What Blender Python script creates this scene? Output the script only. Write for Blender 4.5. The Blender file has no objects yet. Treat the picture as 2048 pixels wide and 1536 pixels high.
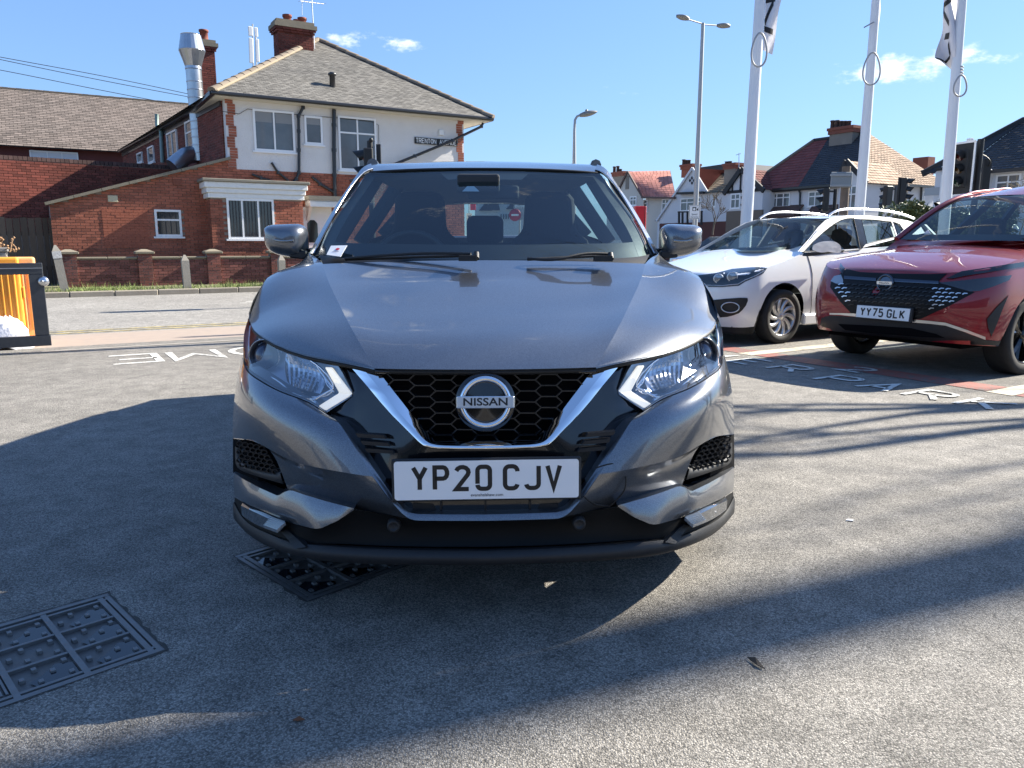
import bpy, bmesh, math, random
import numpy as np
from mathutils import Vector, Matrix
R = math.radians
random.seed(7)
scn = bpy.context.scene
COL = scn.collection

# ---------------------------------------------------------------- camera
CAM_H, PITCH, YAW, FPX = 1.14, R(10.2), R(-1.97), 1538.0
cam_d = bpy.data.cameras.new('camera'); cam = bpy.data.objects.new('camera', cam_d); COL.objects.link(cam)
cam.location = (0, 0, CAM_H); cam.rotation_euler = (math.pi/2 - PITCH, 0, YAW)
cam_d.sensor_width = 36.0; cam_d.lens = 36.0*FPX/2048; cam_d.clip_start = 0.05; cam_d.clip_end = 2000
scn.camera = cam

# ---------------------------------------------------------------- world + sun
SUN_EL, SUN_AZ = R(33), R(67)                 # azimuth clockwise from +Y
SUN_DIR = Vector((math.sin(SUN_AZ)*math.cos(SUN_EL), math.cos(SUN_AZ)*math.cos(SUN_EL), math.sin(SUN_EL)))
world = bpy.data.worlds.new('World'); scn.world = world; world.use_nodes = True
SKY_STRENGTH = 0.080
SKY_GAMMA, SKY_TINT = .62, (.72, 1.03, 1.58)      # softens the horizon glow and keeps the clear-air blue
def build_world():
    nt = world.node_tree; nt.nodes.clear(); N = nt.nodes.new; L = nt.links.new
    out = N('ShaderNodeOutputWorld'); bg = N('ShaderNodeBackground'); bg.inputs['Strength'].default_value = SKY_STRENGTH
    sky = N('ShaderNodeTexSky'); sky.sky_type = 'NISHITA'; sky.sun_disc = False
    sky.sun_elevation = SUN_EL; sky.sun_rotation = SUN_AZ; sky.altitude = 0; sky.air_density = 1.25; sky.dust_density = 0.35; sky.ozone_density = 2.2
    tc = N('ShaderNodeTexCoord')
    # a few small fair-weather clouds: soft noise gathered round some directions of the sky
    nz = N('ShaderNodeTexNoise'); nz.inputs['Scale'].default_value = 21; nz.inputs['Detail'].default_value = 9; nz.inputs['Roughness'].default_value = .66
    mp = N('ShaderNodeMapping'); mp.inputs['Scale'].default_value = (1, 1, 2.1)
    L(tc.outputs['Generated'], mp.inputs['Vector']); L(mp.outputs[0], nz.inputs['Vector'])
    total = None
    CL = [((0.300,.0,0),0,0)]
    for (px, py, rx, rz, amp) in CLOUDS:
        d = pix_dir(px, py).normalized()
        az = Vector((d.y, -d.x, 0)).normalized(); up = d.cross(az); up = -up if up.z < 0 else up
        dots = []
        for ax, r in ((az, rx), (up, rz)):
            v = N('ShaderNodeVectorMath'); v.operation = 'DOT_PRODUCT'; v.inputs[1].default_value = ax
            s = N('ShaderNodeVectorMath'); s.operation = 'SUBTRACT'; s.inputs[1].default_value = d
            L(tc.outputs['Generated'], s.inputs[0]); L(s.outputs[0], v.inputs[0])
            m = N('ShaderNodeMath'); m.operation = 'MULTIPLY'; m.inputs[1].default_value = 1/r; L(v.outputs['Value'], m.inputs[0])
            q = N('ShaderNodeMath'); q.operation = 'MULTIPLY'; L(m.outputs[0], q.inputs[0]); L(m.outputs[0], q.inputs[1]); dots.append(q)
        f = N('ShaderNodeVectorMath'); f.operation = 'DOT_PRODUCT'; f.inputs[1].default_value = d; L(tc.outputs['Generated'], f.inputs[0])
        st = N('ShaderNodeMath'); st.operation = 'GREATER_THAN'; st.inputs[1].default_value = .5; L(f.outputs['Value'], st.inputs[0])
        a = N('ShaderNodeMath'); a.operation = 'ADD'; L(dots[0].outputs[0], a.inputs[0]); L(dots[1].outputs[0], a.inputs[1])
        e = N('ShaderNodeMath'); e.operation = 'MULTIPLY'; e.inputs[1].default_value = -1; L(a.outputs[0], e.inputs[0])
        g = N('ShaderNodeMath'); g.operation = 'EXPONENT'; L(e.outputs[0], g.inputs[0])
        h = N('ShaderNodeMath'); h.operation = 'MULTIPLY'; h.inputs[1].default_value = amp; L(g.outputs[0], h.inputs[0])
        k = N('ShaderNodeMath'); k.operation = 'MULTIPLY'; L(h.outputs[0], k.inputs[0]); L(st.outputs[0], k.inputs[1])
        if total is None: total = k
        else:
            t = N('ShaderNodeMath'); t.operation = 'MAXIMUM'; L(total.outputs[0], t.inputs[0]); L(k.outputs[0], t.inputs[1]); total = t
    # cover = smoothstep(noise + gathered - threshold)
    ad = N('ShaderNodeMath'); ad.operation = 'MULTIPLY_ADD'; ad.inputs[1].default_value = 0.62; nc = N('ShaderNodeMath'); nc.operation = 'MULTIPLY_ADD'; nc.inputs[1].default_value = 1.3; nc.inputs[2].default_value = -.16; L(nz.outputs['Fac'], nc.inputs[0]); L(total.outputs[0], ad.inputs[0]); L(nc.outputs[0], ad.inputs[2])
    mr = N('ShaderNodeMapRange'); mr.interpolation_type = 'SMOOTHSTEP'; mr.inputs['From Min'].default_value = .77; mr.inputs['From Max'].default_value = 1.16
    L(ad.outputs[0], mr.inputs['Value'])
    mx = N('ShaderNodeMix'); mx.data_type = 'RGBA'; mx.inputs['B'].default_value = (6.2, 6.4, 6.6, 1)
    gm = N('ShaderNodeGamma'); gm.inputs[1].default_value = SKY_GAMMA; L(sky.outputs[0], gm.inputs[0])
    tint = N('ShaderNodeMix'); tint.data_type = 'RGBA'; tint.blend_type = 'MULTIPLY'; tint.inputs['Factor'].default_value = 1; tint.inputs['B'].default_value = (*SKY_TINT, 1); L(gm.outputs[0], tint.inputs['A'])
    L(mr.outputs[0], mx.inputs['Factor']); L(tint.outputs['Result'], mx.inputs['A']); L(mx.outputs['Result'], bg.inputs['Color']); L(bg.outputs[0], out.inputs[0])
def pix_dir(px, py):
    return cam.rotation_euler.to_matrix() @ Vector(((px-1024)/FPX, -(py-768)/FPX, -1))
CLOUDS = [(1790,140,.062,.020,.95), (1900,118,.05,.014,.75), (1690,160,.03,.012,.6), (690,74,.030,.014,.66), (805,92,.040,.011,.60), (1262,188,.024,.008,.6), (1210,180,.012,.008,.45),
          (2040,112,.03,.008,.42), (830,-560,.17,.022,.85), (560,-900,.20,.05,.5), (1300,-1500,.16,.06,.5), (300,-2600,.2,.07,.5), (2600,-200,.12,.03,.5), (-900,60,.12,.03,.45)]
build_world()
sun_d = bpy.data.lights.new('sun', 'SUN'); sun_d.energy = 5.0; sun_d.angle = R(0.53); sun_d.color = (1, .93, .81)
sun = bpy.data.objects.new('sun', sun_d); COL.objects.link(sun); sun.location = (30, 20, 40)
sun.rotation_euler = SUN_DIR.to_track_quat('Z', 'Y').to_euler()
scn.view_settings.view_transform = 'Standard'; scn.view_settings.look = 'None'; scn.view_settings.gamma = 1; scn.view_settings.use_curve_mapping = False
scn.view_settings.exposure = 1.62
scn.cycles.max_bounces = 8; scn.cycles.transparent_max_bounces = 16; scn.cycles.sample_clamp_indirect = 6

# ---------------------------------------------------------------- measuring helpers (photo pixels of 2048x1536 -> points of the place)
CAMV = Vector((0, 0, CAM_H))
def onY(px, py, Y):
    d = pix_dir(px, py); return CAMV + d*(Y/d.y)
def onG(px, py, z=0.0):
    d = pix_dir(px, py); return CAMV + d*((z-CAM_H)/d.z)
def onP(px, py, p, n):
    d = pix_dir(px, py); return CAMV + d*((Vector(p)-CAMV).dot(n)/d.dot(n))

# ---------------------------------------------------------------- materials
MATS = {}
def mat(name, col=(.5,.5,.5), rough=.6, metal=0.0, coat=0.0, coat_rough=.03, spec=.5, noise=None, bump=None, emit=None, alpha=1.0, rnd=0.0, ior=1.45):
    """noise=(scale, amount, colour2) mixes a second colour; bump=(scale, strength, distance); rnd varies value per object."""
    if name in MATS: return MATS[name]
    m = bpy.data.materials.new(name); m.use_nodes = True; nt = m.node_tree; N = nt.nodes.new; L = nt.links.new
    b = nt.nodes['Principled BSDF']; b.inputs['Base Color'].default_value = (*col, 1); b.inputs['Roughness'].default_value = rough
    b.inputs['Metallic'].default_value = metal; b.inputs['Coat Weight'].default_value = coat; b.inputs['Coat Roughness'].default_value = coat_rough
    b.inputs['Specular IOR Level'].default_value = spec; b.inputs['IOR'].default_value = ior
    if emit: b.inputs['Emission Color'].default_value = (*emit[0], 1); b.inputs['Emission Strength'].default_value = emit[1]
    src = None
    tc = N('ShaderNodeTexCoord')
    if noise:
        nz = N('ShaderNodeTexNoise'); nz.inputs['Scale'].default_value = noise[0]; nz.inputs['Detail'].default_value = 6; nz.inputs['Roughness'].default_value = .6
        L(tc.outputs['Object'], nz.inputs['Vector'])
        mr = N('ShaderNodeMapRange'); mr.inputs['From Min'].default_value = .5-noise[1]*.5; mr.inputs['From Max'].default_value = .5+noise[1]*.5
        L(nz.outputs['Fac'], mr.inputs['Value'])
        mx = N('ShaderNodeMix'); mx.data_type = 'RGBA'; mx.inputs['A'].default_value = (*col, 1); mx.inputs['B'].default_value = (*noise[2], 1)
        L(mr.outputs[0], mx.inputs['Factor']); src = mx.outputs['Result']
    if rnd:
        oi = N('ShaderNodeObjectInfo'); hv = N('ShaderNodeHueSaturation')
        mr2 = N('ShaderNodeMapRange'); mr2.inputs['To Min'].default_value = 1-rnd; mr2.inputs['To Max'].default_value = 1+rnd; L(oi.outputs['Random'], mr2.inputs['Value'])
        at = N('ShaderNodeAttribute'); at.attribute_name = 'tone'; ad = N('ShaderNodeMath'); ad.operation = 'ADD'
        L(mr2.outputs[0], ad.inputs[0]); L(at.outputs['Fac'], ad.inputs[1])
        L(ad.outputs[0], hv.inputs['Value'])
        if src: L(src, hv.inputs['Color'])
        else: hv.inputs['Color'].default_value = (*col, 1)
        src = hv.outputs[0]
    if src: L(src, b.inputs['Base Color'])
    if bump:
        nb = N('ShaderNodeTexNoise'); nb.inputs['Scale'].default_value = bump[0]; nb.inputs['Detail'].default_value = 5; L(tc.outputs['Object'], nb.inputs['Vector'])
        bp = N('ShaderNodeBump'); bp.inputs['Strength'].default_value = bump[1]; bp.inputs['Distance'].default_value = bump[2] if len(bump) > 2 else .01
        L(nb.outputs['Fac'], bp.inputs['Height']); L(bp.outputs[0], b.inputs['Normal'])
    MATS[name] = m; return m
def glass_mat(name, tint=(.8,.9,.9), trans=.85, rough=0.0, ior=1.5, refl=1.0, base=.10):
    """thin window pane: tinted see-through plus mirror reflection by Fresnel"""
    if name in MATS: return MATS[name]
    m = bpy.data.materials.new(name); m.use_nodes = True; nt = m.node_tree; N = nt.nodes.new; L = nt.links.new; nt.nodes.clear()
    o = N('ShaderNodeOutputMaterial'); t = N('ShaderNodeBsdfTransparent'); t.inputs[0].default_value = tuple(c*trans for c in tint)+(1,)
    g = N('ShaderNodeBsdfGlossy'); g.inputs['Roughness'].default_value = rough; g.inputs['Color'].default_value = (refl,)*3+(1,)
    f = N('ShaderNodeFresnel'); f.inputs[0].default_value = ior; mx = N('ShaderNodeMixShader')
    ge = N('ShaderNodeNewGeometry'); mb = N('ShaderNodeMath'); mb.operation = 'SUBTRACT'; mb.inputs[0].default_value = 1; L(ge.outputs['Backfacing'], mb.inputs[1])
    mm = N('ShaderNodeMath'); mm.operation = 'MULTIPLY'; mm.inputs[1].default_value = 1.0
    f2 = N('ShaderNodeFresnel'); f2.inputs[0].default_value = ior
    L(f.outputs[0], mm.inputs[0])
    # the Fresnel node inverts its ratio on back faces; a thin pane reflects alike from both sides
    lw = N('ShaderNodeLayerWeight'); lw.inputs['Blend'].default_value = .14
    pw = N('ShaderNodeMath'); pw.operation = 'MULTIPLY_ADD'; pw.inputs[1].default_value = .9; pw.inputs[2].default_value = base; L(lw.outputs['Facing'], pw.inputs[0])
    sq = N('ShaderNodeMath'); sq.operation = 'POWER'; sq.inputs[1].default_value = 4.2; L(lw.outputs['Facing'], sq.inputs[0])
    L(sq.outputs[0], pw.inputs[0])
    L(pw.outputs[0], mx.inputs[0]); L(t.outputs[0], mx.inputs[1]); L(g.outputs[0], mx.inputs[2]); L(mx.outputs[0], o.inputs[0])
    MATS[name] = m; return m

# ---------------------------------------------------------------- mesh helpers
FRAMES = {}
def empty(name, loc=(0,0,0), rz=0.0, label=None, cat=None, group=None, kind=None):
    o = bpy.data.objects.new(name, None); COL.objects.link(o); o.location = loc; o.rotation_euler = (0,0,rz); o.empty_display_size = .2
    FRAMES[o.name] = Matrix.Translation(Vector(loc)) @ Matrix.Rotation(rz, 4, 'Z')
    tag(o, label, cat, group, kind); return o
def tag(o, label=None, cat=None, group=None, kind=None):
    for k, v in (('label', label), ('category', cat), ('group', group), ('kind', kind)):
        if v: o[k] = v
    return o
class MB:
    """collects shapes; build() links them as ONE mesh object. M maps the coordinates it is fed to world."""
    def __init__(s, M=None):
        s.v = []; s.f = []; s.sm = []; s.mi = []; s.M = M; s.cur = 0; s.tone = []
    def add(s, vs, fs, smooth=False, flip=False):
        n = len(s.v)
        for p in vs:
            p = Vector(p); s.v.append(s.M @ p if s.M else p)
        for f in fs:
            f = [i+n for i in f]
            s.f.append(f[::-1] if flip else f); s.sm.append(smooth); s.mi.append(s.cur)
        return s
    def box(s, c, d, rz=0.0, rot=None, taper=None):
        hx, hy, hz = d[0]/2, d[1]/2, d[2]/2
        P = [Vector((x*hx, y*hy, z*hz)) for z in (-1,1) for y in (-1,1) for x in (-1,1)]
        if taper: P = [Vector((p.x*(taper if p.z > 0 else 1), p.y*(taper if p.z > 0 else 1), p.z)) for p in P]
        m = rot if rot is not None else Matrix.Rotation(rz, 3, 'Z')
        P = [m @ p + Vector(c) for p in P]
        return s.add(P, [(0,2,3,1),(4,5,7,6),(0,1,5,4),(2,6,7,3),(0,4,6,2),(1,3,7,5)])
    def bx(s, a, b):     # by two corners
        return s.box([(a[i]+b[i])/2 for i in range(3)], [abs(b[i]-a[i]) for i in range(3)])
    def beam(s, a, b, w, h, up=(0,0,1)):
        a, b = Vector(a), Vector(b); d = (b-a); L = d.length; d.normalize(); up = Vector(up)
        if abs(d.dot(up)) > .98: up = Vector((1,0,0))
        x = d.cross(up).normalized(); z = x.cross(d)
        return s.box((a+b)/2, (w, L, h), rot=Matrix((x, d, z)).transposed())
    def grid(s, G, smooth=True, flip=False, closed=False):
        nr, nc = len(G), len(G[0]); vs = [p for r in G for p in r]; fs = []
        for i in range(nr-1):
            for j in range(nc if closed else nc-1):
                k = (j+1) % nc
                fs.append((i*nc+j, i*nc+k, (i+1)*nc+k, (i+1)*nc+j))
        return s.add(vs, fs, smooth, flip)
    def tube(s, pts, r, n=8, caps=True, smooth=True):
        pts = [Vector(p) for p in pts]; rs = r if hasattr(r, '__len__') else [r]*len(pts)
        G = []; x = None
        for i, p in enumerate(pts):
            d = (pts[min(i+1, len(pts)-1)]-pts[max(i-1, 0)]).normalized()
            if x is None:
                up = Vector((0,0,1)) if abs(d.z) < .9 else Vector((1,0,0)); x = d.cross(up).normalized()
            else:
                x = (x - d*x.dot(d)).normalized()
            y = d.cross(x)
            G.append([p + (x*math.cos(2*math.pi*k/n) + y*math.sin(2*math.pi*k/n))*rs[i] for k in range(n)])
        s.grid(G, smooth, closed=True)
        if caps:
            s.add(G[0], [tuple(range(n))]); s.add(G[-1], [tuple(range(n))[::-1]])
        return s
    def lathe(s, prof, c, axis=(0,0,1), n=20, smooth=True, caps=True):
        ax = Vector(axis).normalized(); up = Vector((0,0,1)) if abs(ax.z) < .9 else Vector((1,0,0))
        x = ax.cross(up).normalized(); y = ax.cross(x); c = Vector(c)
        G = [[c + ax*h + (x*math.cos(2*math.pi*k/n) + y*math.sin(2*math.pi*k/n))*r for k in range(n)] for r, h in prof]
        s.grid(G, smooth, closed=True)
        if caps:
            s.add(G[0], [tuple(range(n))[::-1]]); s.add(G[-1], [tuple(range(n))])
        return s
    def prism(s, poly, off, smooth=False):
        """poly: list of 3-D points (flat), off: extrusion vector"""
        n = len(poly); A = [Vector(p) for p in poly]; o = Vector(off); B = [p+o for p in A]
        nrm = Vector((0,0,0))
        for i in range(n): nrm += A[i].cross(A[(i+1) % n])
        flip = nrm.dot(o) > 0
        fs = [tuple(range(n)), tuple(range(2*n-1, n-1, -1))] + [(i, n+i, n+(i+1) % n, (i+1) % n) for i in range(n)]
        return s.add(A+B, fs, smooth, flip)
    def build(s, name, m, parent=None, label=None, cat=None, group=None, kind=None, bevel=0, normals=True, seg=1):
        me = bpy.data.meshes.new(name)
        vs = s.v
        if parent is not None:
            inv = FRAMES[parent.name].inverted() if parent.name in FRAMES else Matrix.Identity(4)
            vs = [inv @ p for p in vs]
        me.from_pydata([tuple(p) for p in vs], [], s.f)
        for mm in (m if isinstance(m, (list, tuple)) else [m]): me.materials.append(mm)
        me.polygons.foreach_set('use_smooth', s.sm)
        me.polygons.foreach_set('material_index', s.mi)
        if s.tone and len(s.tone) == len(s.f):
            at = me.attributes.new('tone', 'FLOAT', 'FACE'); at.data.foreach_set('value', s.tone)
        me.update()
        o = bpy.data.objects.new(name, me); COL.objects.link(o)
        if parent is not None:
            o.parent = parent
            if parent.name in FRAMES: FRAMES[o.name] = FRAMES[parent.name].copy()
        if bevel:
            md = o.modifiers.new('bevel', 'BEVEL'); md.width = bevel; md.segments = seg; md.limit_method = 'ANGLE'; md.angle_limit = R(40); md.harden_normals = False
        tag(o, label, cat, group, kind); return o
def smooth_by_angle(o, deg=35):
    bm = bmesh.new(); bm.from_mesh(o.data); bmesh.ops.remove_doubles(bm, verts=bm.verts, dist=1e-4)
    for e in bm.edges:
        e.smooth = len(e.link_faces) == 2 and e.calc_face_angle(0) < R(deg)
    for f in bm.faces: f.smooth = True
    bm.to_mesh(o.data); bm.free(); return o
def copy_tree(o, parent=None, M=None):
    c = o.copy(); COL.objects.link(c)
    if parent is not None: c.parent = parent
    for ch in [k for k in bpy.data.objects if k.parent == o]: copy_tree(ch, c)
    return c

# splines and patches
def nspline(pts, n):
    """natural cubic through pts, n+1 samples"""
    P = np.array([tuple(p) for p in pts], float); k = len(P)
    if k == 2: return [Vector(P[0]+(P[1]-P[0])*i/n) for i in range(n+1)]
    h = np.maximum(np.linalg.norm(P[1:]-P[:-1], axis=1), 1e-6); t = np.concatenate([[0], np.cumsum(h)])
    A = np.zeros((k, k)); B = np.zeros((k, P.shape[1])); A[0,0] = A[-1,-1] = 1
    for i in range(1, k-1):
        A[i,i-1] = h[i-1]; A[i,i] = 2*(h[i-1]+h[i]); A[i,i+1] = h[i]
        B[i] = 6*((P[i+1]-P[i])/h[i]-(P[i]-P[i-1])/h[i-1])
    Mm = np.linalg.solve(A, B); out = []
    for x in np.linspace(0, t[-1], n+1):
        i = min(max(np.searchsorted(t, x)-1, 0), k-2); a = (t[i+1]-x)/h[i]; b = (x-t[i])/h[i]
        out.append(Vector(a*P[i]+b*P[i+1]+((a**3-a)*Mm[i]+(b**3-b)*Mm[i+1])*h[i]**2/6))
    return out
def pspline(pts, n):
    """straight polyline resampled to n+1 points"""
    P = [Vector(p) for p in pts]; h = [(P[i+1]-P[i]).length for i in range(len(P)-1)]; T = sum(h); out = []
    for k in range(n+1):
        x = T*k/n; i = 0
        while i < len(h)-1 and x > h[i]: x -= h[i]; i += 1
        out.append(P[i].lerp(P[i+1], min(1, x/max(h[i], 1e-9))))
    return out
def coons(bottom, top, left, right, nu=16, nv=12, bulge=None, straight=()):
    """patch grid rows v=0 (bottom) to v=1 (top); bottom/top run left to right, left/right run bottom to top"""
    f = lambda nm, c, n: pspline(c, n) if nm in straight else nspline(c, n)
    b, t, l, r = f('b', bottom, nu), f('t', top, nu), f('l', left, nv), f('r', right, nv)
    G = []
    for i in range(nv+1):
        v = i/nv; row = []
        for j in range(nu+1):
            u = j/nu
            p = b[j]*(1-v)+t[j]*v + l[i]*(1-u)+r[i]*u - (b[0]*(1-u)*(1-v)+b[-1]*u*(1-v)+t[0]*(1-u)*v+t[-1]*u*v)
            if bulge: p = p + Vector(bulge)*(16*u*(1-u)*v*(1-v))
            row.append(p)
        G.append(row)
    return G
def ruled(a, b, n=1, nu=24, straight=False):
    A = (pspline if straight else nspline)(a, nu); B = (pspline if straight else nspline)(b, nu)
    return [[A[j].lerp(B[j], i/n) for j in range(nu+1)] for i in range(n+1)]
def mirx(G): return [[Vector((-p.x, p.y, p.z)) for p in r] for r in G]
def dome(mb, outline, depth, levels=5, power=1.0, back=None, smooth=True):
    """outline: closed list of points; inflates it along depth vector"""
    c = sum((Vector(p) for p in outline), Vector())/len(outline); d = Vector(depth); G = []
    for k in range(levels+1):
        a = math.pi/2*k/levels; sc = math.cos(a)**power if k < levels else 0.02
        G.append([c+(Vector(p)-c)*sc + d*math.sin(a) for p in outline])
    mb.grid(G, smooth, closed=True); mb.add(G[-1], [tuple(range(len(outline)))], smooth)
    if back is not None:
        b = Vector(back); H = []
        for k in range(levels+1):
            a = math.pi/2*k/levels; sc = math.cos(a)**power if k < levels else 0.02
            H.append([c+(Vector(p)-c)*sc + b*math.sin(a) for p in outline])
        mb.grid(H, smooth, closed=True, flip=True); mb.add(H[-1], [tuple(range(len(outline)))[::-1]], smooth)
    return mb
def text_obj(name, body, m, M, size, parent=None, depth=.001, align='CENTER', font=None, xscale=1.0, bold=0.0, **kw):
    """flat lettering as mesh; M places the x-y plane of the text"""
    cu = bpy.data.curves.new(name, 'FONT'); cu.body = body; cu.size = size; cu.align_x = align; cu.align_y = 'CENTER'; cu.extrude = depth; cu.offset = bold; cu.resolution_u = 3
    o = bpy.data.objects.new(name, cu); COL.objects.link(o)
    dg = bpy.context.evaluated_depsgraph_get(); dg.update(); me = bpy.data.meshes.new_from_object(o.evaluated_get(dg)); bpy.data.objects.remove(o); bpy.data.curves.remove(cu)
    me.transform(Matrix.Scale(xscale, 4, (1,0,0)))
    if parent is not None and parent.name in FRAMES: me.transform(FRAMES[parent.name].inverted() @ M)
    else: me.transform(M)
    me.materials.clear(); me.materials.append(m)
    o = bpy.data.objects.new(name, me); COL.objects.link(o)
    if parent is not None: o.parent = parent
    tag(o, **kw); return o
def frame_M(o, x, y):
    """matrix with origin o and the given x and y axes"""
    x = Vector(x).normalized(); z = x.cross(Vector(y)).normalized(); y = z.cross(x)
    m = Matrix((x, y, z)).transposed().to_4x4(); m.translation = Vector(o); return m
# ---------------------------------------------------------------- shared materials
def car_paint(name, col, flake=.35, metal=.75, rough=.34, coat_ior=1.68):
    m = bpy.data.materials.new(name); m.use_nodes = True; nt = m.node_tree; N = nt.nodes.new; L = nt.links.new
    b = nt.nodes['Principled BSDF']; b.inputs['Metallic'].default_value = metal; b.inputs['Roughness'].default_value = rough
    b.inputs['Coat Weight'].default_value = 1; b.inputs['Coat Roughness'].default_value = .015; b.inputs['Coat IOR'].default_value = coat_ior
    tc = N('ShaderNodeTexCoord'); v = N('ShaderNodeTexVoronoi'); v.inputs['Scale'].default_value = 900; L(tc.outputs['Object'], v.inputs['Vector'])
    mr = N('ShaderNodeMapRange'); mr.inputs['To Min'].default_value = 1-flake; mr.inputs['To Max'].default_value = 1+flake
    sp = N('ShaderNodeSeparateColor'); L(v.outputs['Color'], sp.inputs[0]); L(sp.outputs[0], mr.inputs['Value'])
    h = N('ShaderNodeHueSaturation'); h.inputs['Color'].default_value = (*col, 1); L(mr.outputs[0], h.inputs['Value'])
    # a film of road dust, thicker in soft patches
    nz = N('ShaderNodeTexNoise'); nz.inputs['Scale'].default_value = 5; nz.inputs['Detail'].default_value = 8; L(tc.outputs['Object'], nz.inputs['Vector'])
    m2 = N('ShaderNodeMapRange'); m2.inputs['From Min'].default_value = .4; m2.inputs['From Max'].default_value = .75; m2.inputs['To Min'].default_value = .012; m2.inputs['To Max'].default_value = .05; L(nz.outputs['Fac'], m2.inputs['Value'])
    L(m2.outputs[0], b.inputs['Coat Roughness'])
    L(h.outputs[0], b.inputs['Base Color']); MATS[name] = m; return m
M_GREY = car_paint('grey_metallic_paint', (.15,.160,.178), .35, .85, .36)
M_RED = car_paint('red_metallic_paint', (.235,.003,.010), .22, .35, .38, 1.5)
M_WHITE = mat('white_car_paint', (.78,.79,.80), .35, coat=1, coat_rough=.02)
M_BLKGLOSS = mat('gloss_black_plastic', (.006,.006,.007), .12, coat=.6)
M_BLK = mat('textured_black_plastic', (.013,.0135,.015), .55, noise=(60, .6, (.019,.0195,.021)), bump=(700, .25, .001))
M_DARK = mat('dark_void', (.004,.004,.005), .9, spec=.1)
M_CHROME = mat('chrome', (.82,.83,.85), .045, metal=1)
M_SATIN = mat('satin_silver', (.62,.63,.65), .28, metal=1)
M_ALLOY = mat('alloy_wheel', (.68,.69,.70), .36, metal=.7, coat=.4, noise=(9, .7, (.55,.54,.52)))
M_TYRE = mat('tyre_rubber', (.013,.013,.014), .78, noise=(30, .6, (.026,.024,.022)), bump=(160, .3, .002))
M_GLASS = glass_mat('car_glass', (.78,.90,.90), .84)
M_LENS = glass_mat('lamp_cover', (.97,.98,1), .93, base=.18)
M_DRL = mat('milky_light_guide', (.86,.85,.78), .35, coat=1, emit=((1,.93,.74),.22))
M_INT = mat('dark_cabin_trim', (.034,.036,.040), .7)
M_SEAT = mat('black_seat_fabric', (.022,.022,.025), .9)
M_CREAM = mat('pale_pillar_trim', (.56,.55,.50), .8)
M_PLATE = mat('white_plate', (.80,.80,.80), .35, coat=.5)
M_INK = mat('plate_black', (.010,.010,.011), .45)
M_RUB = mat('black_rubber_seal', (.010,.010,.010), .6)
M_PAPER = mat('white_card', (.80,.80,.80), .6)
M_REDINK = mat('red_print', (.55,.02,.03), .5)

# stroke lettering: each glyph is a list of open polylines in a 50 x 79 box
def arc(cx, cy, rx, ry, a0, a1, n=7):
    return [(cx+rx*math.cos(R(a0+(a1-a0)*i/n)), cy+ry*math.sin(R(a0+(a1-a0)*i/n))) for i in range(n+1)]
_w, _h, _k = 36, 65, 12
GL = {
 'Y': [[(0,65),(18,32),(18,0)],[(36,65),(18,32)]], 'P': [[(0,0),(0,65),(24,65)]+arc(24,48.5,12,16.5,90,-90)[1:]+[(0,32)]],
 '2': [arc(18,50,18,15,165,-30)+[(0,0),(36,0)]], '0': [[(0,15)]+arc(12,53,12,12,180,90)+arc(24,53,12,12,90,0)+arc(24,12,12,12,0,-90)+arc(12,12,12,12,-90,-180)],
 'C': [[(36,50)]+arc(22,51,14,14,10,90)+arc(13,52,13,13,90,180)+arc(13,13,13,13,180,270)+arc(22,14,14,14,-90,-10)], 'J': [[(36,65),(36,14)]+arc(22,13,14,13,0,-90)+arc(13,13,13,13,-90,-172)],
 'V': [[(0,65),(18,0),(36,65)]], 'G': [[(36,50)]+arc(22,51,14,14,10,90)+arc(13,52,13,13,90,180)+arc(13,13,13,13,180,270)+arc(23,13,13,13,-90,0)+[(36,30),(20,30)]],
 'L': [[(0,65),(0,0),(34,0)]], 'K': [[(0,0),(0,65)],[(36,65),(3,30)],[(10,38),(36,0)]], '7': [[(0,65),(36,65),(12,0)]],
 '5': [[(34,65),(3,65),(3,38),(20,40)]+arc(22,20,14,20,80,-90)+arc(12,13,12,13,-90,-165)],
 'E': [[(34,65),(0,65),(0,0),(34,0)],[(0,34),(28,34)]], 'R': [[(0,0),(0,65),(24,65)]+arc(24,49,12,16,90,-90)[1:]+[(0,33)],[(18,33),(36,0)]], 'A': [[(0,0),(18,65),(36,0)],[(7,22),(29,22)]],
 'M': [[(0,0),(0,65),(18,25),(36,65),(36,0)]], 'O': [arc(18,32.5,18,32.5,90,450,16)], 'W': [[(0,65),(9,0),(18,48),(27,0),(36,65)]], 'N': [[(0,0),(0,65),(36,0),(36,65)]],
 'S': [arc(18,49,17,16,20,180)+arc(18,49,17,16,180,270)[1:]+arc(18,16,18,16,90,-160)[1:]], 'I': [[(18,0),(18,65)]], 'T': [[(0,65),(36,65)],[(18,65),(18,0)]], 'U': [[(0,65),(0,16)]+arc(18,16,18,16,180,360)+[(36,65)]], 'D': [[(0,0),(0,65),(16,65)]+arc(16,32.5,20,32.5,90,-90)+[(0,0)]],
}
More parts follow.
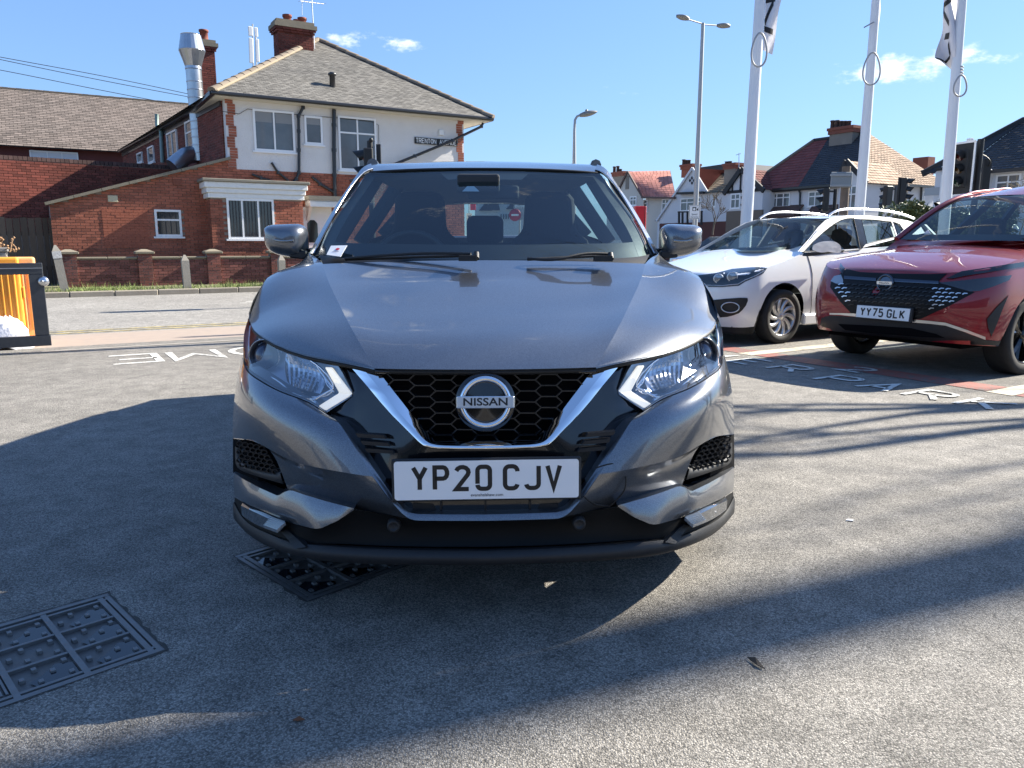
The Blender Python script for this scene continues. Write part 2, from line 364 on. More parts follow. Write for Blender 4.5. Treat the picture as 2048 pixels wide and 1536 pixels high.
def stroke(mb, pts, w, M, z=0.0):
    """flat band of width w along 2-D points, mitred, mapped by M"""
    P = [Vector((p[0], p[1])) for p in pts]; closed = (P[0]-P[-1]).length < 1e-4
    if closed: P = P[:-1]
    n = len(P); Lft, Rgt = [], []
    for i in range(n):
        a = P[i-1] if (i > 0 or closed) else None; b = P[(i+1) % n] if (i < n-1 or closed) else None
        d1 = (P[i]-a).normalized() if a is not None else None; d2 = (b-P[i]).normalized() if b is not None else None
        if d1 is None: d1 = d2
        if d2 is None: d2 = d1
        n1, n2 = Vector((-d1.y, d1.x)), Vector((-d2.y, d2.x)); m = (n1+n2)
        m = m.normalized() if m.length > 1e-3 else n1
        k = w/2/max(.35, m.dot(n1)); Lft.append(P[i]+m*k); Rgt.append(P[i]-m*k)
    vs = [M @ Vector((p.x, p.y, z)) for p in Lft+Rgt]; c = n if closed else n-1
    mb.add(vs, [(i, n+i, n+(i+1) % n, (i+1) % n) for i in range(c)])
def plate_text(mb, txt, M, h=.079, w=.050, sw=.014, gap=.011, space=.033):
    sx = (w-sw)/36; sy = (h-sw)/65; tot = sum(space-gap if c == ' ' else w+gap for c in txt)-gap; x = -tot/2
    for c in txt:
        if c == ' ': x += space-gap; continue
        for pl in GL[c]:
            off = w/2-sw/2 if False else 0
            stroke(mb, [(x+sw/2+p[0]*sx, -h/2+sw/2+p[1]*sy) for p in pl], sw, M)
        x += w+gap
# ================================================================ grey crossover facing the camera
def grey_car():
    car = empty('parked_car', (0, 4.3, 0), 0, 'metallic grey crossover car facing the camera, its bonnet and number plate in full view', 'car')
    def q(*pts): return [onY(*p) for p in pts]
    def sym(name, G, m, parent=car, **kw):
        mb = MB(); mb.grid(G); mb.grid(mirx(G), flip=True); return mb.build(name, m, parent, **kw)
    def flange(mb, pts, off, smooth=False):
        A = pts; B = [p+Vector(off) for p in pts]; mb.grid([A, B], smooth)
    # ---- bonnet
    crease = q((750,737,2.235),(714,677,2.375),(681,614,2.645),(658,566,2.905),(646,528,3.18))
    front_l = q((750,737,2.235),(690,724.5,2.28),(606,708,2.385),(558,691,2.47),(523,671,2.575),(506,655,2.70),(497.5,634,2.855))
    outer = q((497.5,634,2.855),(514.5,591,2.98),(546,546,3.20),(590,531,3.36),(618,507,3.52))
    back_l = q((646,528,3.18),(636,518,3.33),(618,507,3.52))
    center_front = q((750,737,2.235),(860,738.5,2.20),(971,739,2.185)); cf = center_front + [Vector((-p.x,p.y,p.z)) for p in center_front[-2::-1]]
    cb = q((646,528,3.18),(700,523,3.16),(820,521,3.13),(971,520.5,3.11)); cb = cb + [Vector((-p.x,p.y,p.z)) for p in cb[-2::-1]]
    crR = [Vector((-p.x,p.y,p.z)) for p in crease]
    def atY(L, y):
        if y <= L[0].y: return L[0].copy()
        for p, q_ in zip(L, L[1:]):
            if p.y <= y <= q_.y: return p.lerp(q_, (y-p.y)/max(1e-9, q_.y-p.y))
        return L[-1].copy()
    mb = MB(); cS = nspline(crease, 30); zf = onY(971,739,2.185).z-crease[0].z; zb = onY(971,520.5,3.11).z-crease[-1].z; G = []
    for i, c in enumerate(cS):      # middle panel: nearly flat between its two creases
        v = i/30; G.append([Vector((abs(c.x)*(j/20-1), c.y-(.05+.02*v)*(1-(j/20-1)**2), c.z+(zf+(zb-zf)*v+.004*4*v*(1-v))*(1-(j/20-1)**2)-.017*min(1,3.5*v)*min(1,5*(1-v))*(1-min(1,max(0,(abs(j/20-1)-.62)/.38))**2))) for j in range(41)])
    mb.grid(G)
    # outer facets fall away straight from the crease to the lamp edge and wing crest
    eS = nspline(front_l, 60)[:-1]+nspline(outer, 40); cL = nspline(crease, 90); GL_ = []
    Ys = [2.236,2.25,2.265,2.285,2.31,2.34,2.38,2.43,2.49,2.55,2.61,2.67,2.73,2.79,2.85,2.91,2.97,3.03,3.09,3.14,3.18]
    for y in Ys:
        c, e_ = atY(cL, y), atY(eS, y); GL_.append([c.lerp(e_, k/14)+Vector((0,0,.010*math.sin(math.pi*(k/14)**1.6)*min(1,(y-2.236)/.25)-.004*(k/14)**6)) for k in range(15)])
    bS = nspline(back_l, 40)
    for y in (3.23,3.28,3.34,3.40,3.46,3.515):
        c, e_ = atY(bS, y), atY(eS, y); GL_.append([c.lerp(e_, k/14)+Vector((0,0,.006*math.sin(math.pi*k/14))) for k in range(15)])
    mb.grid(GL_, flip=True); mb.grid(mirx(GL_))
    fl = list(reversed(front_l)); e = nspline(fl, 26) ; cfe = nspline(cf, 40)
    flange(mb, e, (0,.03,-.02)); flange(mb, [Vector((-p.x,p.y,p.z)) for p in e], (0,.03,-.02)); flange(mb, cfe, (0,.03,-.022))
    bonnet = mb.build('bonnet', M_GREY, car)
    seam = MB()
    for sgn in (1,-1):
        pts = [Vector((sgn*p.x, p.y+.012, p.z-.010)) for p in e]; seam.tube(pts, .008, 6)
    seam.tube([p+Vector((0,.012,-.010)) for p in cfe], .008, 6)
    seam.build('bonnet_shut_line', M_RUB, car)
    # ---- front wings (behind the silhouette) and body sides
    side = MB(); YA, RA, ZA = 3.075, .385, .345; YB = 5.63
    def zlow(y):
        z = .24
        for c in (YA, YB):
            if abs(y-c) < RA: z = max(z, ZA+math.sqrt(RA*RA-(y-c)**2))
        return z
    ys = sorted(set([2.685,2.69,2.70,2.72,2.76,2.83,2.92,3.0,3.1,3.2,3.3,3.38,3.43,3.455,3.5,3.8,4.2,4.6,5.0,5.2,5.245,5.27,5.3,5.38,5.5,5.63,5.76,5.88,5.96,5.99,6.015,6.1,6.25,6.4]))
    def ztop(y):
        T = [(2.60,.72),(2.66,.775),(2.80,.885),(2.955,.955),(3.17,1.022),(3.33,1.045),(3.5,1.09),(4.2,1.12),(5.2,1.16),(6.0,1.22),(6.4,1.2)]
        for (a, za), (b, zb) in zip(T, T[1:]):
            if y <= b: return za+(zb-za)*max(0,(y-a))/(b-a)
        return T[-1][1]
    def xs(y, k):   # k 0 bottom .. 1 top
        base = .895 - (.06*max(0,(2.80-y)/.2)**1.5 if y < 2.8 else 0) - (.10*((y-5.9)/.5)**2 if y > 5.9 else 0)
        tops = abs(outer_x(y)); X_ = base*(1-k**3) + tops*k**3 - .035*(1-k)**4
        if y < 3.0:
            z = zlow(y)+(ztop(y)-zlow(y))*k; f = min(1, max(0, (z-.62)/.16)); X_ = X_*(1-f)+min(X_, float(np.interp(y, [2.68,2.71,2.78,2.86,2.95,3.0], [.820,.828,.848,.868,.886,.893])))*f
        return X_
    ox = nspline(outer, 40)
    def outer_x(y):
        if y <= ox[0].y: return ox[0].x
        if y >= ox[-1].y: return -.80 + .02*0 - (.0 if y < 5.6 else .06*((y-5.6)/.8))*-1
        for a, b in zip(ox, ox[1:]):
            if a.y <= y <= b.y: return a.x+(b.x-a.x)*(y-a.y)/(b.y-a.y)
        return -.80
    SG = []
    for k in range(11):
        kk = k/10; SG.append([Vector((-xs(y, kk), y, zlow(y)+(ztop(y)-zlow(y))*kk)) for y in ys])
    w = MB(); w.grid(SG, flip=True); 
    wr = MB(); wr.grid(mirx(SG))
    for nm, m_ in (('body_side', w), ('body_side', wr)): m_.build(nm, M_GREY, car)
    # arch lips
    al = MB()
    for sgn in (1,-1):
        for c in (YA, YB):
            pts = [Vector((sgn*.886, c+(RA+.006)*math.cos(R(a)), ZA+(RA+.006)*math.sin(R(a)))) for a in range(-14, 195, 8)]
            pts = [p for p in pts if p.y > 2.74]
            al.tube(pts, .014, 6)
    al.build('arch_lip', M_BLK, car)
    sl = MB(); sl.box((-.87,4.3,.22),(.06,1.9,.14)); sl.box((.87,4.3,.22),(.06,1.9,.14)); sl.build('sill', M_BLK, car, bevel=.02)
    # ---- underbody (blocks light as the real floor does)
    ub = MB(); ub.box((0,4.55,.27),(1.4,3.5,.12)); ub.box((0,2.95,.52),(1.04,.8,.5)); ub.box((0,2.62,.38),(1.16,.2,.22)); ub.build('underbody', M_DARK, car)
    # ---- wheels
    for sgn in (-1, 1):
        for c in (YA, YB):
            wheel((sgn*.775, c, .345), Vector((sgn,0,0)), .345, .215, car, 5)
    # ---- windscreen
    wb = q((637,509,3.46),(660,514,3.36),(760,518,3.22),(880,520,3.15),(971,520.5,3.13)); wb = wb+[Vector((-p.x,p.y,p.z)) for p in wb[-2::-1]]
    wt = q((733,346,3.98),(840,341,3.93),(971,339.5,3.91)); wt = wt+[Vector((-p.x,p.y,p.z)) for p in wt[-2::-1]]
    wl = q((637,509,3.46),(652,470,3.56),(690,408,3.76),(733,346,3.98)); wr_ = [Vector((-p.x,p.y,p.z)) for p in wl]
    WG = coons(wb, wt, wl, wr_, 40, 20, bulge=(0,-.035,.02)); gm = MB(); gm.grid(WG); gm.build('windscreen', M_GLASS, car)
    inn = Vector((0,.012,-.006))
    # ceramic frit: black band round the glass and the camera plate in the middle of its head
    fr = MB(); nu, nv = 40, 20
    S = lambda u, v: _samp(WG, u, v)+inn
    def band(u0,u1,v0,v1,n=24,k=2):
        fr.grid([[S(u0(t)*(1-i/k)+u1(t)*i/k, v0(t)*(1-i/k)+v1(t)*i/k) for t in [j/n for j in range(n+1)]] for i in range(k+1)])
    band(lambda t:t, lambda t:t, lambda t:0, lambda t:.125+.03*(2*t-1)**2)
    band(lambda t:0, lambda t:.045+.02*(1-t), lambda t:t, lambda t:t); band(lambda t:1, lambda t:.955-.02*(1-t), lambda t:t, lambda t:t)
    band(lambda t:t, lambda t:t, lambda t:1, lambda t:.965)
    band(lambda t:.32+.36*t, lambda t:.36+.28*t, lambda t:.97, lambda t:.86)
    fr.build('black_screen_border', mat('black_frit', (.010,.012,.014), .5), car)
    cam_ = MB(); c0 = S(.485,.745)+Vector((0,.02,0)); cam_.box(c0+Vector((-.01,.075,.02)), (.20,.12,.085)); cam_.build('camera_housing', M_INT, car, bevel=.012, seg=2)
    mi = MB(); mi.box(S(.53,.70)+Vector((0,.16,.0)), (.25,.03,.066)); mi.build('rear_view_mirror', M_INT, car, bevel=.018, seg=3)
    lens_ = MB(); lens_.prism([c0+Vector(p) for p in ((-.085,-.036,-.022),(-.005,-.036,-.022),(-.03,-.030,.002),(-.062,-.030,.002))], (0,.004,0)); lens_.build('camera_lens', M_SATIN, car)
    # wipers
    for (pts, arm) in (([(690,517,3.20),(760,511.5,3.14),(870,506.5,3.08),(942,508,3.03)], (942,512,3.0)), ([(1055,517,3.05),(1120,518,3.02),(1160,509,3.05),(1216,508,3.09)], (1212,513,3.06))):
        wp = MB(); L_ = q(*pts); wp.tube(nspline(L_, 14), .0065, 6); wp.tube([L_[0]+Vector((0,.01,-.004)), L_[-1]+Vector((0,.03,-.006))], .006, 5)
        a = onY(*arm); wp.box(a+Vector((-.012,0,-.008)), (.07,.05,.022)); wp.tube([a+Vector((.02,0,-.01)), a+Vector((.02,.02,.010))], .012, 8)
        wp.build('wiper', M_BLK, car)
    cw = MB(); A = nspline(wb, 40); B = nspline(cb, 40); cw.grid([[p+Vector((0,-.004,.001)) for p in A],[b+Vector((0,.03,-.012)) for b in B],[b+Vector((0,.02,-.06)) for b in B]]); cw.build('cowl_panel', M_BLK, car)
    # ---- A pillars, roof, rails
    po = q((618,507,3.50),(632,481,3.60),(672,411,3.82),(708,358,3.99),(727,334,4.08),(742,327,4.15))
    pm = q((627,508,3.475),(640,482,3.55),(680,410,3.77),(716,357,3.94),(733,342,3.99),(745,338,4.02))
    pi = q((636.5,509,3.462),(651,470,3.562),(689,408,3.762),(717,368,3.90),(732,346.5,3.98),(745,344.5,3.985))
    for sgn in (1,-1):
        G = [nspline(po,24), nspline(pm,24)]; pl = MB(); pl.grid(G if sgn > 0 else mirx(G), flip=sgn > 0); pl.build('windscreen_pillar', M_GREY, car)
        G = [nspline([p+Vector((.004,0,0)) for p in pm],24), [p+Vector((0,.006,-.010)) for p in nspline(pm,24)], nspline(pi,24)]; ps = MB(); ps.grid(G if sgn > 0 else mirx(G), flip=sgn > 0); ps.build('pillar_seal', M_RUB, car)
        pb = MB(); pb.tube([Vector((sgn*p.x,p.y,p.z+.002)) for p in nspline(pm,24)], .0035, 6); pb.build('pillar_bright_trim', M_SATIN, car)
    rfl = q((742,343.5,3.99),(840,338,3.94),(971,336.5,3.92)); rfl = rfl+[Vector((-p.x,p.y,p.z)) for p in rfl[-2::-1]]
    zr = lambda y: 1.60-.035*((y-4.6)/1.2)**2-(.02 if y > 5.6 else 0)
    le = q((742,343.5,3.99),(742,329,4.14)) + [Vector((-.60,4.5,1.555)),Vector((-.585,5.2,1.55)),Vector((-.53,6.15,1.475))]
    rear = [Vector((-.53,6.15,1.475)),Vector((-.3,6.22,1.50)),Vector((0,6.24,1.51)),Vector((.3,6.22,1.50)),Vector((.53,6.15,1.475))]
    ri = [Vector((-p.x,p.y,p.z)) for p in le]
    rows = []
    zc = nspline(q((971,336.5,3.92),(971,327.5,4.10),(971,322.5,4.35))+[Vector((0,5.0,1.60)),Vector((0,5.7,1.565)),Vector((0,6.24,1.51))], 24)
    ls = nspline(le, 24)
    for i in range(25):
        a, c_ = ls[i], zc[i]; row = []
        for j in range(21):
            u = j/10-1; w_ = (1-abs(u)**2.6)
            row.append(Vector((abs(a.x)*u, a.y+(c_.y-a.y)*w_, a.z+(c_.z-a.z)*w_)))
        rows.append(row)
    rf = MB(); rf.grid(rows); rf.build('roof', M_GREY, car)
    hd = MB(); hd.grid([[p+Vector((0,.03,-.045)) for p in r] for r in rows], flip=True); hd.grid([[r+Vector((0,.002,-.006)) for r in rows[0]],[r+Vector((0,.03,-.045)) for r in rows[0]]]); hd.build('headlining', mat('headlining_fabric', (.10,.105,.11), .9), car)
    sealt = MB(); sealt.tube([p+Vector((0,-.003,-.004)) for p in rows[0]], .007, 6); sealt.build('screen_head_seal', M_RUB, car)
    # cant rails, B/C pillars, side glass
    for sgn in (-1, 1):
        X = lambda p: Vector((-p.x*1, p.y, p.z)) if sgn > 0 else p
        cr = MB(); L1 = [X(p) for p in ls[3:]]; cr.tube(L1, .03, 8); cr.build('roof_rail', M_GREY, car)
        P = lambda x,y,z: Vector((sgn*x, y, z))
        bl = [P(.80,3.52,1.085),P(.83,4.2,1.12),P(.82,5.2,1.16),P(.76,6.0,1.22)]
        tp = [P(.615,4.16,1.50),P(.605,4.5,1.545),P(.59,5.2,1.54),P(.535,6.1,1.46)]
        gg = MB(); GG = ruled(bl, tp, 4, 24); gg.grid(GG, flip=sgn < 0); gg.build('side_window', M_GLASS, car)
        pp = MB()
        for (ta, tb, wd) in ((.30,.20,.05),(.66,.60,.05),(.97,.95,.07)):
            a = nspline(bl,50)[int(ta*50)]; b = nspline(tp,50)[int(tb*50)]; pp.beam(a, b, .09, .03, up=(0,1,0))
        pp.build('side_pillar', M_INT, car)
        it = MB(); a = [X(p) for p in nspline(pi, 12)]
        it.grid([[p+Vector((-sgn*-.0, .03, -.012)) for p in a], [p+Vector((sgn*.03, .13, -.02)) for p in a]], flip=sgn > 0); it.build('pillar_inner_trim', M_CREAM, car)
        dt = MB(); dt.grid([[p+Vector((-sgn*.06,0,-.01)) for p in bl],[p+Vector((-sgn*.10,0,-.45)) for p in bl]]); dt.build('door_trim', M_INT, car)
    # ---- tail: hatch with its opening, rear glass, rear body
    hb = MB(); y0 = 6.42
    for sgn in (-1, 1):
        hb.prism([(sgn*.43,6.16,1.475),(sgn*.53,6.16,1.475),(sgn*.80,y0,1.2),(sgn*.47,6.36,1.235)], (0,.05,0))
    hb.prism([(-.82,6.40,.55),(.82,6.40,.55),(.80,y0,1.22),(-.80,y0,1.22)], (0,.06,0)); hb.box((0,6.2,1.485),(1.06,.12,.035))
    hb.prism([(-.86,6.36,.28),(.86,6.36,.28),(.86,6.42,.6),(-.86,6.42,.6)], (0,.08,0)); hb.build('tailgate', M_GREY, car, bevel=.015)
    rg = MB(); rg.grid([[(-.46,6.37,1.225),(.46,6.37,1.225)],[(-.42,6.19,1.475),(.42,6.19,1.475)]]); rg.build('rear_window', M_GLASS, car)
    # ---- cabin
    ds = MB(); D = [[Vector((x, 3.30+.25*abs(x)**2, 1.005)) for x in np.linspace(-.74,.74,17)],[Vector((x, 3.62+.1*abs(x)**2, 1.05+.012*math.cos(x*4))) for x in np.linspace(-.74,.74,17)],[Vector((x, 3.82, 1.02)) for x in np.linspace(-.74,.74,17)],[Vector((x, 3.86, .6)) for x in np.linspace(-.74,.74,17)]]
    ds.grid(D); ds.build('dashboard', M_INT, car)
    bn = MB(); bn.lathe([(.0,.10),(.10,.09),(.16,.05),(.17,0)], (-.33,3.72,1.02), (0,-.15,1), 16); bn.build('instrument_hood', M_INT, car)
    st = MB(); c = Vector((-.37,3.93,1.035)); ax = Vector((0,-.92,.38)).normalized(); up = Vector((0,.38,.92)); 
    ring = [c+Vector((1,0,0))*.185*math.cos(a)+up*.185*math.sin(a) for a in np.linspace(0,2*math.pi,29)]; st.tube(ring, .016, 8, caps=False); st.box(c,(.10,.03,.09)); st.box(c,(.34,.014,.03)); st.build('steering_wheel', mat('leather_rim', (.05,.052,.055), .5), car)
    def seat(x, y, w, zt, head=True, name='seat'):
        s = MB(); prof = [(.50*w,.62),(.52*w,.85),(.50*w,1.06),(.42*w,1.17),(.29*w,1.22),(.27*w,zt-.04),(.22*w,zt-.01),(.12*w,zt)] if head else [(.5*w,.7),(.5*w,1.12),(.46*w,zt)]
        L1 = [Vector((x-a, y+.16*(z-.6), z)) for a, z in prof]; Rr = [Vector((x+a, y+.16*(z-.6), z)) for a, z in prof]
        s.prism(L1+Rr[::-1], (0,.13,0)); s.box((x, y-.25, .55),(w, .5,.16)); s.build(name, M_SEAT, car, bevel=.035, seg=3)
    seat(-.36, 4.22, .50, 1.435); seat(.36, 4.22, .50, 1.435)
    s = MB(); s.box((0,5.25,.85),(1.25,.16,.62), rot=Matrix.Rotation(R(-10),3,'X'))
    s.build('rear_bench', M_SEAT, car, bevel=.05, seg=3)
    for x in (-.44, .0, .44):
        h = MB(); h.box((x,5.33,1.24),(.25,.10,.20)); h.build('rear_headrest', M_SEAT, car, bevel=.045, seg=3)
    # ---- door mirrors
    for sgn in (-1, 1):
        X = lambda p: p if sgn < 0 else Vector((-p.x, p.y, p.z))
        ol = [(531,468),(531.5,456),(541,450.5),(560,448.5),(588,447.5),(605,450),(614,459),(617,480),(617,500),(612,513),(585,515),(560,510),(543,502),(534,490)]
        o3 = nspline([X(onY(a,b,3.62)) for a,b in ol+[ol[0]]], 40)[:-1]
        m_ = MB(); dome(m_, o3, (0,-.105,.0), 7, .55, back=(0,.05,0)); mo = m_.build('door_mirror', M_GREY, car); smooth_by_angle(mo, 60)
        if sgn > 0: mo.data.flip_normals()
        ind = [(533,474),(548,479.5),(570,482),(586,480.5),(570,486.5),(548,484),(535,479)]
        i_ = MB(); L_ = nspline([X(onY(a,b,3.512+.03*((a-575)/45)**2 if a < 575 else 3.512)) for a,b in [(534,474.5),(548,479.5),(570,482.5),(587,481)]], 14); i_.tube(L_, .006, 6); i_.build('indicator_lens', mat('indicator_lens', (.30,.30,.29), .1, metal=.7, coat=1), mo)
        k_ = MB(); base = [X(onY(a,b,3.60)) for a,b in ((586,503),(618,501),(622,512),(612,518),(584,515))]; k_.prism(base, (0,-.06,0)); k_.build('mirror_foot', M_BLK, mo, bevel=.006)
        st_ = MB(); st_.beam(X(onY(612,506,3.60)), X(onY(634,503,3.66)), .05, .035); st_.build('mirror_stalk', M_BLK, mo)
    front_end(car, q, sym)
    # card on the windscreen
    cm = [onY(*p) for p in ((664,495,3.40),(696,494.5,3.33),(683,517,3.22),(655,513,3.30))]
    off = Vector((0,-.02,.008))
    t = tag(empty('sale_card', cm[3], 0), 'white card with a red dot under the wiper side of the windscreen', 'card'); FRAMES[t.name] = Matrix.Translation(cm[3])
    cb_ = MB(); cb_.prism([p+off for p in cm], (0,.002,-.0015)); cb_.build('card', M_PAPER, t)
    cu = (cm[1]-cm[0]).normalized(); cv = (cm[0]-cm[3]).normalized(); cn = cu.cross(cv).normalized(); cn = -cn if cn.y > 0 else cn
    cc = (cm[0]+cm[1]+cm[2]+cm[3])/4+off+cn*.0015
    d_ = MB(); d_.add([cc+cu*.006+cv*.014+cu*.013*math.cos(a)+cv*.013*math.sin(a) for a in np.linspace(0,2*math.pi,17)[:-1]], [tuple(range(16))]); d_.build('red_dot', M_REDINK, t)
    l_ = MB()
    for k, (w_, y_) in enumerate(((.034,-.010),(.044,-.020))): l_.add([cc+cu*a+cv*(y_+b) for a, b in ((-w_/2,0),(w_/2,0),(w_/2,.004),(-w_/2,.004))], [(0,1,2,3)])
    l_.build('printed_lines', mat('blue_print', (.03,.06,.20), .6), t)
    return car

def _samp(G, u, v):
    nv, nu = len(G)-1, len(G[0])-1; x, y = min(max(u,0),1)*nu, min(max(v,0),1)*nv; i, j = min(int(y), nv-1), min(int(x), nu-1); a, b = x-j, y-i
    return (G[i][j]*(1-a)+G[i][j+1]*a)*(1-b)+(G[i+1][j]*(1-a)+G[i+1][j+1]*a)*b

def wheel(c, ax, r, wd, parent, spokes=5, swirl=False, rim_r=None, M_rim=None):
    c = Vector(c); ax = Vector(ax).normalized(); up = Vector((0,0,1)); sd = ax.cross(up).normalized(); rr = rim_r or r*.70
    h = wd/2
    t = MB(); t.lathe([(rr,-h*.8),(rr*1.06,-h),(r*.93,-h),(r*.985,-h*.86),(r,-h*.6),(r,h*.6),(r*.985,h*.86),(r*.93,h),(rr*1.06,h),(rr,h*.8)], c, ax, 44, caps=False)
    for k in range(3):
        z = -h*.45+k*h*.45; t.lathe([(r*1.001,z-.006),(r*1.003,z),(r*1.001,z+.006)], c, ax, 44, caps=False)
    ty = t.build('wheel', M_TYRE, parent)
    b = MB(); b.lathe([(rr*1.02,h*.82),(rr*1.0,h*.9),(rr*.95,h*.78),(rr*.92,h*.2),(rr*.90,-h*.8)], c, ax, 40, caps=False); b.build('rim', M_rim or M_ALLOY, ty)
    d = MB(); d.lathe([(rr*.9,-h*.5),(0.001,-h*.5)], c, ax, 32, caps=False); d.lathe([(rr*.62,h*.05),(.02,h*.1)], c, ax, 28, caps=False); d.build('brake_disc', mat('brake_steel', (.10,.095,.09), .5, metal=.8), ty)
    P = lambda rad, a, z: c + (sd*math.cos(a)+up*math.sin(a))*rad + ax*z
    for k in range(spokes*(2 if swirl else 1)):
        n = spokes*(2 if swirl else 1); a0 = 2*math.pi*k/n+.35; s = MB()
        if swirl:
            G = []
            for i in range(7):
                u = i/6; rad = rr*(.14+.80*u); a = a0+.42*u**1.5; wv = (.11-.02*u+.06*u*u)/(max(u,.22))*.32 if u < .5 else .105+.02*u
                wv = rr*.085/rad*(1+.5*u)
                G.append([P(rad,a-wv,h*(.55+.15*u)), P(rad,a-wv*.5,h*(.68+.16*u)), P(rad,a+wv*.5,h*(.68+.16*u)), P(rad,a+wv,h*(.55+.15*u)), P(rad,a+wv,h*.3), P(rad,a-wv,h*.3)])
            s.grid(G, smooth=False, closed=True)
        else:
            for off in (-.16,.16):
                G = []
                for i in range(5):
                    u = i/4; rad = rr*(.15+.80*u); a = a0+off*u*1.3; wv = rr*.075/rad*(1+.3*u)
                    G.append([P(rad,a-wv,h*(.5+.2*u)), P(rad,a,h*(.66+.2*u)), P(rad,a+wv,h*(.5+.2*u)), P(rad,a+wv,h*.3), P(rad,a-wv,h*.3)])
                s.grid(G, smooth=False, closed=True)
        s.build('spoke', M_rim or M_ALLOY, ty)
    hb = MB(); hb.lathe([(rr*.19,h*.4),(rr*.19,h*.66),(rr*.12,h*.74),(.001,h*.76)], c, ax, 18, caps=False); hb.build('hub_cap', M_rim or M_ALLOY, ty)
    return ty
def front_end(car, q, sym):
    mir = lambda L: [Vector((-p.x,p.y,p.z)) for p in L]
    full = lambda L: list(L) + mir(L)[-2::-1]           # left list that ends on the centre line
    # ---- bumper, body colour
    Atop = q((655,830,2.235),(620.5,808,2.262),(571,788.5,2.315),(522,764,2.415),(493,741,2.545),(484.5,713,2.69))
    Aout = q((465.5,876,2.705),(466.5,835,2.69),(469,795,2.675),(475,755,2.67),(484.5,713,2.69))
    Abot = q((745,953,2.112),(720,950,2.115),(672,942,2.130),(593,925,2.205),(522,889,2.365),(485,878,2.55),(465.5,876,2.705))
    Ain = q((745,953,2.112),(718,908,2.135),(693,868,2.16),(674,842,2.195),(655,830,2.235))
    GA = coons(Abot, Atop, Ain, Aout, 30, 18, bulge=(-.002,-.022,0))
    Bbot = q((817,1037,2.112),(790,1032,2.14),(745,1024,2.175),(708,1016.5,2.205),(640,999,2.265),(575,977,2.345))
    Bout = q((575,977,2.345),(563,945,2.325),(549,914,2.335),(538,899,2.325))
    Btop = Abot[:4] + q((538,899,2.325))
    Bin = q((817,1037,2.112),(785,1006,2.104),(745,953,2.112))
    GB = coons(Bbot, Btop, Bin, Bout, 26, 14, bulge=(0,.010,0))
    Ct = q((708,1017,2.150),(650,1002,2.20),(610,990,2.25),(582,980,2.30),(568,984,2.32),(556,992,2.345),(520,976,2.46),(484,957,2.61),(467.5,945,2.705))
    Cb = q((708,1019.5,2.155),(676,1041,2.158),(640,1057.5,2.178),(628,1057.5,2.187),(588,1047.5,2.265),(545,1030,2.36),(495,1008.5,2.53),(469,992,2.70))
    GC = coons(Cb, Ct, [Cb[0],Ct[0]], q((469,992,2.70),(467,968,2.705),(467.5,945,2.705)), 40, 8, bulge=(0,-.012,0), straight=('b','t'))
    def half(sgn):
        mb = MB(); X = (lambda L: L) if sgn < 0 else mir
        for G in (GA, GB, GC): mb.grid(G if sgn < 0 else mirx(G), flip=sgn < 0)
        # thickness lips round the openings
        for L_, off in ((Bout,(0,.07,.0)), (q((538,899,2.325),(522,889.5,2.365),(485,879,2.55),(466,877,2.705)),(0,.07,-.006)), (Ct,(0,.07,.0)), (Cb,(0,.05,.004)), (Bbot,(0,.05,-.004))):
            A = X((pspline if L_ in (Ct, Cb) else nspline)(L_, 30)); mb.grid([A,[p+Vector(off) for p in A]], flip=sgn > 0)
        return mb.build('bumper_corner', M_GREY, car)
    half(-1); bumper = half(1)
    # V-shaped edge strip framing the black panel: a bright chamfer that faces up and in
    Vo = q((655,830,2.235),(674,842,2.195),(693,868,2.16),(718,908,2.135),(745,953,2.118),(785,1006,2.104),(803,1026,2.104),(817,1037,2.106),(832,1041,2.102),(900,1041.5,2.092),(971,1041.5,2.090))
    Vi = q((659,832,2.244),(686,850,2.204),(703,872,2.169),(731,913,2.144),(760,955,2.127),(789,998,2.113),(806,1017,2.113),(819,1025,2.115),(834,1028,2.111),(900,1029,2.101),(971,1029,2.099))
    sv = MB(); A = full(pspline(Vo, 44)); B = full(pspline(Vi, 44)); sv.grid([A, [a.lerp(b,.5)+Vector((0,-.001,.001)) for a, b in zip(A,B)], B], flip=True); sv.grid([B,[p+Vector((0,.08,0)) for p in B]], flip=True); sv.grid([[p+Vector((0,.06,-.01)) for p in A], A], flip=True)
    sv.build('bumper_edge_strip', M_GREY, car)
    # tow-eye cover outline on the driver's far side, a fine groove
    tw = MB(); tw.tube(nspline([Vector((-p.x,p.y-.001,p.z)) for p in q((752,940,2.112),(712,932,2.128),(693,937,2.138))], 8)+nspline([Vector((-p.x,p.y-.0005,p.z)) for p in q((693,937,2.138),(691,960,2.140),(694,985,2.142),(706,1001,2.155),(724,1018,2.158))],10)+nspline([Vector((-p.x,p.y-.001,p.z)) for p in q((724,1018,2.158),(748,1015,2.148),(777,997,2.10))],8), .0022, 5)
    tw.build('tow_eye_cover_gap', M_RUB, bumper)
    # ---- gloss black panel between the strip and the chrome, with louvres
    Eo = q((683,727,2.335),(707,790,2.268),(650,829,2.282),(686,851,2.260),(703,873,2.233),(731,914,2.200),(760,956,2.175),(789,999,2.158),(806,1018,2.152),(819,1026,2.150),(834,1029.5,2.148),(900,1030,2.142),(971,1030,2.140))
    Ei = q((697,728,2.325),(722,757,2.275),(741,780,2.25),(760,803,2.23),(783,829,2.208),(805,851,2.19),(825,870,2.175),(838,884,2.165),(847,891,2.16),(860,896,2.155),(876,898,2.15),(920,899.5,2.145),(971,900,2.142))
    bp = MB(); A = full(Eo); B = full(Ei); n = len(A)
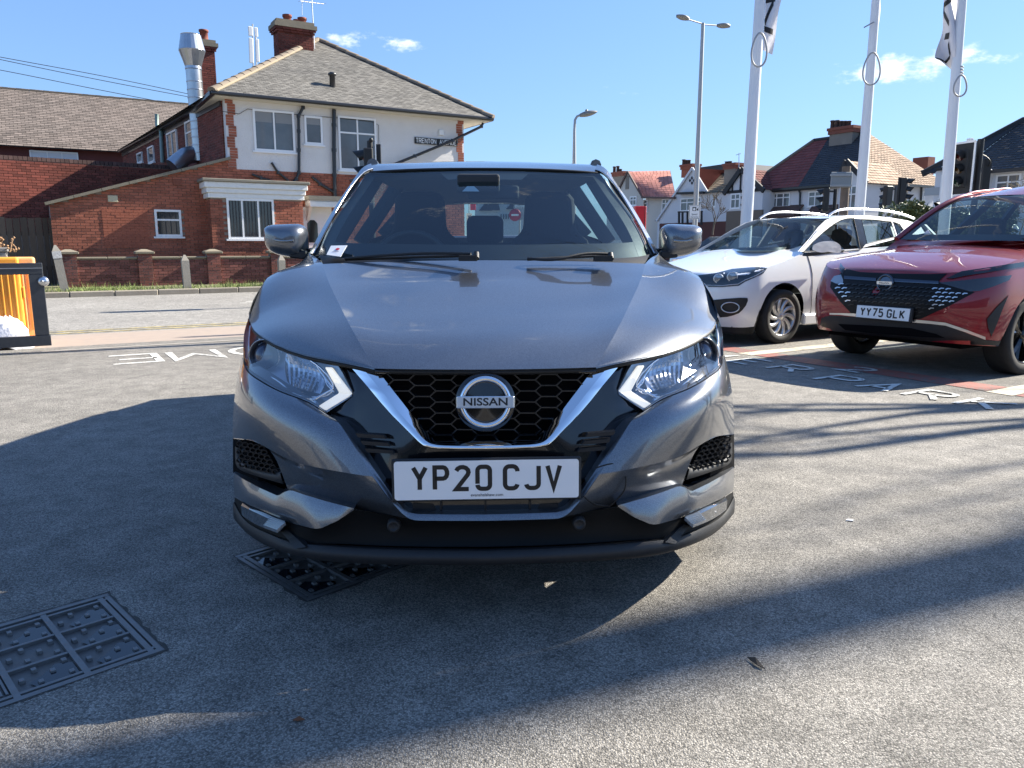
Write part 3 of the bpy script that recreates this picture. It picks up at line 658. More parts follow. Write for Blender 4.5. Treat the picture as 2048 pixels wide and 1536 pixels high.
    bp.grid([A, [a.lerp(b,.35)+Vector((0,-.004,0)) for a, b in zip(A,B)], [a.lerp(b,.7)+Vector((0,-.002,0)) for a, b in zip(A,B)], B], flip=True); bp.build('black_grille_panel', M_BLKGLOSS, car)
    for sgn in (-1, 1):
        for (x0, x1, y) in ((712,768,870),(722,776,885),(730,785,900)):
            P0, P1, P2, P3 = [onY(a, b, 2.17) for a, b in ((x0,y-5),(x1,y-1),(x1+5,y+6),(x0+5,y+3))]
            pts = [P0,P1,P2,P3]
            if sgn > 0: pts = [Vector((-p.x,p.y,p.z)) for p in pts]
            lv = MB(); lv.prism([p+Vector((0,.012,0)) for p in pts], (0,-.022,0)); lv.build('louvre_slat', M_BLK, car)
    # ---- chrome V
    Co = q((695.5,727.5,2.315),(712,746,2.285),(737,775,2.245),(760,803,2.22),(783,829,2.198),(805,851,2.18),(825,871,2.165),(838,884,2.155),(847,891,2.148),(860,895.5,2.143),(876,897.5,2.138),(920,899,2.13),(971,899.5,2.128))
    Ci = q((761,748.5,2.255),(770,760,2.247),(786,781,2.235),(803.5,803,2.222),(822,827,2.208),(840,848,2.196),(853,863,2.186),(861,873,2.178),(866.5,878,2.172),(872,880.5,2.168),(880,881.5,2.164),(920,882,2.156),(971,882,2.152))
    ch = MB(); A = full(pspline(Co, 48)); B = full(pspline(Ci, 48)); Mi = [a.lerp(b,.52)+Vector((0,-.011,0)) for a, b in zip(A,B)]
    M1 = [a.lerp(m,.5)+Vector((0,-.003,0)) for a, m in zip(A,Mi)]; M2 = [m.lerp(b,.5)+Vector((0,-.002,0)) for b, m in zip(B,Mi)]
    ch.grid([A, M1, Mi], flip=True); ch.grid([Mi, M2, B], flip=True); ch.grid([[p+Vector((0,.03,0)) for p in A], A], flip=True); ch.grid([B,[p+Vector((0,.03,0)) for p in B]], flip=True)
    ch.add([A[0],M1[0],Mi[0],M2[0],B[0],B[0]+Vector((0,.03,0)),A[0]+Vector((0,.03,0))], [tuple(range(7))])
    ch.build('chrome_grille_trim', M_CHROME, car)
    # ---- mesh grille behind it
    reg = [(735,733),(971,733),(1207,733),(1150,803),(1084,885),(1066,891),(876,891),(858,885),(792,803)]
    back = MB(); back.prism([onY(a,b,2.275) for a, b in [(740,734),(1202,734),(1090,905),(852,905)]], (0,.02,0)); back.build('grille_back', M_DARK, car)
    def inside(p):
        c = False; n = len(reg)
        for i in range(n):
            (x1,y1),(x2,y2) = reg[i], reg[(i+1)%n]
            if (y1 > p[1]) != (y2 > p[1]) and p[0] < (x2-x1)*(p[1]-y1)/(y2-y1)+x1: c = not c
        return c
    gr = MB(); segs = set()
    W, Hh, dx = 27, 22, 42      # hexagons, in photo pixels on the grille plane
    for i in range(-8, 9):
        for j in range(-1, 9):
            cx = 971+i*dx; cy = 748+j*Hh+(Hh/2 if i % 2 else 0)
            hx = [(cx-15,cy-Hh/2),(cx+15,cy-Hh/2),(cx+27,cy),(cx+15,cy+Hh/2),(cx-15,cy+Hh/2),(cx-27,cy)]
            for k in range(6):
                a, b = hx[k], hx[(k+1)%6]; key = tuple(sorted(((round(a[0]),round(a[1])),(round(b[0]),round(b[1])))))
                if key not in segs and inside(a) and inside(b): segs.add(key)
    yg = lambda x: 2.225+.03*((x-971)/220)**2
    for a, b in segs: gr.beam(onY(*a, yg(a[0])), onY(*b, yg(b[0])), .0036, .016, up=(0,1,0))
    gr.build('grille_mesh', mat('grille_black', (.008,.009,.011), .4, coat=.2), car)
    gt = MB(); gt.tube([onY(a,b,2.235) for a, b in ((750,743),(860,744.5),(971,745),(1082,744.5),(1192,743))], .006, 5); gt.build('grille_head_bar', M_BLKGLOSS, car)
    # ---- emblem
    ec = onY(971, 804, 2.165); axn = Vector((0,-.98,.16)).normalized()
    em = MB(); em.lathe([(.054,-.012),(.0605,.004),(.068,.009),(.0745,.004),(.077,-.012)], ec, axn, 48, caps=False); emb = em.build('emblem_ring', M_CHROME, car)
    e2 = MB(); e2.lathe([(.088,-.03),(.086,-.008),(.056,-.006),(.001,-.002)], ec, axn, 40, caps=False); e2.build('emblem_disc', M_BLKGLOSS, emb)
    upv = Vector((0,.16,.98)).normalized(); Me = frame_M(ec+axn*.012, (1,0,0), upv)
    e3 = MB(M=Me); e3.box((0,0,0),(.165,.034,.008)); e3.build('emblem_bar', mat('brushed_silver', (.70,.71,.73), .30, metal=.9), emb, bevel=.002)
    text_obj('emblem_lettering', 'NISSAN', M_INK, frame_M(ec+axn*.0168,(1,0,0),upv), .030, emb, .0006, xscale=1.28, bold=.0006)
    # ---- plate
    pc = (onY(791,925,2.088)+onY(1155,920,2.088)+onY(1153,993,2.088)+onY(793,998,2.088))/4; pc.y = 2.088
    ux = Vector((1,0,.006)).normalized(); uy = Vector((0,.05,1)).normalized()
    Mp = frame_M(pc, ux, uy)
    pf = MB(M=Mp); pf.box((0,.0,-.006),(.535,.124,.010)); hold = pf.build('plate_holder', M_BLK, car, bevel=.004)
    pl = MB(M=Mp); w, h, r = .26, .0555, .008
    ol = [(w-r+r*math.cos(a), h-r+r*math.sin(a)) for a in np.linspace(0,math.pi/2,5)]+[(-w+r+r*math.cos(a), h-r+r*math.sin(a)) for a in np.linspace(math.pi/2,math.pi,5)]+[(-w+r+r*math.cos(a), -h+r+r*math.sin(a)) for a in np.linspace(math.pi,1.5*math.pi,5)]+[(w-r+r*math.cos(a), -h+r+r*math.sin(a)) for a in np.linspace(1.5*math.pi,2*math.pi,5)]
    pl.prism([(x,y,-.001) for x, y in ol], (0,0,.003)); plate = pl.build('number_plate', M_PLATE, car)
    tx = MB(); plate_text(tx, 'YP20 CJV', frame_M(pc+Mp.to_3x3().col[2]*.0026+Mp.to_3x3().col[1]*.006, ux, uy), h=.076, w=.0475, sw=.0125, gap=.0125, space=.030); tx.build('plate_lettering', M_INK, plate)
    text_obj('dealer_lettering', 'evanshalshaw.com', M_INK, frame_M(pc+Mp.to_3x3().col[2]*.0026-Mp.to_3x3().col[1]*.0435, ux, uy), .0125, plate, .0002)
    # ---- lower opening under the plate and the black lower fascia
    lo = MB(); lo.prism([onY(a,b,2.155) for a, b in ((760,960),(1182,960),(1135,1024),(1118,1030),(824,1030),(807,1024))], (0,.05,0)); lo.build('lower_opening', M_DARK, car)
    vb = MB()
    for x in (882, 971, 1060): vb.beam(onY(x,999,2.145), onY(x,1028,2.145), .006, .02, up=(0,1,0))
    vb.beam(onY(826,1012,2.15), onY(1116,1012,2.15), .012, .02); vb.build('lower_grille_bar', M_BLK, car)
    Dt = q((469,994,2.715),(495,1010,2.55),(545,1031,2.375),(588,1049,2.28),(630,1058.5,2.215),(676,1043,2.18),(708,1020,2.17),(745,1025,2.16),(800,1035,2.14),(850,1042,2.125),(971,1043,2.115))
    Db = q((468,1022,2.715),(500,1050,2.53),(545,1072,2.37),(590,1085,2.27),(640,1089,2.215),(680,1091,2.19),(720,1094,2.17),(760,1097,2.155),(810,1099,2.14),(870,1101,2.125),(971,1101.5,2.115))
    fa = MB(); A = full(pspline(Dt, 40)); B = full(pspline(Db, 40)); fa.grid([A, [a.lerp(b,.5)+Vector((0,.055*max(0,1-(a.x/.55)**2)+.004,0)) for a, b in zip(A,B)], [b+Vector((0,.03*max(0,1-(b.x/.6)**2),0)) for b in B]], flip=True); fa.build('lower_fascia', mat('shaded_black_plastic', (.0045,.005,.0055), .65, spec=.3), car)  # darker black than the lip: shade of the recess put into the colour
    Lt = q((467.5,1004,2.712),(478,1025,2.64),(500,1049,2.52),(545,1071,2.355),(590,1086,2.255),(640,1091,2.20),(700,1095,2.165),(760,1098,2.14),(850,1100.5,2.11),(971,1101.5,2.10))
    Lm = q((466.5,1022,2.715),(474,1040,2.64),(502,1069,2.50),(545,1092,2.335),(590,1104,2.235),(640,1111,2.18),(700,1116,2.145),(760,1119,2.12),(850,1121,2.09),(971,1122,2.08))
    Lb = q((468,1038,2.73),(480,1052,2.66),(514,1081,2.53),(552,1098,2.375),(590,1111,2.265),(640,1121,2.205),(700,1126,2.17),(760,1128.5,2.145),(850,1130,2.115),(971,1131,2.105))
    lp = MB(); A, B, C = full(nspline(Lt,40)), full(nspline(Lm,40)), full(nspline(Lb,40)); lp.grid([A,[a.lerp(b,.5)+Vector((0,-.008,.002)) for a,b in zip(A,B)],B,[b.lerp(c,.5)+Vector((0,-.004,-.002)) for b,c in zip(B,C)],C], flip=True); lp.grid([C,[p+Vector((0,.25,.01)) for p in C]], flip=True); lp.grid([[p+Vector((0,.04,-.01)) for p in A], A], flip=True)
    lp.build('front_lip', M_BLK, car)
    # diagonal webs beside the lamps
    for sgn in (-1, 1):
        X = lambda L_: L_ if sgn < 0 else mir(L_)
        wv = MB(); A = X(q((560,1062,2.31),(575,1078,2.275),(590,1098,2.225))); B = X(q((572,1058,2.30),(590,1074,2.262),(612,1094,2.205)))
        wv.grid([[p+Vector((0,.03,0)) for p in A], A, B, [p+Vector((0,.03,0)) for p in B]], smooth=False, flip=sgn < 0); wv.build('fascia_web', M_BLK, car)
        # side intake with mesh and hockey-stick surround
        ik = MB(); ik.prism(X([onY(a,b,2.74 if a < 500 else 2.54) for a, b in ((466,874),(500,881),(540,900),(566,945),(590,985),(520,975),(466,946))]), (0,.06,0)); intake = ik.build('side_intake', M_DARK, car)
        im = MB()
        for r_ in range(6):
            for c_ in range(8):
                cx, cy = 480+c_*11+(5 if r_ % 2 else 0), 886+r_*8.5+c_*2.4
                if cx > 532+r_*4.5: continue
                Yd = 2.60-.0028*(cx-476)
                hx = [onY(cx+6.2*math.cos(R(60*k)), cy+5*math.sin(R(60*k)), Yd) for k in range(6)]
                if sgn > 0: hx = mir(hx)
                for k in range(6): im.beam(hx[k], hx[(k+1)%6], .0034, .01, up=(0,1,0))
        im.build('intake_mesh', mat('intake_grey', (.014,.015,.017), .45), intake)
        hs = MB(); o_ = X(q((470,893,2.68),(471,926,2.665),(478,938,2.62),(500,948,2.53),(545,962,2.38),(566,968,2.335))); i_ = X(q((480,897,2.66),(480,920,2.65),(486,928,2.60),(510,936,2.52),(545,944,2.41),(560,947,2.355)))
        hs.grid([[p+Vector((0,.05,0)) for p in nspline(i_,16)], nspline(i_,16), nspline(o_,16), [p+Vector((0,.05,-.01)) for p in nspline(o_,16)]], flip=sgn < 0); hs.build('intake_surround', M_BLK, intake)
        sn = MB(); p = X([onY(492,902,2.58)])[0]; sn.lathe([(.012,0),(.012,.012),(.008,.014),(.001,.0145)], p, (0,-1,0), 14, caps=False); sn.build('parking_sensor', M_BLK, intake)
        p = X([onY(787,1053,2.135)])[0]; s2 = MB(); s2.lathe([(.021,-.03),(.019,.0),(.013,.004),(.012,.001),(.001,.002)], p, (0,-1,0), 18, caps=False); s2.build('parking_sensor', M_BLK, car)
        # fog lamp with a ribbed end lens
        Lq = lambda *a: X(q(*a))
        fg = MB(); T_ = nspline(Lq((484,1009,2.60),(510,1021,2.475),(540,1035,2.365),(568,1047.5,2.29)),12); B_ = nspline(Lq((486,1028,2.61),(508,1043,2.475),(532,1054,2.375),(556,1062,2.30)),12)
        fg.grid([[p+Vector((0,.02,.006)) for p in T_],[p+Vector((0,-.012,0)) for p in T_],[p+Vector((0,-.012,0)) for p in B_],[p+Vector((0,.02,-.006)) for p in B_]], flip=sgn < 0, smooth=False); fgo = fg.build('fog_lamp', mat('smoked_lamp', (.10,.105,.11), .06, metal=.5, coat=1), car)
        rb = MB()
        for k in range(6):
            u = k/5; a0 = Lq((541+(528-541)*u, 1036+(1052-1036)*u, 2.335))[0]; a1 = Lq((570+(555-570)*u, 1048+(1062-1048)*u, 2.262))[0]; rb.beam(a0, a1, .010, .0046, up=(0,1,0))
        rb.build('ribbed_lens', mat('clear_ribbed_lens', (.30,.315,.33), .12, metal=.5, coat=1), fgo)
        # ---- headlamp: dark bowl, projector, reflector, light guide, bezel, clear cover
        top = q((497,637,2.83),(507,659,2.70),(524,675,2.59),(558,694.5,2.485),(606,712,2.40),(670,727,2.32))
        bot = q((486,716,2.71),(494,739,2.57),(523,761,2.44),(572,786,2.34),(621,805.5,2.29),(652,826,2.265))
        rgt = q((652,826,2.265),(708,789.5,2.262),(680,736,2.305),(670,727,2.32))
        lft = q((486,716,2.71),(487,685,2.75),(491,655,2.81),(497,637,2.83))
        G = coons(bot, top, lft, rgt, 26, 12, straight=('r',)); inn = Vector((0,.0,0))
        hh = MB(); G2 = [[p+Vector((0,.018+.067*min(1,j/11),-.003)) for j, p in enumerate(r_)] for r_ in G]; G2 = mirx(G2) if sgn > 0 else G2
        hh.grid(G2, flip=sgn < 0)
        rim_ = [p for p in G[0]]+[r_[-1] for r_ in G[1:]]+G[-1][-2::-1]+[r_[0] for r_ in G[-2:0:-1]]
        rim2 = [p for p in G2[0]]+[r_[-1] for r_ in G2[1:]]+G2[-1][-2::-1]+[r_[0] for r_ in G2[-2:0:-1]]
        rim_ = mir(rim_) if sgn > 0 else rim_
        hh.grid([rim_, rim2], closed=True, smooth=False); hl = hh.build('headlamp', mat('lamp_bowl', (.46,.48,.52), .2, metal=.55), car)
        cv = MB(); Gc = [[p+Vector((0,-.003,0)) for p in r_] for r_ in G]; Gc = mirx(Gc) if sgn > 0 else Gc; cv.grid(Gc, flip=sgn < 0); cv.build('clear_cover', M_LENS, hl)
        bz = MB(); bl = X([p+Vector((0,.02,.0)) for p in nspline(q((488,735,2.58),(497,752,2.54),(523,775-8,2.44),(572,789-2,2.345),(621,807,2.29),(650,823,2.268)),20)]); b2 = X([p+Vector((0,.05,.0)) for p in nspline(q((500,728,2.62),(510,744,2.56),(530,757,2.47),(575,775,2.37),(615,790,2.32),(640,806,2.29)),20)]); bz.grid([bl,b2], flip=sgn < 0); bz.build('lamp_bezel', M_CHROME, hl)
        dr = MB(); oq = X(q((649,735,2.312),(664,735.5,2.308),(705,789.5,2.268),(651,822,2.272),(636,813,2.285),(678,786.5,2.288)))
        dr.prism([p+Vector((0,.012,0)) for p in oq], (0,-.010,0)); dr.build('daytime_light_guide', M_DRL, hl, bevel=.003)
        ln = MB()
        edge = X(q((501,652,2.76),(498,690,2.70),(508,735,2.57),(560,765,2.40),(622,795,2.32),(667,780,2.31),(640,735,2.34),(622,722,2.37))); ln.tube(nspline(edge, 30), .0032, 6); ln.build('lamp_trim_line', M_CHROME, hl)
        c_ = X([onY(537,711,2.585)])[0]; axd = Vector((sgn*.25,-1,.05)); rr_ = .056
        pj = MB(); pj.lathe([(rr_*1.04,.026),(rr_,.032),(rr_*.94,.028),(rr_*.84,.008)], c_, axd, 28, caps=False); pjo = pj.build('projector_ring', mat('dull_reflector', (.30,.31,.34), .2, metal=.9), hl)
        pl_ = MB(); pl_.lathe([(rr_*.86,0),(rr_*.78,.018),(rr_*.56,.032),(rr_*.28,.040),(.001,.042)], c_, axd, 26, caps=False); pl_.build('projector_lens', mat('projector_glass', (.030,.040,.075), .03, metal=.2, coat=1), hl)
        rbm = MB(); RB = coons(q((576,768,2.415),(604,779,2.37),(640,788,2.335)), q((572,706,2.475),(604,716,2.43),(636,729,2.385)), q((576,768,2.415),(570,736,2.46),(572,706,2.475)), q((640,788,2.335),(652,758,2.36),(636,729,2.385)), 18, 10, bulge=(0,.035,0))
        RB = [[p+Vector((0,.0035*(j % 2),0)) for j, p in enumerate(r_)] for r_ in RB]; RB = mirx(RB) if sgn > 0 else RB
        rbm.grid(RB, smooth=False, flip=sgn < 0); rbm.build('ribbed_reflector', mat('lamp_chrome', (.50,.53,.58), .13, metal=1), hl)
        cf_ = MB(); cf_.tube(X(q((634,731,2.372),(666,778,2.305),(626,800,2.30))), .0042, 6); cf_.tube(X(q((644,741,2.36),(655,770,2.325),(668,784,2.30))), .003, 6); cf_.build('chevron_frame', M_CHROME, hl)
        fn = MB(); fn.prism(X(q((640,748,2.36),(660,744,2.345),(690,786,2.30),(668,790,2.305))), (0,.01,0)); fn.build('light_guide_base', M_BLKGLOSS, hl)
        tr = MB(); TG = [[_samp(G,.07+.80*k/20,v)+Vector((0,.013,0)) for k in range(21)] for v in (.035,.10,.185+.0)]
        for k in range(21): TG[2][k] = _samp(G,.07+.80*k/20,.06+.16*math.sin(math.pi*min(1,k/20*1.05))**.7)+Vector((0,.016,0))
        TG = mirx(TG) if sgn > 0 else TG; tr.grid(TG, flip=sgn < 0); tr.build('lamp_inner_tray', M_BLKGLOSS, hl)
        # dark gap under the cover
        gp = MB(); L_ = X([p+Vector((0,.012,-.004)) for p in nspline(bot, 24)]); gp.tube(L_, .006, 6); gp.build('lamp_seal', M_RUB, hl)
# ================================================================ the two parked cars on the right, built on the bay grid
A29 = R(29)
UU, TT = Vector((math.cos(A29), math.sin(A29), 0)), Vector((-math.sin(A29), math.cos(A29), 0))
M_ST = Matrix.Rotation(A29, 4, 'Z')                       # (s, t, z) -> world
def ST(s, t, z=0.0): return M_ST @ Vector((s, t, z))
def onT(px, py, t): return onP(px, py, TT*t, TT)
def onS(px, py, s): return onP(px, py, UU*s, UU)
from mathutils.bvhtree import BVHTree
from mathutils.geometry import delaunay_2d_cdt

class Shell:
    """lower body swept round a plan curve; heads toward -s"""
    def __init__(S, s0, tc, w, L, nose, n, axles, Ra, zlo, zhi, lean, tuck=.05, zw=.62, tail=.5):
        S.tc, S.s0, S.w, S.L = tc, s0, w, L
        plan = []
        for i in range(29):      # nose quarter (superellipse), then the side, then the tail
            f = math.pi/2*i/28; plan.append((nose*(1-max(math.cos(f),0)**(2/n)), w*max(math.sin(f),1e-6)**(2/n)))
        xs = set()
        x = nose+.04
        while x < L-tail: xs.add(round(x,3)); x += .12
        for a in axles:
            for k in range(-9, 10): xs.add(round(a+Ra*math.sin(k/9*math.pi/2)*.999, 3))
            xs.add(a-Ra-.004); xs.add(a+Ra+.004)
        plan += [(x, w) for x in sorted(xs) if nose+.01 < x < L-tail]
        plan += [(L-tail*(1-max(math.sin(math.pi/2*i/10),1e-6)**.8), w*max(math.cos(math.pi/2*i/10),0)**.5) for i in range(11)]
        S.plan = plan; rows = 16; S.G = []
        for k in range(rows+1):
            r = []
            for (x, h) in plan:
                lo = zlo(x)
                for a in axles:
                    if abs(x-a) < Ra and h > w*.8: lo = max(lo, S.axz+math.sqrt(Ra*Ra-(x-a)**2)) if hasattr(S,'axz') else max(lo, .33+math.sqrt(max(Ra*Ra-(x-a)**2,0)))
                z = lo+(zhi(x)-lo)*k/rows
                ins = tuck*((z-zw)/.35)**2 if z < zw else tuck*.9*((z-zw)/.4)**2
                front = max(0, 1-x/max(nose,.01)); dx = lean*max(0, (z-zw)/.3)**2*front + .10*front*max(0,(.42-z)/.25)**1.5
                sc = (h-ins*(h/w))/max(h,1e-6); r.append(Vector((s0+x+dx+ins*front*.6, h*sc, z)))
            S.G.append(r)
    def world(S, sgn): return [[ST(p.x, S.tc+sgn*p.y, p.z) for p in r] for r in S.G]
    def build(S, parent, m, name='body'):
        mb = MB()
        mb.grid(S.world(-1), flip=True); mb.grid(S.world(1)); S.obj = mb.build(name, m, parent)
        S.mb = mb; S.bvh = BVHTree.FromPolygons([tuple(v) for v in mb.v], mb.f); return S.obj
    def hit(S, px, py, off=0.0):
        d = pix_dir(px, py).normalized(); h = S.bvh.ray_cast(CAMV, d)
        if h[0] is None:
            h = S.bvh.find_nearest(CAMV+d*8.2)
        return h[0]-d*off
    def decal(S, name, poly, m, parent, off=.006, step=7, thick=.012, **kw):
        """region outlined in photo pixels laid on the shell, with its own thickness"""
        P = [Vector(p) for p in poly]; n = len(P); pts = []
        for i in range(n):
            a, b = P[i], P[(i+1) % n]; k = max(1, int((b-a).length/step))
            pts += [a.lerp(b, j/k) for j in range(k)]
        nb = len(pts); x0, x1 = min(p.x for p in P), max(p.x for p in P); y0, y1 = min(p.y for p in P), max(p.y for p in P)
        def ins(q):
            c = False
            for i in range(n):
                a, b = P[i], P[(i+1) % n]
                if (a.y > q[1]) != (b.y > q[1]) and q[0] < (b.x-a.x)*(q[1]-a.y)/(b.y-a.y)+a.x: c = not c
            return c
        x = x0+step/2
        while x < x1:
            y = y0+step/2
            while y < y1:
                if ins((x, y)) and min((Vector((x,y))-p).length for p in pts[:nb]) > step*.45: pts.append(Vector((x, y)))
                y += step
            x += step
        r = delaunay_2d_cdt(pts, [(i, (i+1) % nb) for i in range(nb)], [], 1, 1e-4)
        vs = [S.hit(p.x, p.y, off) for p in r[0]]; fs = [list(f) for f in r[2]]
        ctr = sum(vs, Vector())/len(vs)
        mb = MB(); mb.add(vs, fs, True)
        nrm = Vector()
        for f in fs[:20]:
            a, b, c = vs[f[0]], vs[f[1]], vs[f[2]]; nrm += (b-a).cross(c-a)
        if nrm.dot(CAMV-ctr) < 0: mb.f = [f[::-1] for f in mb.f]
        if thick:
            B = [S.hit(p.x, p.y, off) for p in pts[:nb]]; D = [p+pix_dir(q.x,q.y).normalized()*(off+thick) for p, q in zip(B, pts[:nb])]
            mb.grid([B, D], smooth=False, closed=True)
        return mb.build(name, m, parent, **kw)

def white_car():
    car = empty('parked_car', ST(8.5, 7.0), A29, 'white estate car with silver roof bars, parked between the grey car and the red car', 'car')
    zhi = lambda x: np.interp(x, [0,.12,.3,.6,.95,1.25,2.2,3.6,4.4], [.78,.80,.835,.90,.975,1.065,1.10,1.16,1.10])
    zlo = lambda x: np.interp(x, [0,.3,.6,1.2,4.3], [.21,.20,.20,.20,.26])
    S = Shell(6.50, 7.0, .90, 4.5, .55, 2.6, (.87, 3.57), .385, zlo, zhi, .16)
    S.build(car, M_WHITE)
    q = lambda t, *pts: [onT(x, y, t) for x, y in pts]
    # bonnet between the wing tops
    top = S.G[-1]; i1 = next(i for i, p in enumerate(top) if p.x-6.5 > 1.2)
    edge = [ST(p.x, 7.0-p.y, p.z) for p in top[:i1+1]]; es = edge[0::2]; eL = [ST(p.x, 7.0+p.y, p.z) for p in top[:i1+1]][0::2]
    ws_b = [onT(1603,491,6.34), onT(1586,496.5,6.50), onS(1547,502,7.62), onS(1503,502.5,7.50), onT(1455,502.5,7.35), onT(1418,501,7.74)]
    mb = MB(); rows = []; nn = 16
    A = nspline(es, nn); B = nspline(eL, nn); wsb = nspline(ws_b, 20)
    for i in range(nn+1):
        a, b = A[i], B[i]; v = i/nn; row = []
        for j in range(21):
            u = j/20; p = a.lerp(b, u); wv = (1-abs(2*u-1)**2.2)
            row.append(p+Vector((0,0,.05*wv*min(1,3*v)))+UU*(-.0*wv))
        rows.append(row)
    last = rows[-1]; rows.append([p.lerp(w_, .55)+Vector((0,0,.006)) for p, w_ in zip(last, wsb)]); rows.append(wsb)
    mb.grid(rows, flip=False); bn = mb.build('bonnet', M_WHITE, car); smooth_by_angle(bn, 70)
    off = len(S.mb.v); S.bvh = BVHTree.FromPolygons([tuple(v) for v in S.mb.v+mb.v], S.mb.f+[[i+off for i in f] for f in mb.f])
    # windscreen, roof, pillars
    ws_t = [onT(1653,437.5,6.40), onS(1582,436,8.38), onT(1521,441,7.60)]
    wl = [ws_b[0], onT(1626,470,6.36), onT(1640,451,6.38), ws_t[0]]; wr = [ws_b[-1], onT(1458,476,7.70), onT(1503,450,7.63), ws_t[-1]]
    G = coons(ws_b, ws_t, wl, wr, 20, 12, bulge=tuple(-UU*.03+Vector((0,0,.02)))); w = MB(); w.grid(G, flip=True); w.build('windscreen', M_GLASS, car)
    fr = MB(); inn = UU*.012
    fr.grid([[ _samp(G,j/20,v)+inn for j in range(21)] for v in (0,.05,.10)]); fr.grid([[_samp(G,j/20,v)+inn for j in range(21)] for v in (.93,.97,1)]); fr.build('black_screen_border', mat('black_frit'), car)
    r0 = nspline(ws_t, 16); zr = 1.505
    rb = [ST(10.55, 6.42, 1.43), ST(10.62, 7.0, 1.47), ST(10.55, 7.58, 1.43)]
    RL = [r0[0], ST(9.0,6.36,1.49), ST(9.8,6.36,1.48), rb[0]]; RR = [r0[-1], ST(9.0,7.64,1.49), ST(9.8,7.64,1.48), rb[2]]
    rf = MB(); rf.grid(coons(r0[::4], rb, RL, RR, 16, 16, bulge=(0,0,.035)), flip=True); rf.build('roof', M_WHITE, car)
    # upper side: white frame with glass set in, on a leaning plane
    def side(px, py): 
        t = 6.15
        for _ in range(6):
            p = onT(px, py, t); t = 6.12+max(0, p.z-1.02)*.50
        return onT(px, py, t)
    outer = [(1600,503),(1622,478),(1640,455),(1655,440.5),(1672,434),(1700,431),(1740,431.5),(1779,435),(1815,441),(1839,449),(1850,466),(1800,476),(1760,486),(1712,499),(1682,503),(1640,506)]
    wins = {'front_side_window': [(1607.5,503),(1625,484),(1644,466.5),(1658,455),(1670,446.5),(1682,440),(1693,437),(1707,436),(1713,462),(1720.5,499),(1682,502.5)],
            'rear_side_window': [(1723,438.5),(1750,439.5),(1782,443),(1792,473.5),(1765,480),(1734,487.5)], 'quarter_window': [(1786.5,443.5),(1799,448),(1808,461.5),(1796,472)]}
    P3 = {k: [side(*p) for p in v] for k, v in wins.items()}
    pts = [Vector(p) for p in outer]; ed = [(i, (i+1) % len(outer)) for i in range(len(outer))]; holes = []
    for v in wins.values():
        n0 = len(pts); pts += [Vector(p) for p in v]; ed += [(n0+i, n0+(i+1) % len(v)) for i in range(len(v))]
    r = delaunay_2d_cdt(pts, ed, [], 1, 1e-4)
    def inp(c, poly):
        k = False
        for i in range(len(poly)):
            a, b = poly[i], poly[(i+1) % len(poly)]
            if (a[1] > c[1]) != (b[1] > c[1]) and c[0] < (b[0]-a[0])*(c[1]-a[1])/(b[1]-a[1])+a[0]: k = not k
        return k
    fs = []
    for f in r[2]:
        c = sum((r[0][i] for i in f), Vector((0,0)))/len(f)
        if inp(c, outer) and not any(inp(c, v) for v in wins.values()): fs.append(list(f))
    near = [side(*p) for p in r[0]]
    mirT = lambda p: p + TT*(2*(7.0-p.dot(TT)))
    for k, vs in enumerate((near, [mirT(p) for p in near])):
        m_ = MB(); m_.add(vs, fs, False); m_.add([p+TT*(.03 if k == 0 else -.03) for p in vs], [f[::-1] for f in fs])
        m_.build('side_frame', M_WHITE, car)
        for nm, poly in P3.items():
            g = MB(); L_ = poly if k == 0 else [mirT(p) for p in poly]; off = TT*(.012 if k == 0 else -.012)
            g.add([p+off for p in L_], [tuple(range(len(L_)))]); go = g.build(nm, M_GLASS, car)
            if k == 0:
                sl = MB(); sl.tube(L_+[L_[0]], .006, 5); sl.build('window_seal', M_RUB, go)
    bp = MB(); a = [side(1708,437), side(1721.5,438), side(1733,487), side(1721.5,499)]; bp.prism([p-TT*.004 for p in a], TT*.01); bp.build('black_door_pillar', M_BLKGLOSS, car)
    # roof bars
    rb1 = MB(); L_ = [onT(x, y, 6.45) for x, y in ((1656,432),(1664,426),(1673,421.5),(1688,418.5),(1730,418.5),(1779,423),(1800,427.5),(1815,432),(1828,437))]; rb1.tube(nspline(L_, 30), .015, 8); rb1.build('roof_bar', M_SATIN, car)
    rb2 = MB(); rb2.tube(nspline([mirT(p) for p in L_], 30), .015, 8); rb2.build('roof_bar', M_SATIN, car)
    # tail
    tl = MB(); tl.prism([ST(10.9,6.2,.6),ST(10.9,7.8,.6),ST(10.85,7.75,1.12),ST(10.85,6.25,1.12)], UU*.06); tl.prism([ST(10.85,6.25,1.12),ST(10.55,6.42,1.43),ST(10.58,6.5,1.44),ST(10.86,6.38,1.12)], UU*.05); tl.prism([ST(10.85,7.75,1.12),ST(10.55,7.58,1.43),ST(10.58,7.5,1.44),ST(10.86,7.62,1.12)], UU*.05); tl.build('tailgate', M_WHITE, car)
    rw = MB(); rw.add([ST(10.84,6.36,1.13),ST(10.84,7.64,1.13),ST(10.6,7.5,1.43),ST(10.6,6.5,1.43)], [(0,1,2,3)]); rw.build('rear_window', M_GLASS, car)
    # wheels
    for t_, sg in ((6.19, -1), (7.81, 1)):
        for x in (7.37, 10.07): wheel(ST(x, t_, .318), TT*sg, .318, .20, car, 5, swirl=True)
    ub = MB(M_ST); ub.bx((6.75,6.3,.2),(10.8,7.7,.34)); ub.bx((6.9,6.42,.3),(10.7,7.58,.66)); ub.build('underbody', M_DARK, car)
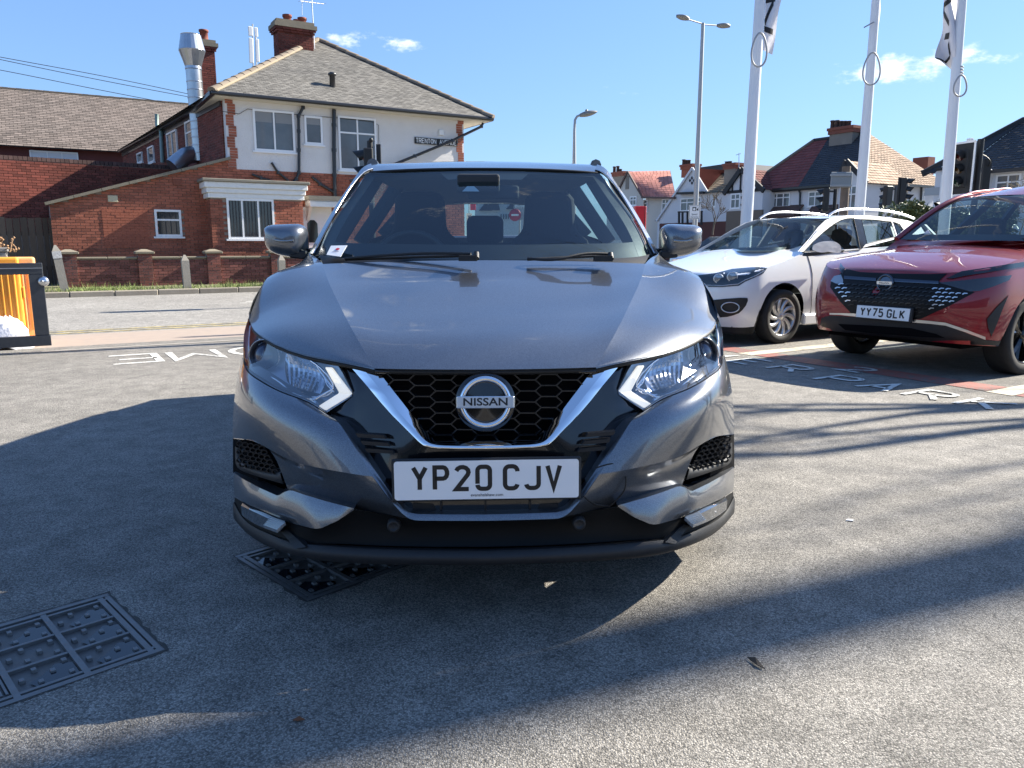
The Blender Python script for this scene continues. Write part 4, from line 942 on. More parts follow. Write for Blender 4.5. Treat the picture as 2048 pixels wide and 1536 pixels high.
    # lamps, fog lamps, lower lip, shut lines
    hl = [(1396,550.5),(1433,545.5),(1464,537.5),(1503,534.3),(1520,534),(1534.5,535.6),(1527,546.5),(1508,556),(1490,563.5),(1478,571.5),(1445,574),(1417,574),(1405,563)]
    h = S.decal('headlamp', hl, mat('white_car_lamp', (.016,.020,.024), .05, coat=1), car, .010)
    for (x, y, rr) in ((1465,553.5,.062),(1437,557,.058)):
        c = S.hit(x, y, .016); m_ = MB(); ax = (CAMV-c).normalized(); m_.lathe([(rr,0),(rr*.93,.006),(rr*.8,.004)], c, ax, 22, caps=False); mo = m_.build('lamp_ring', M_SATIN, h)
        m2 = MB(); m2.lathe([(rr*.78,.001),(rr*.5,.005),(.001,.006)], c, ax, 20, caps=False); m2.build('projector_lens', mat('clear_lens', (.30,.33,.36), .06, metal=.6, coat=1), h)
    tr = MB(); tr.tube([S.hit(x, y, .016) for x, y in ((1405,570),(1445,571),(1476,568),(1490,560),(1512,551),(1529,541))], .004, 5); tr.build('lamp_edge', M_SATIN, h)
    fg = S.decal('fog_lamp_surround', [(1425,600),(1450,597.5),(1480,595.5),(1495,596),(1496,601),(1492,611),(1485,620),(1478,626.5),(1466,631),(1454,633.8),(1440,635),(1432,620)], M_BLK, car, .008)
    c = S.hit(1460.5, 615, .014); ax = (CAMV-c).normalized(); m_ = MB(); x_ = ax.cross(Vector((0,0,1))).normalized(); y_ = x_.cross(ax)
    m_.tube([c+x_*.098*math.cos(a)+y_*.058*math.sin(a) for a in np.linspace(0, 2*math.pi, 29)], .007, 6, caps=False); m_.build('fog_lamp_ring', M_SATIN, fg)
    fr_ = [p for p in S.G[0] if p.x-6.5 < .50]
    for sg in (-1, 1):
        L0 = [ST(p.x, 7.0+sg*p.y, p.z+.035) for p in fr_]; c0 = ST(7.4, 7.0); L1 = [p+(Vector((c0.x,c0.y,p.z))-p)*.02-Vector((0,0,.11)) for p in L0]; O = [p-(Vector((c0.x,c0.y,p.z))-p)*.012 for p in L0]
        m_ = MB(); m_.grid([O, L1]); m_.grid([O, L1], flip=True); m_.build('lower_bumper', M_BLK, car)
    sl = MB(); sl.tube([S.hit(x, y, .002) for x, y in ((1614,508),(1618,520),(1622,534),(1624.5,548),(1624.5,575),(1623,600),(1621,627))], .0045, 5); sl.build('door_shut_line', M_RUB, car)
    sk = MB(M_ST); sk.bx((7.76,6.10,.20),(9.66,6.16,.33)); sk.build('sill', M_WHITE, car, bevel=.015)
    # door mirror
    o = [(1630,499.5),(1631,492),(1637,487),(1645,483.5),(1656,482),(1668,483),(1676,487),(1681,493.5),(1682,501),(1660,503.5),(1644,505)]
    o3 = nspline([onT(x, y, 5.98) for x, y in o+[o[0]]], 30)[:-1]; dm = MB(); dome(dm, o3, -UU*.13, 6, .6, back=UU*.05); d_ = dm.build('door_mirror', M_WHITE, car)
    smooth_by_angle(d_, 60)
    md = MB(); md.prism([onT(x, y, 6.05) for x, y in ((1612,512.5),(1604.5,512),(1608,505),(1642,503.5),(1682,500),(1680,504.5),(1642,508.5))], -TT*.05); md.build('mirror_foot', M_BLK, d_)
    # cabin: dark floor, dash, seats, wheel
    cb = MB(M_ST); cb.bx((7.9,6.3,.5),(10.7,7.7,.56)); cb.bx((7.72,6.3,.8),(8.1,7.7,1.05)); cb.build('cabin_floor', M_INT, car)
    for t_ in (6.62, 7.38):
        sm = MB(); a = [ST(8.9+.12*(z-.6), t_+y, z) for y, z in ((-.24,.6),(-.25,1.0),(-.20,1.12),(-.10,1.16),(-.13,1.20),(-.12,1.34),(0,1.37),(.12,1.34),(.13,1.20),(.10,1.16),(.20,1.12),(.25,1.0),(.24,.6))]; sm.prism(a, UU*.12); sm.build('seat', M_SEAT, car, bevel=.03, seg=2)
    rs = MB(M_ST); rs.bx((9.7,6.35,.6),(9.84,7.65,1.14)); rs.build('rear_bench', M_SEAT, car, bevel=.04)
    return car

def red_car():
    car = empty('parked_car', ST(8.5, 4.37), A29, 'metallic red crossover car with a black mesh grille at the photo edge', 'car')
    zhi = lambda x: np.interp(x, [0,.1,.3,.6,1.0,1.4,2.2,3.6,4.42], [.90,.915,.955,1.01,1.06,1.10,1.12,1.18,1.12])
    zlo = lambda x: np.interp(x, [0,.3,.7,1.3,4.3], [.315,.295,.27,.25,.30])
    S = Shell(6.50, 4.37, .915, 4.42, .62, 2.7, (.93, 3.6), .40, zlo, zhi, .10, tuck=.05, zw=.60)
    S.build(car, M_RED)
    top = S.G[-1]; i1 = next(i for i, p in enumerate(top) if p.x-6.5 > 1.35)
    A = nspline([ST(p.x, 4.37+p.y, p.z) for p in top[:i1+1]][0::2], 18); B = nspline([ST(p.x, 4.37-p.y, p.z) for p in top[:i1+1]][0::2], 18)
    wsb = nspline([onT(1798,478.8,5.12), onT(1822,480,5.0), onS(1866,480.3,7.98), onS(1939,480.8,7.86), onS(2048,482,7.78), onT(2190,484,3.62)], 20)
    rows = []
    for i in range(19):
        a, b = A[i], B[i]; v = i/18; rows.append([a.lerp(b, j/20)+Vector((0,0,.055*(1-abs(j/10-1)**2.4)*min(1,2.2*v))) for j in range(21)])
    last = rows[-1]; rows.append([p.lerp(w_, .5)+Vector((0,0,.008)) for p, w_ in zip(last, wsb)]); rows.append(wsb)
    mb = MB(); mb.grid(rows, flip=True); bn = mb.build('bonnet', M_RED, car); smooth_by_angle(bn, 70)
    allv = S.mb.v + mb.v; off = len(S.mb.v); S.bvh = BVHTree.FromPolygons([tuple(v) for v in allv], S.mb.f+[[i+off for i in f] for f in mb.f])
    # windscreen and roof
    wst = [onT(1921,396,4.98), onS(1979,391.5,8.62), onS(2070,388.5,8.55), onT(2200,392,3.78)]
    wl = [wsb[0], onT(1839,446.5,5.07), onT(1879,418,5.02), wst[0]]; wr = [wsb[-1], wsb[-1].lerp(wst[-1], .5)-UU*.02, wst[-1]]
    G = coons(wsb[::4], wst, wl, wr, 20, 12, bulge=tuple(-UU*.03+Vector((0,0,.02)))); w = MB(); w.grid(G); w.build('windscreen', M_GLASS, car)
    fr = MB(); inn = UU*.012; fr.grid([[_samp(G,j/20,v)+inn for j in range(21)] for v in (0,.05,.10)]); fr.grid([[_samp(G,j/20,v)+inn for j in range(21)] for v in (.92,.96,1)]); fr.grid([[_samp(G,u,j/12)+inn for j in range(13)] for u in (0,.03)]); fr.build('black_screen_border', mat('black_frit'), car)
    r0 = nspline(wst, 16); tL, tR = r0[0].dot(TT), r0[-1].dot(TT)
    rb = [ST(10.4, tL-.05, 1.62), ST(10.5, 4.37, 1.65), ST(10.4, tR+.05, 1.62)]
    RL = [r0[0], ST(9.3, tL+.0, 1.70), rb[0]]; RR = [r0[-1], ST(9.3, tR, 1.70), rb[2]]
    rf = MB(); rf.grid(coons(r0[::4], rb, RL, RR, 16, 14, bulge=(0,0,.05))); rf.build('roof', M_RED, car)
    pl = MB(); L_ = [wsb[0]+TT*.03, wl[1]+TT*.03, wl[2]+TT*.03, wst[0]+TT*.015, ST(9.3, tL+.01, 1.70), ST(10.4, tL-.04, 1.62)]
    pl.tube(nspline(L_, 30), .032, 8); pl.build('windscreen_pillar', M_RED, car)
    rl = MB(); rl.tube(nspline([onT(1917,398,5.0), onT(1939,387.5,4.98), onT(1969,382.5,4.96), onT(2030,380,4.92), ST(10.25, 4.90, 1.70)], 26), .017, 8); rl.build('roof_bar', M_RED, car)
    # sides above the waist: glass both sides, pillars
    for sg, tr in ((1, tL), (-1, tR)):
        a = [ST(7.75,4.37+sg*.86,1.10), ST(8.6,4.37+sg*.86,1.13), ST(10.0,4.37+sg*.82,1.19), ST(10.7,4.37+sg*.70,1.2)]; b = [ST(8.84,tr+sg*.01,1.655), ST(9.3,tr+sg*.0,1.685), ST(10.3,tr-sg*.04,1.62), ST(10.45,tr-sg*.05,1.60)]
        g = MB(); g.grid(ruled(a, b, 3, 16)); g.build('side_window', M_GLASS, car)
        p = MB()
        for u in (.42, .72): p.beam(nspline(a,50)[int(u*50)], nspline(b,50)[int(u*50)], .09, .03, up=TT)
        p.build('side_pillar', M_BLKGLOSS, car)
        rc = MB(); rc.tube(nspline(b, 16), .03, 6); rc.build('cant_rail', M_RED, car)
    tg = MB(); tg.prism([ST(10.85,3.6,.5),ST(10.85,5.14,.5),ST(10.80,5.1,1.2),ST(10.80,3.64,1.2)], UU*.06); tg.build('tailgate', M_RED, car)
    rw = MB(); rw.add([ST(10.80,3.66,1.2),ST(10.80,5.08,1.2),ST(10.45,4.88,1.56),ST(10.45,3.86,1.56)], [(0,1,2,3)]); rw.build('rear_window', M_GLASS, car)
    for t_, sg in ((3.575, -1), (5.165, 1)):
        for x in (7.43, 10.10): wheel(ST(x, t_, .355), TT*sg, .355, .225, car, 5, M_rim=M_BLKGLOSS if sg < 0 else None)
    ub = MB(M_ST); ub.bx((6.8,3.7,.25),(10.7,5.04,.4)); ub.bx((6.9,3.85,.36),(10.6,4.89,.8)); ub.build('underbody', M_DARK, car)
    # front: black grille field with chevron teeth
    fld = [(1662,563),(1687,541),(1694,538),(1720,544),(1779,547),(1859,548),(1894,547),(1884,556),(1877,563),(1950,584.5),(1900,611),(1841,638),(1760,640),(1706,631),(1680,603),(1660,574)]
    gf = S.decal('front_grille', fld, mat('grille_field_black', (.005,.005,.006), .45, spec=.3), car, .008, step=8)
    bar = MB()
    for j in range(2):
        bar.grid([[S.hit(x, y+dy, .016+.006*(k==1)) for x, y in ((1688,554.5),(1710,556),(1752,558.8))] if j == 0 else [S.hit(x, y+dy, .016+.006*(k==1)) for x, y in ((1787,560),(1830,562.5),(1877,565))] for k, dy in enumerate((-3,.2,3.2))])
    bar.build('grille_bar', mat('dark_chrome', (.10,.11,.13), .12, metal=1), gf)
    dk = MB(); lt = MB()
    for r_ in range(9):
        for c_ in range(-12, 22):
            cx, cy = 1762+c_*13.4+(6.7 if r_ % 2 else 0), 571+r_*8.2+(c_*.62)
            a = (cx, cy)
            def inpoly(p, poly):
                k = False
                for i in range(len(poly)):
                    (x1,y1),(x2,y2) = poly[i], poly[(i+1) % len(poly)]
                    if (y1 > p[1]) != (y2 > p[1]) and p[0] < (x2-x1)*(p[1]-y1)/(y2-y1)+x1: k = not k
                return k
            region = [(1664,568),(1690,560),(1770,564),(1876,570),(1944,586),(1895,610),(1838,634),(1820,637),(1820,612),(1710,604),(1708,627),(1684,602)]
            if not inpoly((cx-5, cy), region) or not inpoly((cx+5, cy), region): continue
            tgt = lt if (cx > 1868-(r_*3) or cx < 1694+r_*1.5) else dk
            L_ = [(cx-6,cy+1.2),(cx-1,cy-1.4),(cx+6,cy-.6),(cx+5,cy+1.0),(cx,cy+.8),(cx-4,cy+2.8)]
            v = [S.hit(x, y, .020) for x, y in L_]; tgt.prism(v, pix_dir(cx, cy).normalized()*.012)
    dk.build('grille_teeth', mat('grille_black'), gf, kind='stuff'); lt.build('bright_grille_teeth', M_SATIN, gf, kind='stuff')
    ec = S.hit(1769.5, 566, .022); ax = (-UU+Vector((0,0,.14))).normalized()
    em = MB(); em.lathe([(.058,-.004),(.066,.006),(.076,.008),(.082,-.004)], ec, ax, 36, caps=False); em.lathe([(.060,-.006),(.001,-.003)], ec, ax, 30, caps=False); eo = em.build('emblem', mat('dark_chrome'), gf)
    eb = MB(M=frame_M(ec+ax*.006, -TT, (0,0,1))); eb.box((0,0,0),(.15,.028,.006)); eb.build('emblem_bar', M_SATIN, gf)
    text_obj('emblem_lettering', 'NISSAN', M_INK, frame_M(ec+ax*.0096, -TT, Vector((0,0,1))+UU*.14), .024, gf, .0004, xscale=1.2)
    # lamps and light blades
    S.decal('headlamp', [(1877,565.5),(1930,560),(1990,553.5),(2024,550.2),(2019,560),(1990,572),(1959,582),(1940,583),(1905,573)], mat('red_car_lamp', (.020,.024,.032), .05, coat=1), car, .011, step=8)
    S.decal('headlamp', [(1661,562),(1668,552),(1682,549),(1686,560),(1686,568),(1672,567)], mat('pale_lamp', (.30,.34,.38), .06, metal=.5, coat=1), car, .011, step=6)
    S.decal('daytime_light_blade', [(1893,556.5),(1923,542.2),(1980,534),(2048,523.5),(2100,515),(2100,524),(2048,533.5),(1980,544),(1929,552),(1905,557)], M_BLKGLOSS, car, .013, step=9)
    S.decal('daytime_light_blade', [(1681,526),(1690,537),(1686,548),(1679,541)], M_BLKGLOSS, car, .012, step=6)
    # lower front: black apron, silver line, vent
    S.decal('lower_bumper', [(1640,650),(1643,636),(1659,631),(1700,633),(1760,638),(1823,645),(1890,650),(1969,680),(2018,684),(2060,690),(2060,732),(2017,722),(1954,705),(1843,694),(1740,684),(1675,676),(1648,664)], M_BLK, car, .009, step=9, thick=.02)
    S.decal('lower_intake', [(1676,648),(1740,651),(1820,656),(1872,668),(1890,676),(1840,674),(1740,666),(1690,660)], M_DARK, car, .013, step=9)
    sv = MB()
    L_ = [(1659,627.5),(1680,627.8),(1707,629.5),(1760,635),(1823,641.5),(1860,644.5),(1891,648),(1930,661),(1971,676.5)]
    sv.grid([[S.hit(x, y+dy*(1 if x > 1700 else .6), .016) for x, y in L_] for dy in (-2.6,0,3.2)]); sv.build('silver_bumper_line', M_SATIN, car)
    S.decal('side_vent', [(2017,591),(2008,612),(1994,648),(1983,673),(1976,655),(1974,638),(1992,616)], M_BLK, car, .009, step=7)
    # plate
    pc = S.hit(1764, 626, .05); nx = -TT; up = (Vector((0,0,1))+UU*.10).normalized(); Mp = frame_M(pc, nx, up)
    pf = MB(M=Mp); pf.box((.006,0,-.02),(.545,.130,.03)); ho = pf.build('plate_holder', M_BLK, car, bevel=.004)
    pm = MB(M=Mp); pm.box((0,0,-.003),(.52,.111,.006)); po = pm.build('number_plate', M_PLATE, car, bevel=.002)
    tx = MB(); plate_text(tx, 'YY75 GLK', frame_M(pc+Mp.to_3x3().col[2]*.0012, nx, up)); tx.build('plate_lettering', M_INK, po)
    # card and wiper
    cd = tag(empty('windscreen_card', onS(1854,467,8.05)), 'small white card lying on the dashboard of the red car', 'card'); c0 = onS(1854,467,8.07)
    cm = MB(); cm.prism([onS(x, y, 8.06) for x, y in ((1847,467),(1856,459),(1862,468),(1853,473))], UU*.002); cm.build('card', M_PAPER, cd)
    wp = MB(); wp.tube(nspline([onS(1985,481.5,7.80), onS(2022,477,7.83), onS(2064,480,7.76)], 8), .008, 5); wp.build('wiper', M_BLK, car)
    cb = MB(M_ST); cb.bx((8.0,3.6,.55),(10.6,5.14,.6)); cb.bx((7.9,3.6,.8),(8.35,5.14,1.10)); cb.build('cabin_floor', M_INT, car)
    for t_ in (3.97, 4.77):
        sm = MB(); a = [ST(9.0+.12*(z-.6), t_+y, z) for y, z in ((-.25,.6),(-.26,1.05),(-.20,1.18),(-.10,1.22),(-.13,1.28),(-.12,1.42),(0,1.45),(.12,1.42),(.13,1.28),(.10,1.22),(.20,1.18),(.26,1.05),(.25,.6))]; sm.prism(a, UU*.12); sm.build('seat', M_SEAT, car, bevel=.03, seg=2)
    return car
# ================================================================ ground, road, kerbs, markings
def asphalt(name, dark, light, scale=95, bump=.6, patch=(.35,), warm=(1,.97,.91), stone_mix=.9):
    m = bpy.data.materials.new(name); m.use_nodes = True; nt = m.node_tree; N = nt.nodes.new; L = nt.links.new; b = nt.nodes['Principled BSDF']
    b.inputs['Roughness'].default_value = .82; b.inputs['Specular IOR Level'].default_value = .35
    tc = N('ShaderNodeTexCoord')
    v = N('ShaderNodeTexVoronoi'); v.inputs['Scale'].default_value = scale; v.feature = 'F1'; L(tc.outputs['Object'], v.inputs['Vector'])
    sp = N('ShaderNodeSeparateColor'); L(v.outputs['Color'], sp.inputs[0])
    cr = N('ShaderNodeValToRGB'); e = cr.color_ramp.elements; e[0].position = 0; e[0].color = (*[dark*w for w in warm], 1); e[1].position = 1; e[1].color = (*[light*w for w in warm], 1)
    k = e.new(.55); k.color = (*[(dark*.45+light*.55)*w for w in warm], 1); L(sp.outputs[0], cr.inputs[0])
    # dark binder between the stones
    mr = N('ShaderNodeMapRange'); mr.inputs['From Min'].default_value = .25; mr.inputs['From Max'].default_value = .75; mr.inputs['To Min'].default_value = 1.07; mr.inputs['To Max'].default_value = .62; L(v.outputs['Distance'], mr.inputs['Value'])
    h = N('ShaderNodeHueSaturation'); L(cr.outputs[0], h.inputs['Color']); 
    n1 = N('ShaderNodeTexNoise'); n1.inputs['Scale'].default_value = .55; n1.inputs['Detail'].default_value = 8; n1.inputs['Roughness'].default_value = .65; L(tc.outputs['Object'], n1.inputs['Vector'])
    m1 = N('ShaderNodeMapRange'); m1.inputs['From Min'].default_value = .3; m1.inputs['From Max'].default_value = .7; m1.inputs['To Min'].default_value = 1-patch[0]*.5; m1.inputs['To Max'].default_value = 1+patch[0]*.5; L(n1.outputs['Fac'], m1.inputs['Value'])
    mm = N('ShaderNodeMath'); mm.operation = 'MULTIPLY'; L(mr.outputs[0], mm.inputs[0]); L(m1.outputs[0], mm.inputs[1])
    n3 = N('ShaderNodeTexNoise'); n3.inputs['Scale'].default_value = 7; n3.inputs['Detail'].default_value = 6; L(tc.outputs['Object'], n3.inputs['Vector'])
    m3 = N('ShaderNodeMapRange'); m3.inputs['From Min'].default_value = .3; m3.inputs['From Max'].default_value = .7; m3.inputs['To Min'].default_value = .80; m3.inputs['To Max'].default_value = 1.18; L(n3.outputs['Fac'], m3.inputs['Value'])
    m4 = N('ShaderNodeMath'); m4.operation = 'MULTIPLY'; L(mm.outputs[0], m4.inputs[0]); L(m3.outputs[0], m4.inputs[1]); L(m4.outputs[0], h.inputs['Value'])
    n5 = N('ShaderNodeTexNoise'); n5.inputs['Scale'].default_value = 1.9; n5.inputs['Detail'].default_value = 7; n5.inputs['Roughness'].default_value = .7; n5.inputs['Distortion'].default_value = .6; L(tc.outputs['Object'], n5.inputs['Vector'])
    m5 = N('ShaderNodeMapRange'); m5.inputs['From Min'].default_value = .60; m5.inputs['From Max'].default_value = .70; m5.inputs['To Min'].default_value = 1.0; m5.inputs['To Max'].default_value = .74; L(n5.outputs['Fac'], m5.inputs['Value'])
    m6 = N('ShaderNodeMath'); m6.operation = 'MULTIPLY'; L(m4.outputs[0], m6.inputs[0]); L(m5.outputs[0], m6.inputs[1]); L(m6.outputs[0], h.inputs['Value'])
    L(h.outputs[0], b.inputs['Base Color'])
    bp = N('ShaderNodeBump'); bp.inputs['Strength'].default_value = bump; bp.inputs['Distance'].default_value = .006; bp.invert = True
    v2 = N('ShaderNodeTexVoronoi'); v2.inputs['Scale'].default_value = scale*2.3; L(tc.outputs['Object'], v2.inputs['Vector'])
    ad = N('ShaderNodeMath'); ad.operation = 'MULTIPLY_ADD'; ad.inputs[1].default_value = .35; L(v2.outputs['Distance'], ad.inputs[0]); L(v.outputs['Distance'], ad.inputs[2])
    L(ad.outputs[0], bp.inputs['Height']); L(bp.outputs[0], b.inputs['Normal']); return m
def sheet(name, pts, z, m, **kw):
    mb = MB(); mb.add([ST(s, t, z) for s, t in pts], [tuple(range(len(pts)))]); return mb.build(name, m, None, kind='structure', **kw)
def worn_paint(name, col, wear=.5, scale=55):
    """road paint worn through to the asphalt in specks"""
    m = bpy.data.materials.new(name); m.use_nodes = True; nt = m.node_tree; N = nt.nodes.new; L = nt.links.new; b = nt.nodes['Principled BSDF']; b.inputs['Roughness'].default_value = .7
    tc = N('ShaderNodeTexCoord'); n = N('ShaderNodeTexNoise'); n.inputs['Scale'].default_value = scale; n.inputs['Detail'].default_value = 5; n.inputs['Roughness'].default_value = .7; L(tc.outputs['Object'], n.inputs['Vector'])
    n2 = N('ShaderNodeTexNoise'); n2.inputs['Scale'].default_value = 3; n2.inputs['Detail'].default_value = 4; L(tc.outputs['Object'], n2.inputs['Vector'])
    a = N('ShaderNodeMath'); a.operation = 'MULTIPLY_ADD'; a.inputs[1].default_value = .6; L(n2.outputs['Fac'], a.inputs[0]); L(n.outputs['Fac'], a.inputs[2])
    mr = N('ShaderNodeMapRange'); mr.inputs['From Min'].default_value = .93-wear*.18; mr.inputs['From Max'].default_value = 1.10-wear*.18; L(a.outputs[0], mr.inputs['Value'])
    mx = N('ShaderNodeMix'); mx.data_type = 'RGBA'; mx.inputs['A'].default_value = (*col, 1); mx.inputs['B'].default_value = (.13,.125,.115,1); L(mr.outputs[0], mx.inputs['Factor']); L(mx.outputs['Result'], b.inputs['Base Color'])
    v = N('ShaderNodeTexVoronoi'); v.inputs['Scale'].default_value = 95; L(tc.outputs['Object'], v.inputs['Vector']); bp = N('ShaderNodeBump'); bp.invert = True; bp.inputs['Strength'].default_value = .35; bp.inputs['Distance'].default_value = .004; L(v.outputs['Distance'], bp.inputs['Height']); L(bp.outputs[0], b.inputs['Normal']); return m
def build_ground():
    m_fc = asphalt('forecourt_asphalt', .112, .37, 215, .55, (.46,), warm=(1,.935,.825))
    m_rd = asphalt('road_asphalt', .17, .40, 70, .5, (.30,), warm=(1,.95,.86))
    m_gr = mat('far_ground', (.13,.125,.115), .9, noise=(.4,.6,(.16,.15,.13)))
    mb = MB(); mb.add([(-900,-600,-.03),(900,-600,-.03),(900,900,-.03),(-900,900,-.03)], [(0,1,2,3)]); mb.build('ground', m_gr, kind='structure')
    # forecourt, fine enough for its crossfall to read, then the footway crossing and the road
    out = [ST(*p) for p in ((-40,-40),(60,-40),(60,10.15),(-40,10.15))]; pts = [Vector((p.x,p.y)) for p in out]; ed = [(0,1),(1,2),(2,3),(3,0)]; holes = []
    for A, e1, e2, w, ln in COVERS():
        n = len(pts); hq = [A, A+e1*w, A+e1*w+e2*ln, A+e2*ln]; holes.append((A, e1, e2, w, ln)); pts += [Vector((p.x,p.y)) for p in hq]; ed += [(n,n+1),(n+1,n+2),(n+2,n+3),(n+3,n)]
    r = delaunay_2d_cdt(pts, ed, [], 0, 1e-5); fs = []
    for f in r[2]:
        c = sum((r[0][i] for i in f), Vector((0,0)))/len(f); c = Vector((c.x,c.y,0))
        if not any(0 < (c-A).dot(e1) < w and 0 < (c-A).dot(e2) < ln for A, e1, e2, w, ln in holes): fs.append(list(f))
    mb = MB(); mb.add([(p.x,p.y,0) for p in r[0]], fs); fo = mb.build('forecourt', m_fc, kind='structure')
    sheet('footway_crossing', [(-60,10.15),(60,10.15),(60,11.5),(-60,11.5)], -.002, mat('pinkish_footway', (.36,.285,.225), .85, noise=(7,.8,(.27,.225,.19)), bump=(130,.5,.004)))
    sheet('road', [(-90,11.5),(90,11.5),(90,20.0),(-90,20.0)], -.008, m_rd)
    sheet('main_road', [(17,20.0),(41,20.0),(41,220),(17,220)], -.010, m_rd)
    # tar joint and dirt line along the forecourt edge
    jm = MB(); jm.add([ST(s,t,.004) for s, t in ((-12,9.72),(20,9.72),(20,9.80),(-12,9.80))], [(0,1,2,3)]); jm.build('concrete_edging', mat('edging_concrete', (.34,.31,.27), .9, noise=(12,.8,(.24,.22,.19))), kind='structure')
    # yellow lines and a give-way dash
    ye = worn_paint('yellow_paint', (.45,.36,.13), .95, 9); wh = worn_paint('white_road_paint', (.60,.58,.53), .78, 38)
    yl = MB()
    for t in (11.72, 11.98):
        yl.add([ST(s, tt, -.003) for s, tt in ((-6,t),(9,t),(9,t+.09),(-6,t+.09))], [(0,1,2,3)])
    yl.build('yellow_line', ye, kind='structure')
    wl = MB()
    for s0 in (3.5, 5.2, 6.9, 8.6, 10.3): wl.add([ST(s, t, -.003) for s, t in ((s0,16.5),(s0+1.1,16.5),(s0+1.1,16.62),(s0,16.62))], [(0,1,2,3)])
    for s0 in (3.3, 4.6): wl.add([ST(s, t, -.003) for s, t in ((s0,16.15),(s0+.7,16.15),(s0+.7,16.24),(s0,16.24))], [(0,1,2,3)])
    wl.build('white_road_mark', wh, kind='structure')
    # lettering on the forecourt
    we = MB(); M = frame_M(ST(2.48, 8.66, .004), -UU, -TT)
    x = -2.025
    for c in 'WELCOME':
        for p in GL[c]: stroke(we, [(x+q_[0]*.0125, (q_[1]-32.5)*.0100) for q_ in p], .075, M)
        x += .60
    we.build('welcome_lettering', wh, kind='structure')
    wr = worn_paint('white_bay_paint', (.60,.60,.56), .70, 38)
    def line(txt, start, pitch, h, w):
        """reads along -t (toward the camera), letters' heads toward +s"""
        mb = MB(); M = frame_M(ST(start[0], start[1], .008), -TT, UU); x = 0
        for c in txt:
            if c != ' ':
                for p in GL[c]: stroke(mb, [(x+q_[0]/36*w, (q_[1]-32.5)/65*h) for q_ in p], .05, M)
            x += pitch
        return mb
    P0 = onG(1697,759); s0, t0 = P0.dot(UU), P0.dot(TT)
    line('PARKING', (s0-.08, t0+.15), .405, .36, .25).build('parking_lettering', wr, kind='structure')
    E0 = onG(1495,724); s1, t1 = E0.dot(UU), E0.dot(TT)
    line('CUSTOMER', (s1+.02, t1+.12+6*.50), .50, .36, .27).build('customer_lettering', wr, kind='structure')
    n0 = onG(1700,742); line('2', (n0.dot(UU)+.10, n0.dot(TT)+.1), .4, .30, .22).build('bay_number', wr, kind='structure')
    # bay front: red band broken by cream stripes that run back between the bays
    rp = worn_paint('red_bay_paint', (.27,.085,.066), .85, 26); cp = worn_paint('cream_bay_paint', (.52,.46,.35), .6, 34)
    rb = MB(); cb = MB(); s_f = 6.34
    d1, d2 = 5.68, 3.10
    for a, b in ((-3,d2-.11),(d2+.11,d1-.11),(d1+.11,8.1)):
        rb.add([ST(s,t,.004) for s, t in ((s_f-.02,a),(s_f+.30,a),(s_f+.30,b),(s_f-.02,b))], [(0,1,2,3)])
    for d in (.55, d2, d1, 8.25): cb.add([ST(s,t,.004) for s, t in ((s_f-.05,d-.10),(s_f+4.6,d-.10),(s_f+4.6,d+.10),(s_f-.05,d+.10))], [(0,1,2,3)])
    rb.build('red_bay_band', rp, kind='structure'); cb.build('cream_bay_stripe', cp, kind='structure')
    # far kerb, verge, footway
    kb = tag(MB(M_ST).bx((-60,20.13,-.05),(17,20.4,.085)).build('kerb', mat('kerb_bed', (.20,.18,.15), .9)), kind='structure')
    ks = mat('kerb_concrete', (.30,.27,.22), .9, noise=(9,.9,(.20,.17,.13)), bump=(60,.4,.006), rnd=.16)
    km = MB(); km.box((0,0,0),(.905,.15,.17)); me = km.build('kerb_stone', ks, kb, bevel=.018); FR = Matrix.Identity(4); me.matrix_local = M_ST @ Matrix.Translation((-9.2,20.075,.035))
    for i in range(1, 28):
        o = me.copy(); COL.objects.link(o); o.parent = kb; o.matrix_local = M_ST @ Matrix.Translation((-9.2+i*.915, 20.075+random.uniform(-.006,.006), .035+random.uniform(-.006,.006))) @ Matrix.Rotation(random.uniform(-.006,.006), 4, 'Z')
    sheet('verge', [(-60,20.14),(17,20.14),(17,24.5),(-60,24.5)], .10, mat('verge_soil', (.17,.15,.10), .95, noise=(5,.8,(.12,.13,.05))))
    # grass blades on the verge: too many to count
    gv = []; gf = []
    rg = random.Random(3)
    for i in range(15000):
        s = rg.uniform(-8, 9.5); t = 20.32+abs(rg.gauss(0,1))*.85
        if t > 22.25: t = rg.uniform(20.3, 22.25)
        dens = .5+.5*math.sin(s*1.7+math.sin(s*3.1)*1.3)
        if rg.random() > .30+.7*dens or (s < .2 and rg.random() < .5): continue
        h = rg.uniform(.03,.10)*(1+.8*(t > 21.8)); a = rg.uniform(0, 6.3); w = .006; lx, ly = rg.gauss(0,.03), rg.gauss(0,.03)
        p = ST(s, t, .10); n = len(gv)
        gv += [p+Vector((w*math.cos(a), w*math.sin(a), 0)), p-Vector((w*math.cos(a), w*math.sin(a), 0)), p+Vector((lx, ly, h))]; gf.append((n, n+1, n+2))
    g = MB(); g.v = gv; g.f = gf; g.sm = [False]*len(gf); g.mi = [0]*len(gf); g.build('grass', mat('verge_grass', (.11,.19,.035), .7, noise=(2.5,.7,(.20,.22,.07))), kind='stuff')

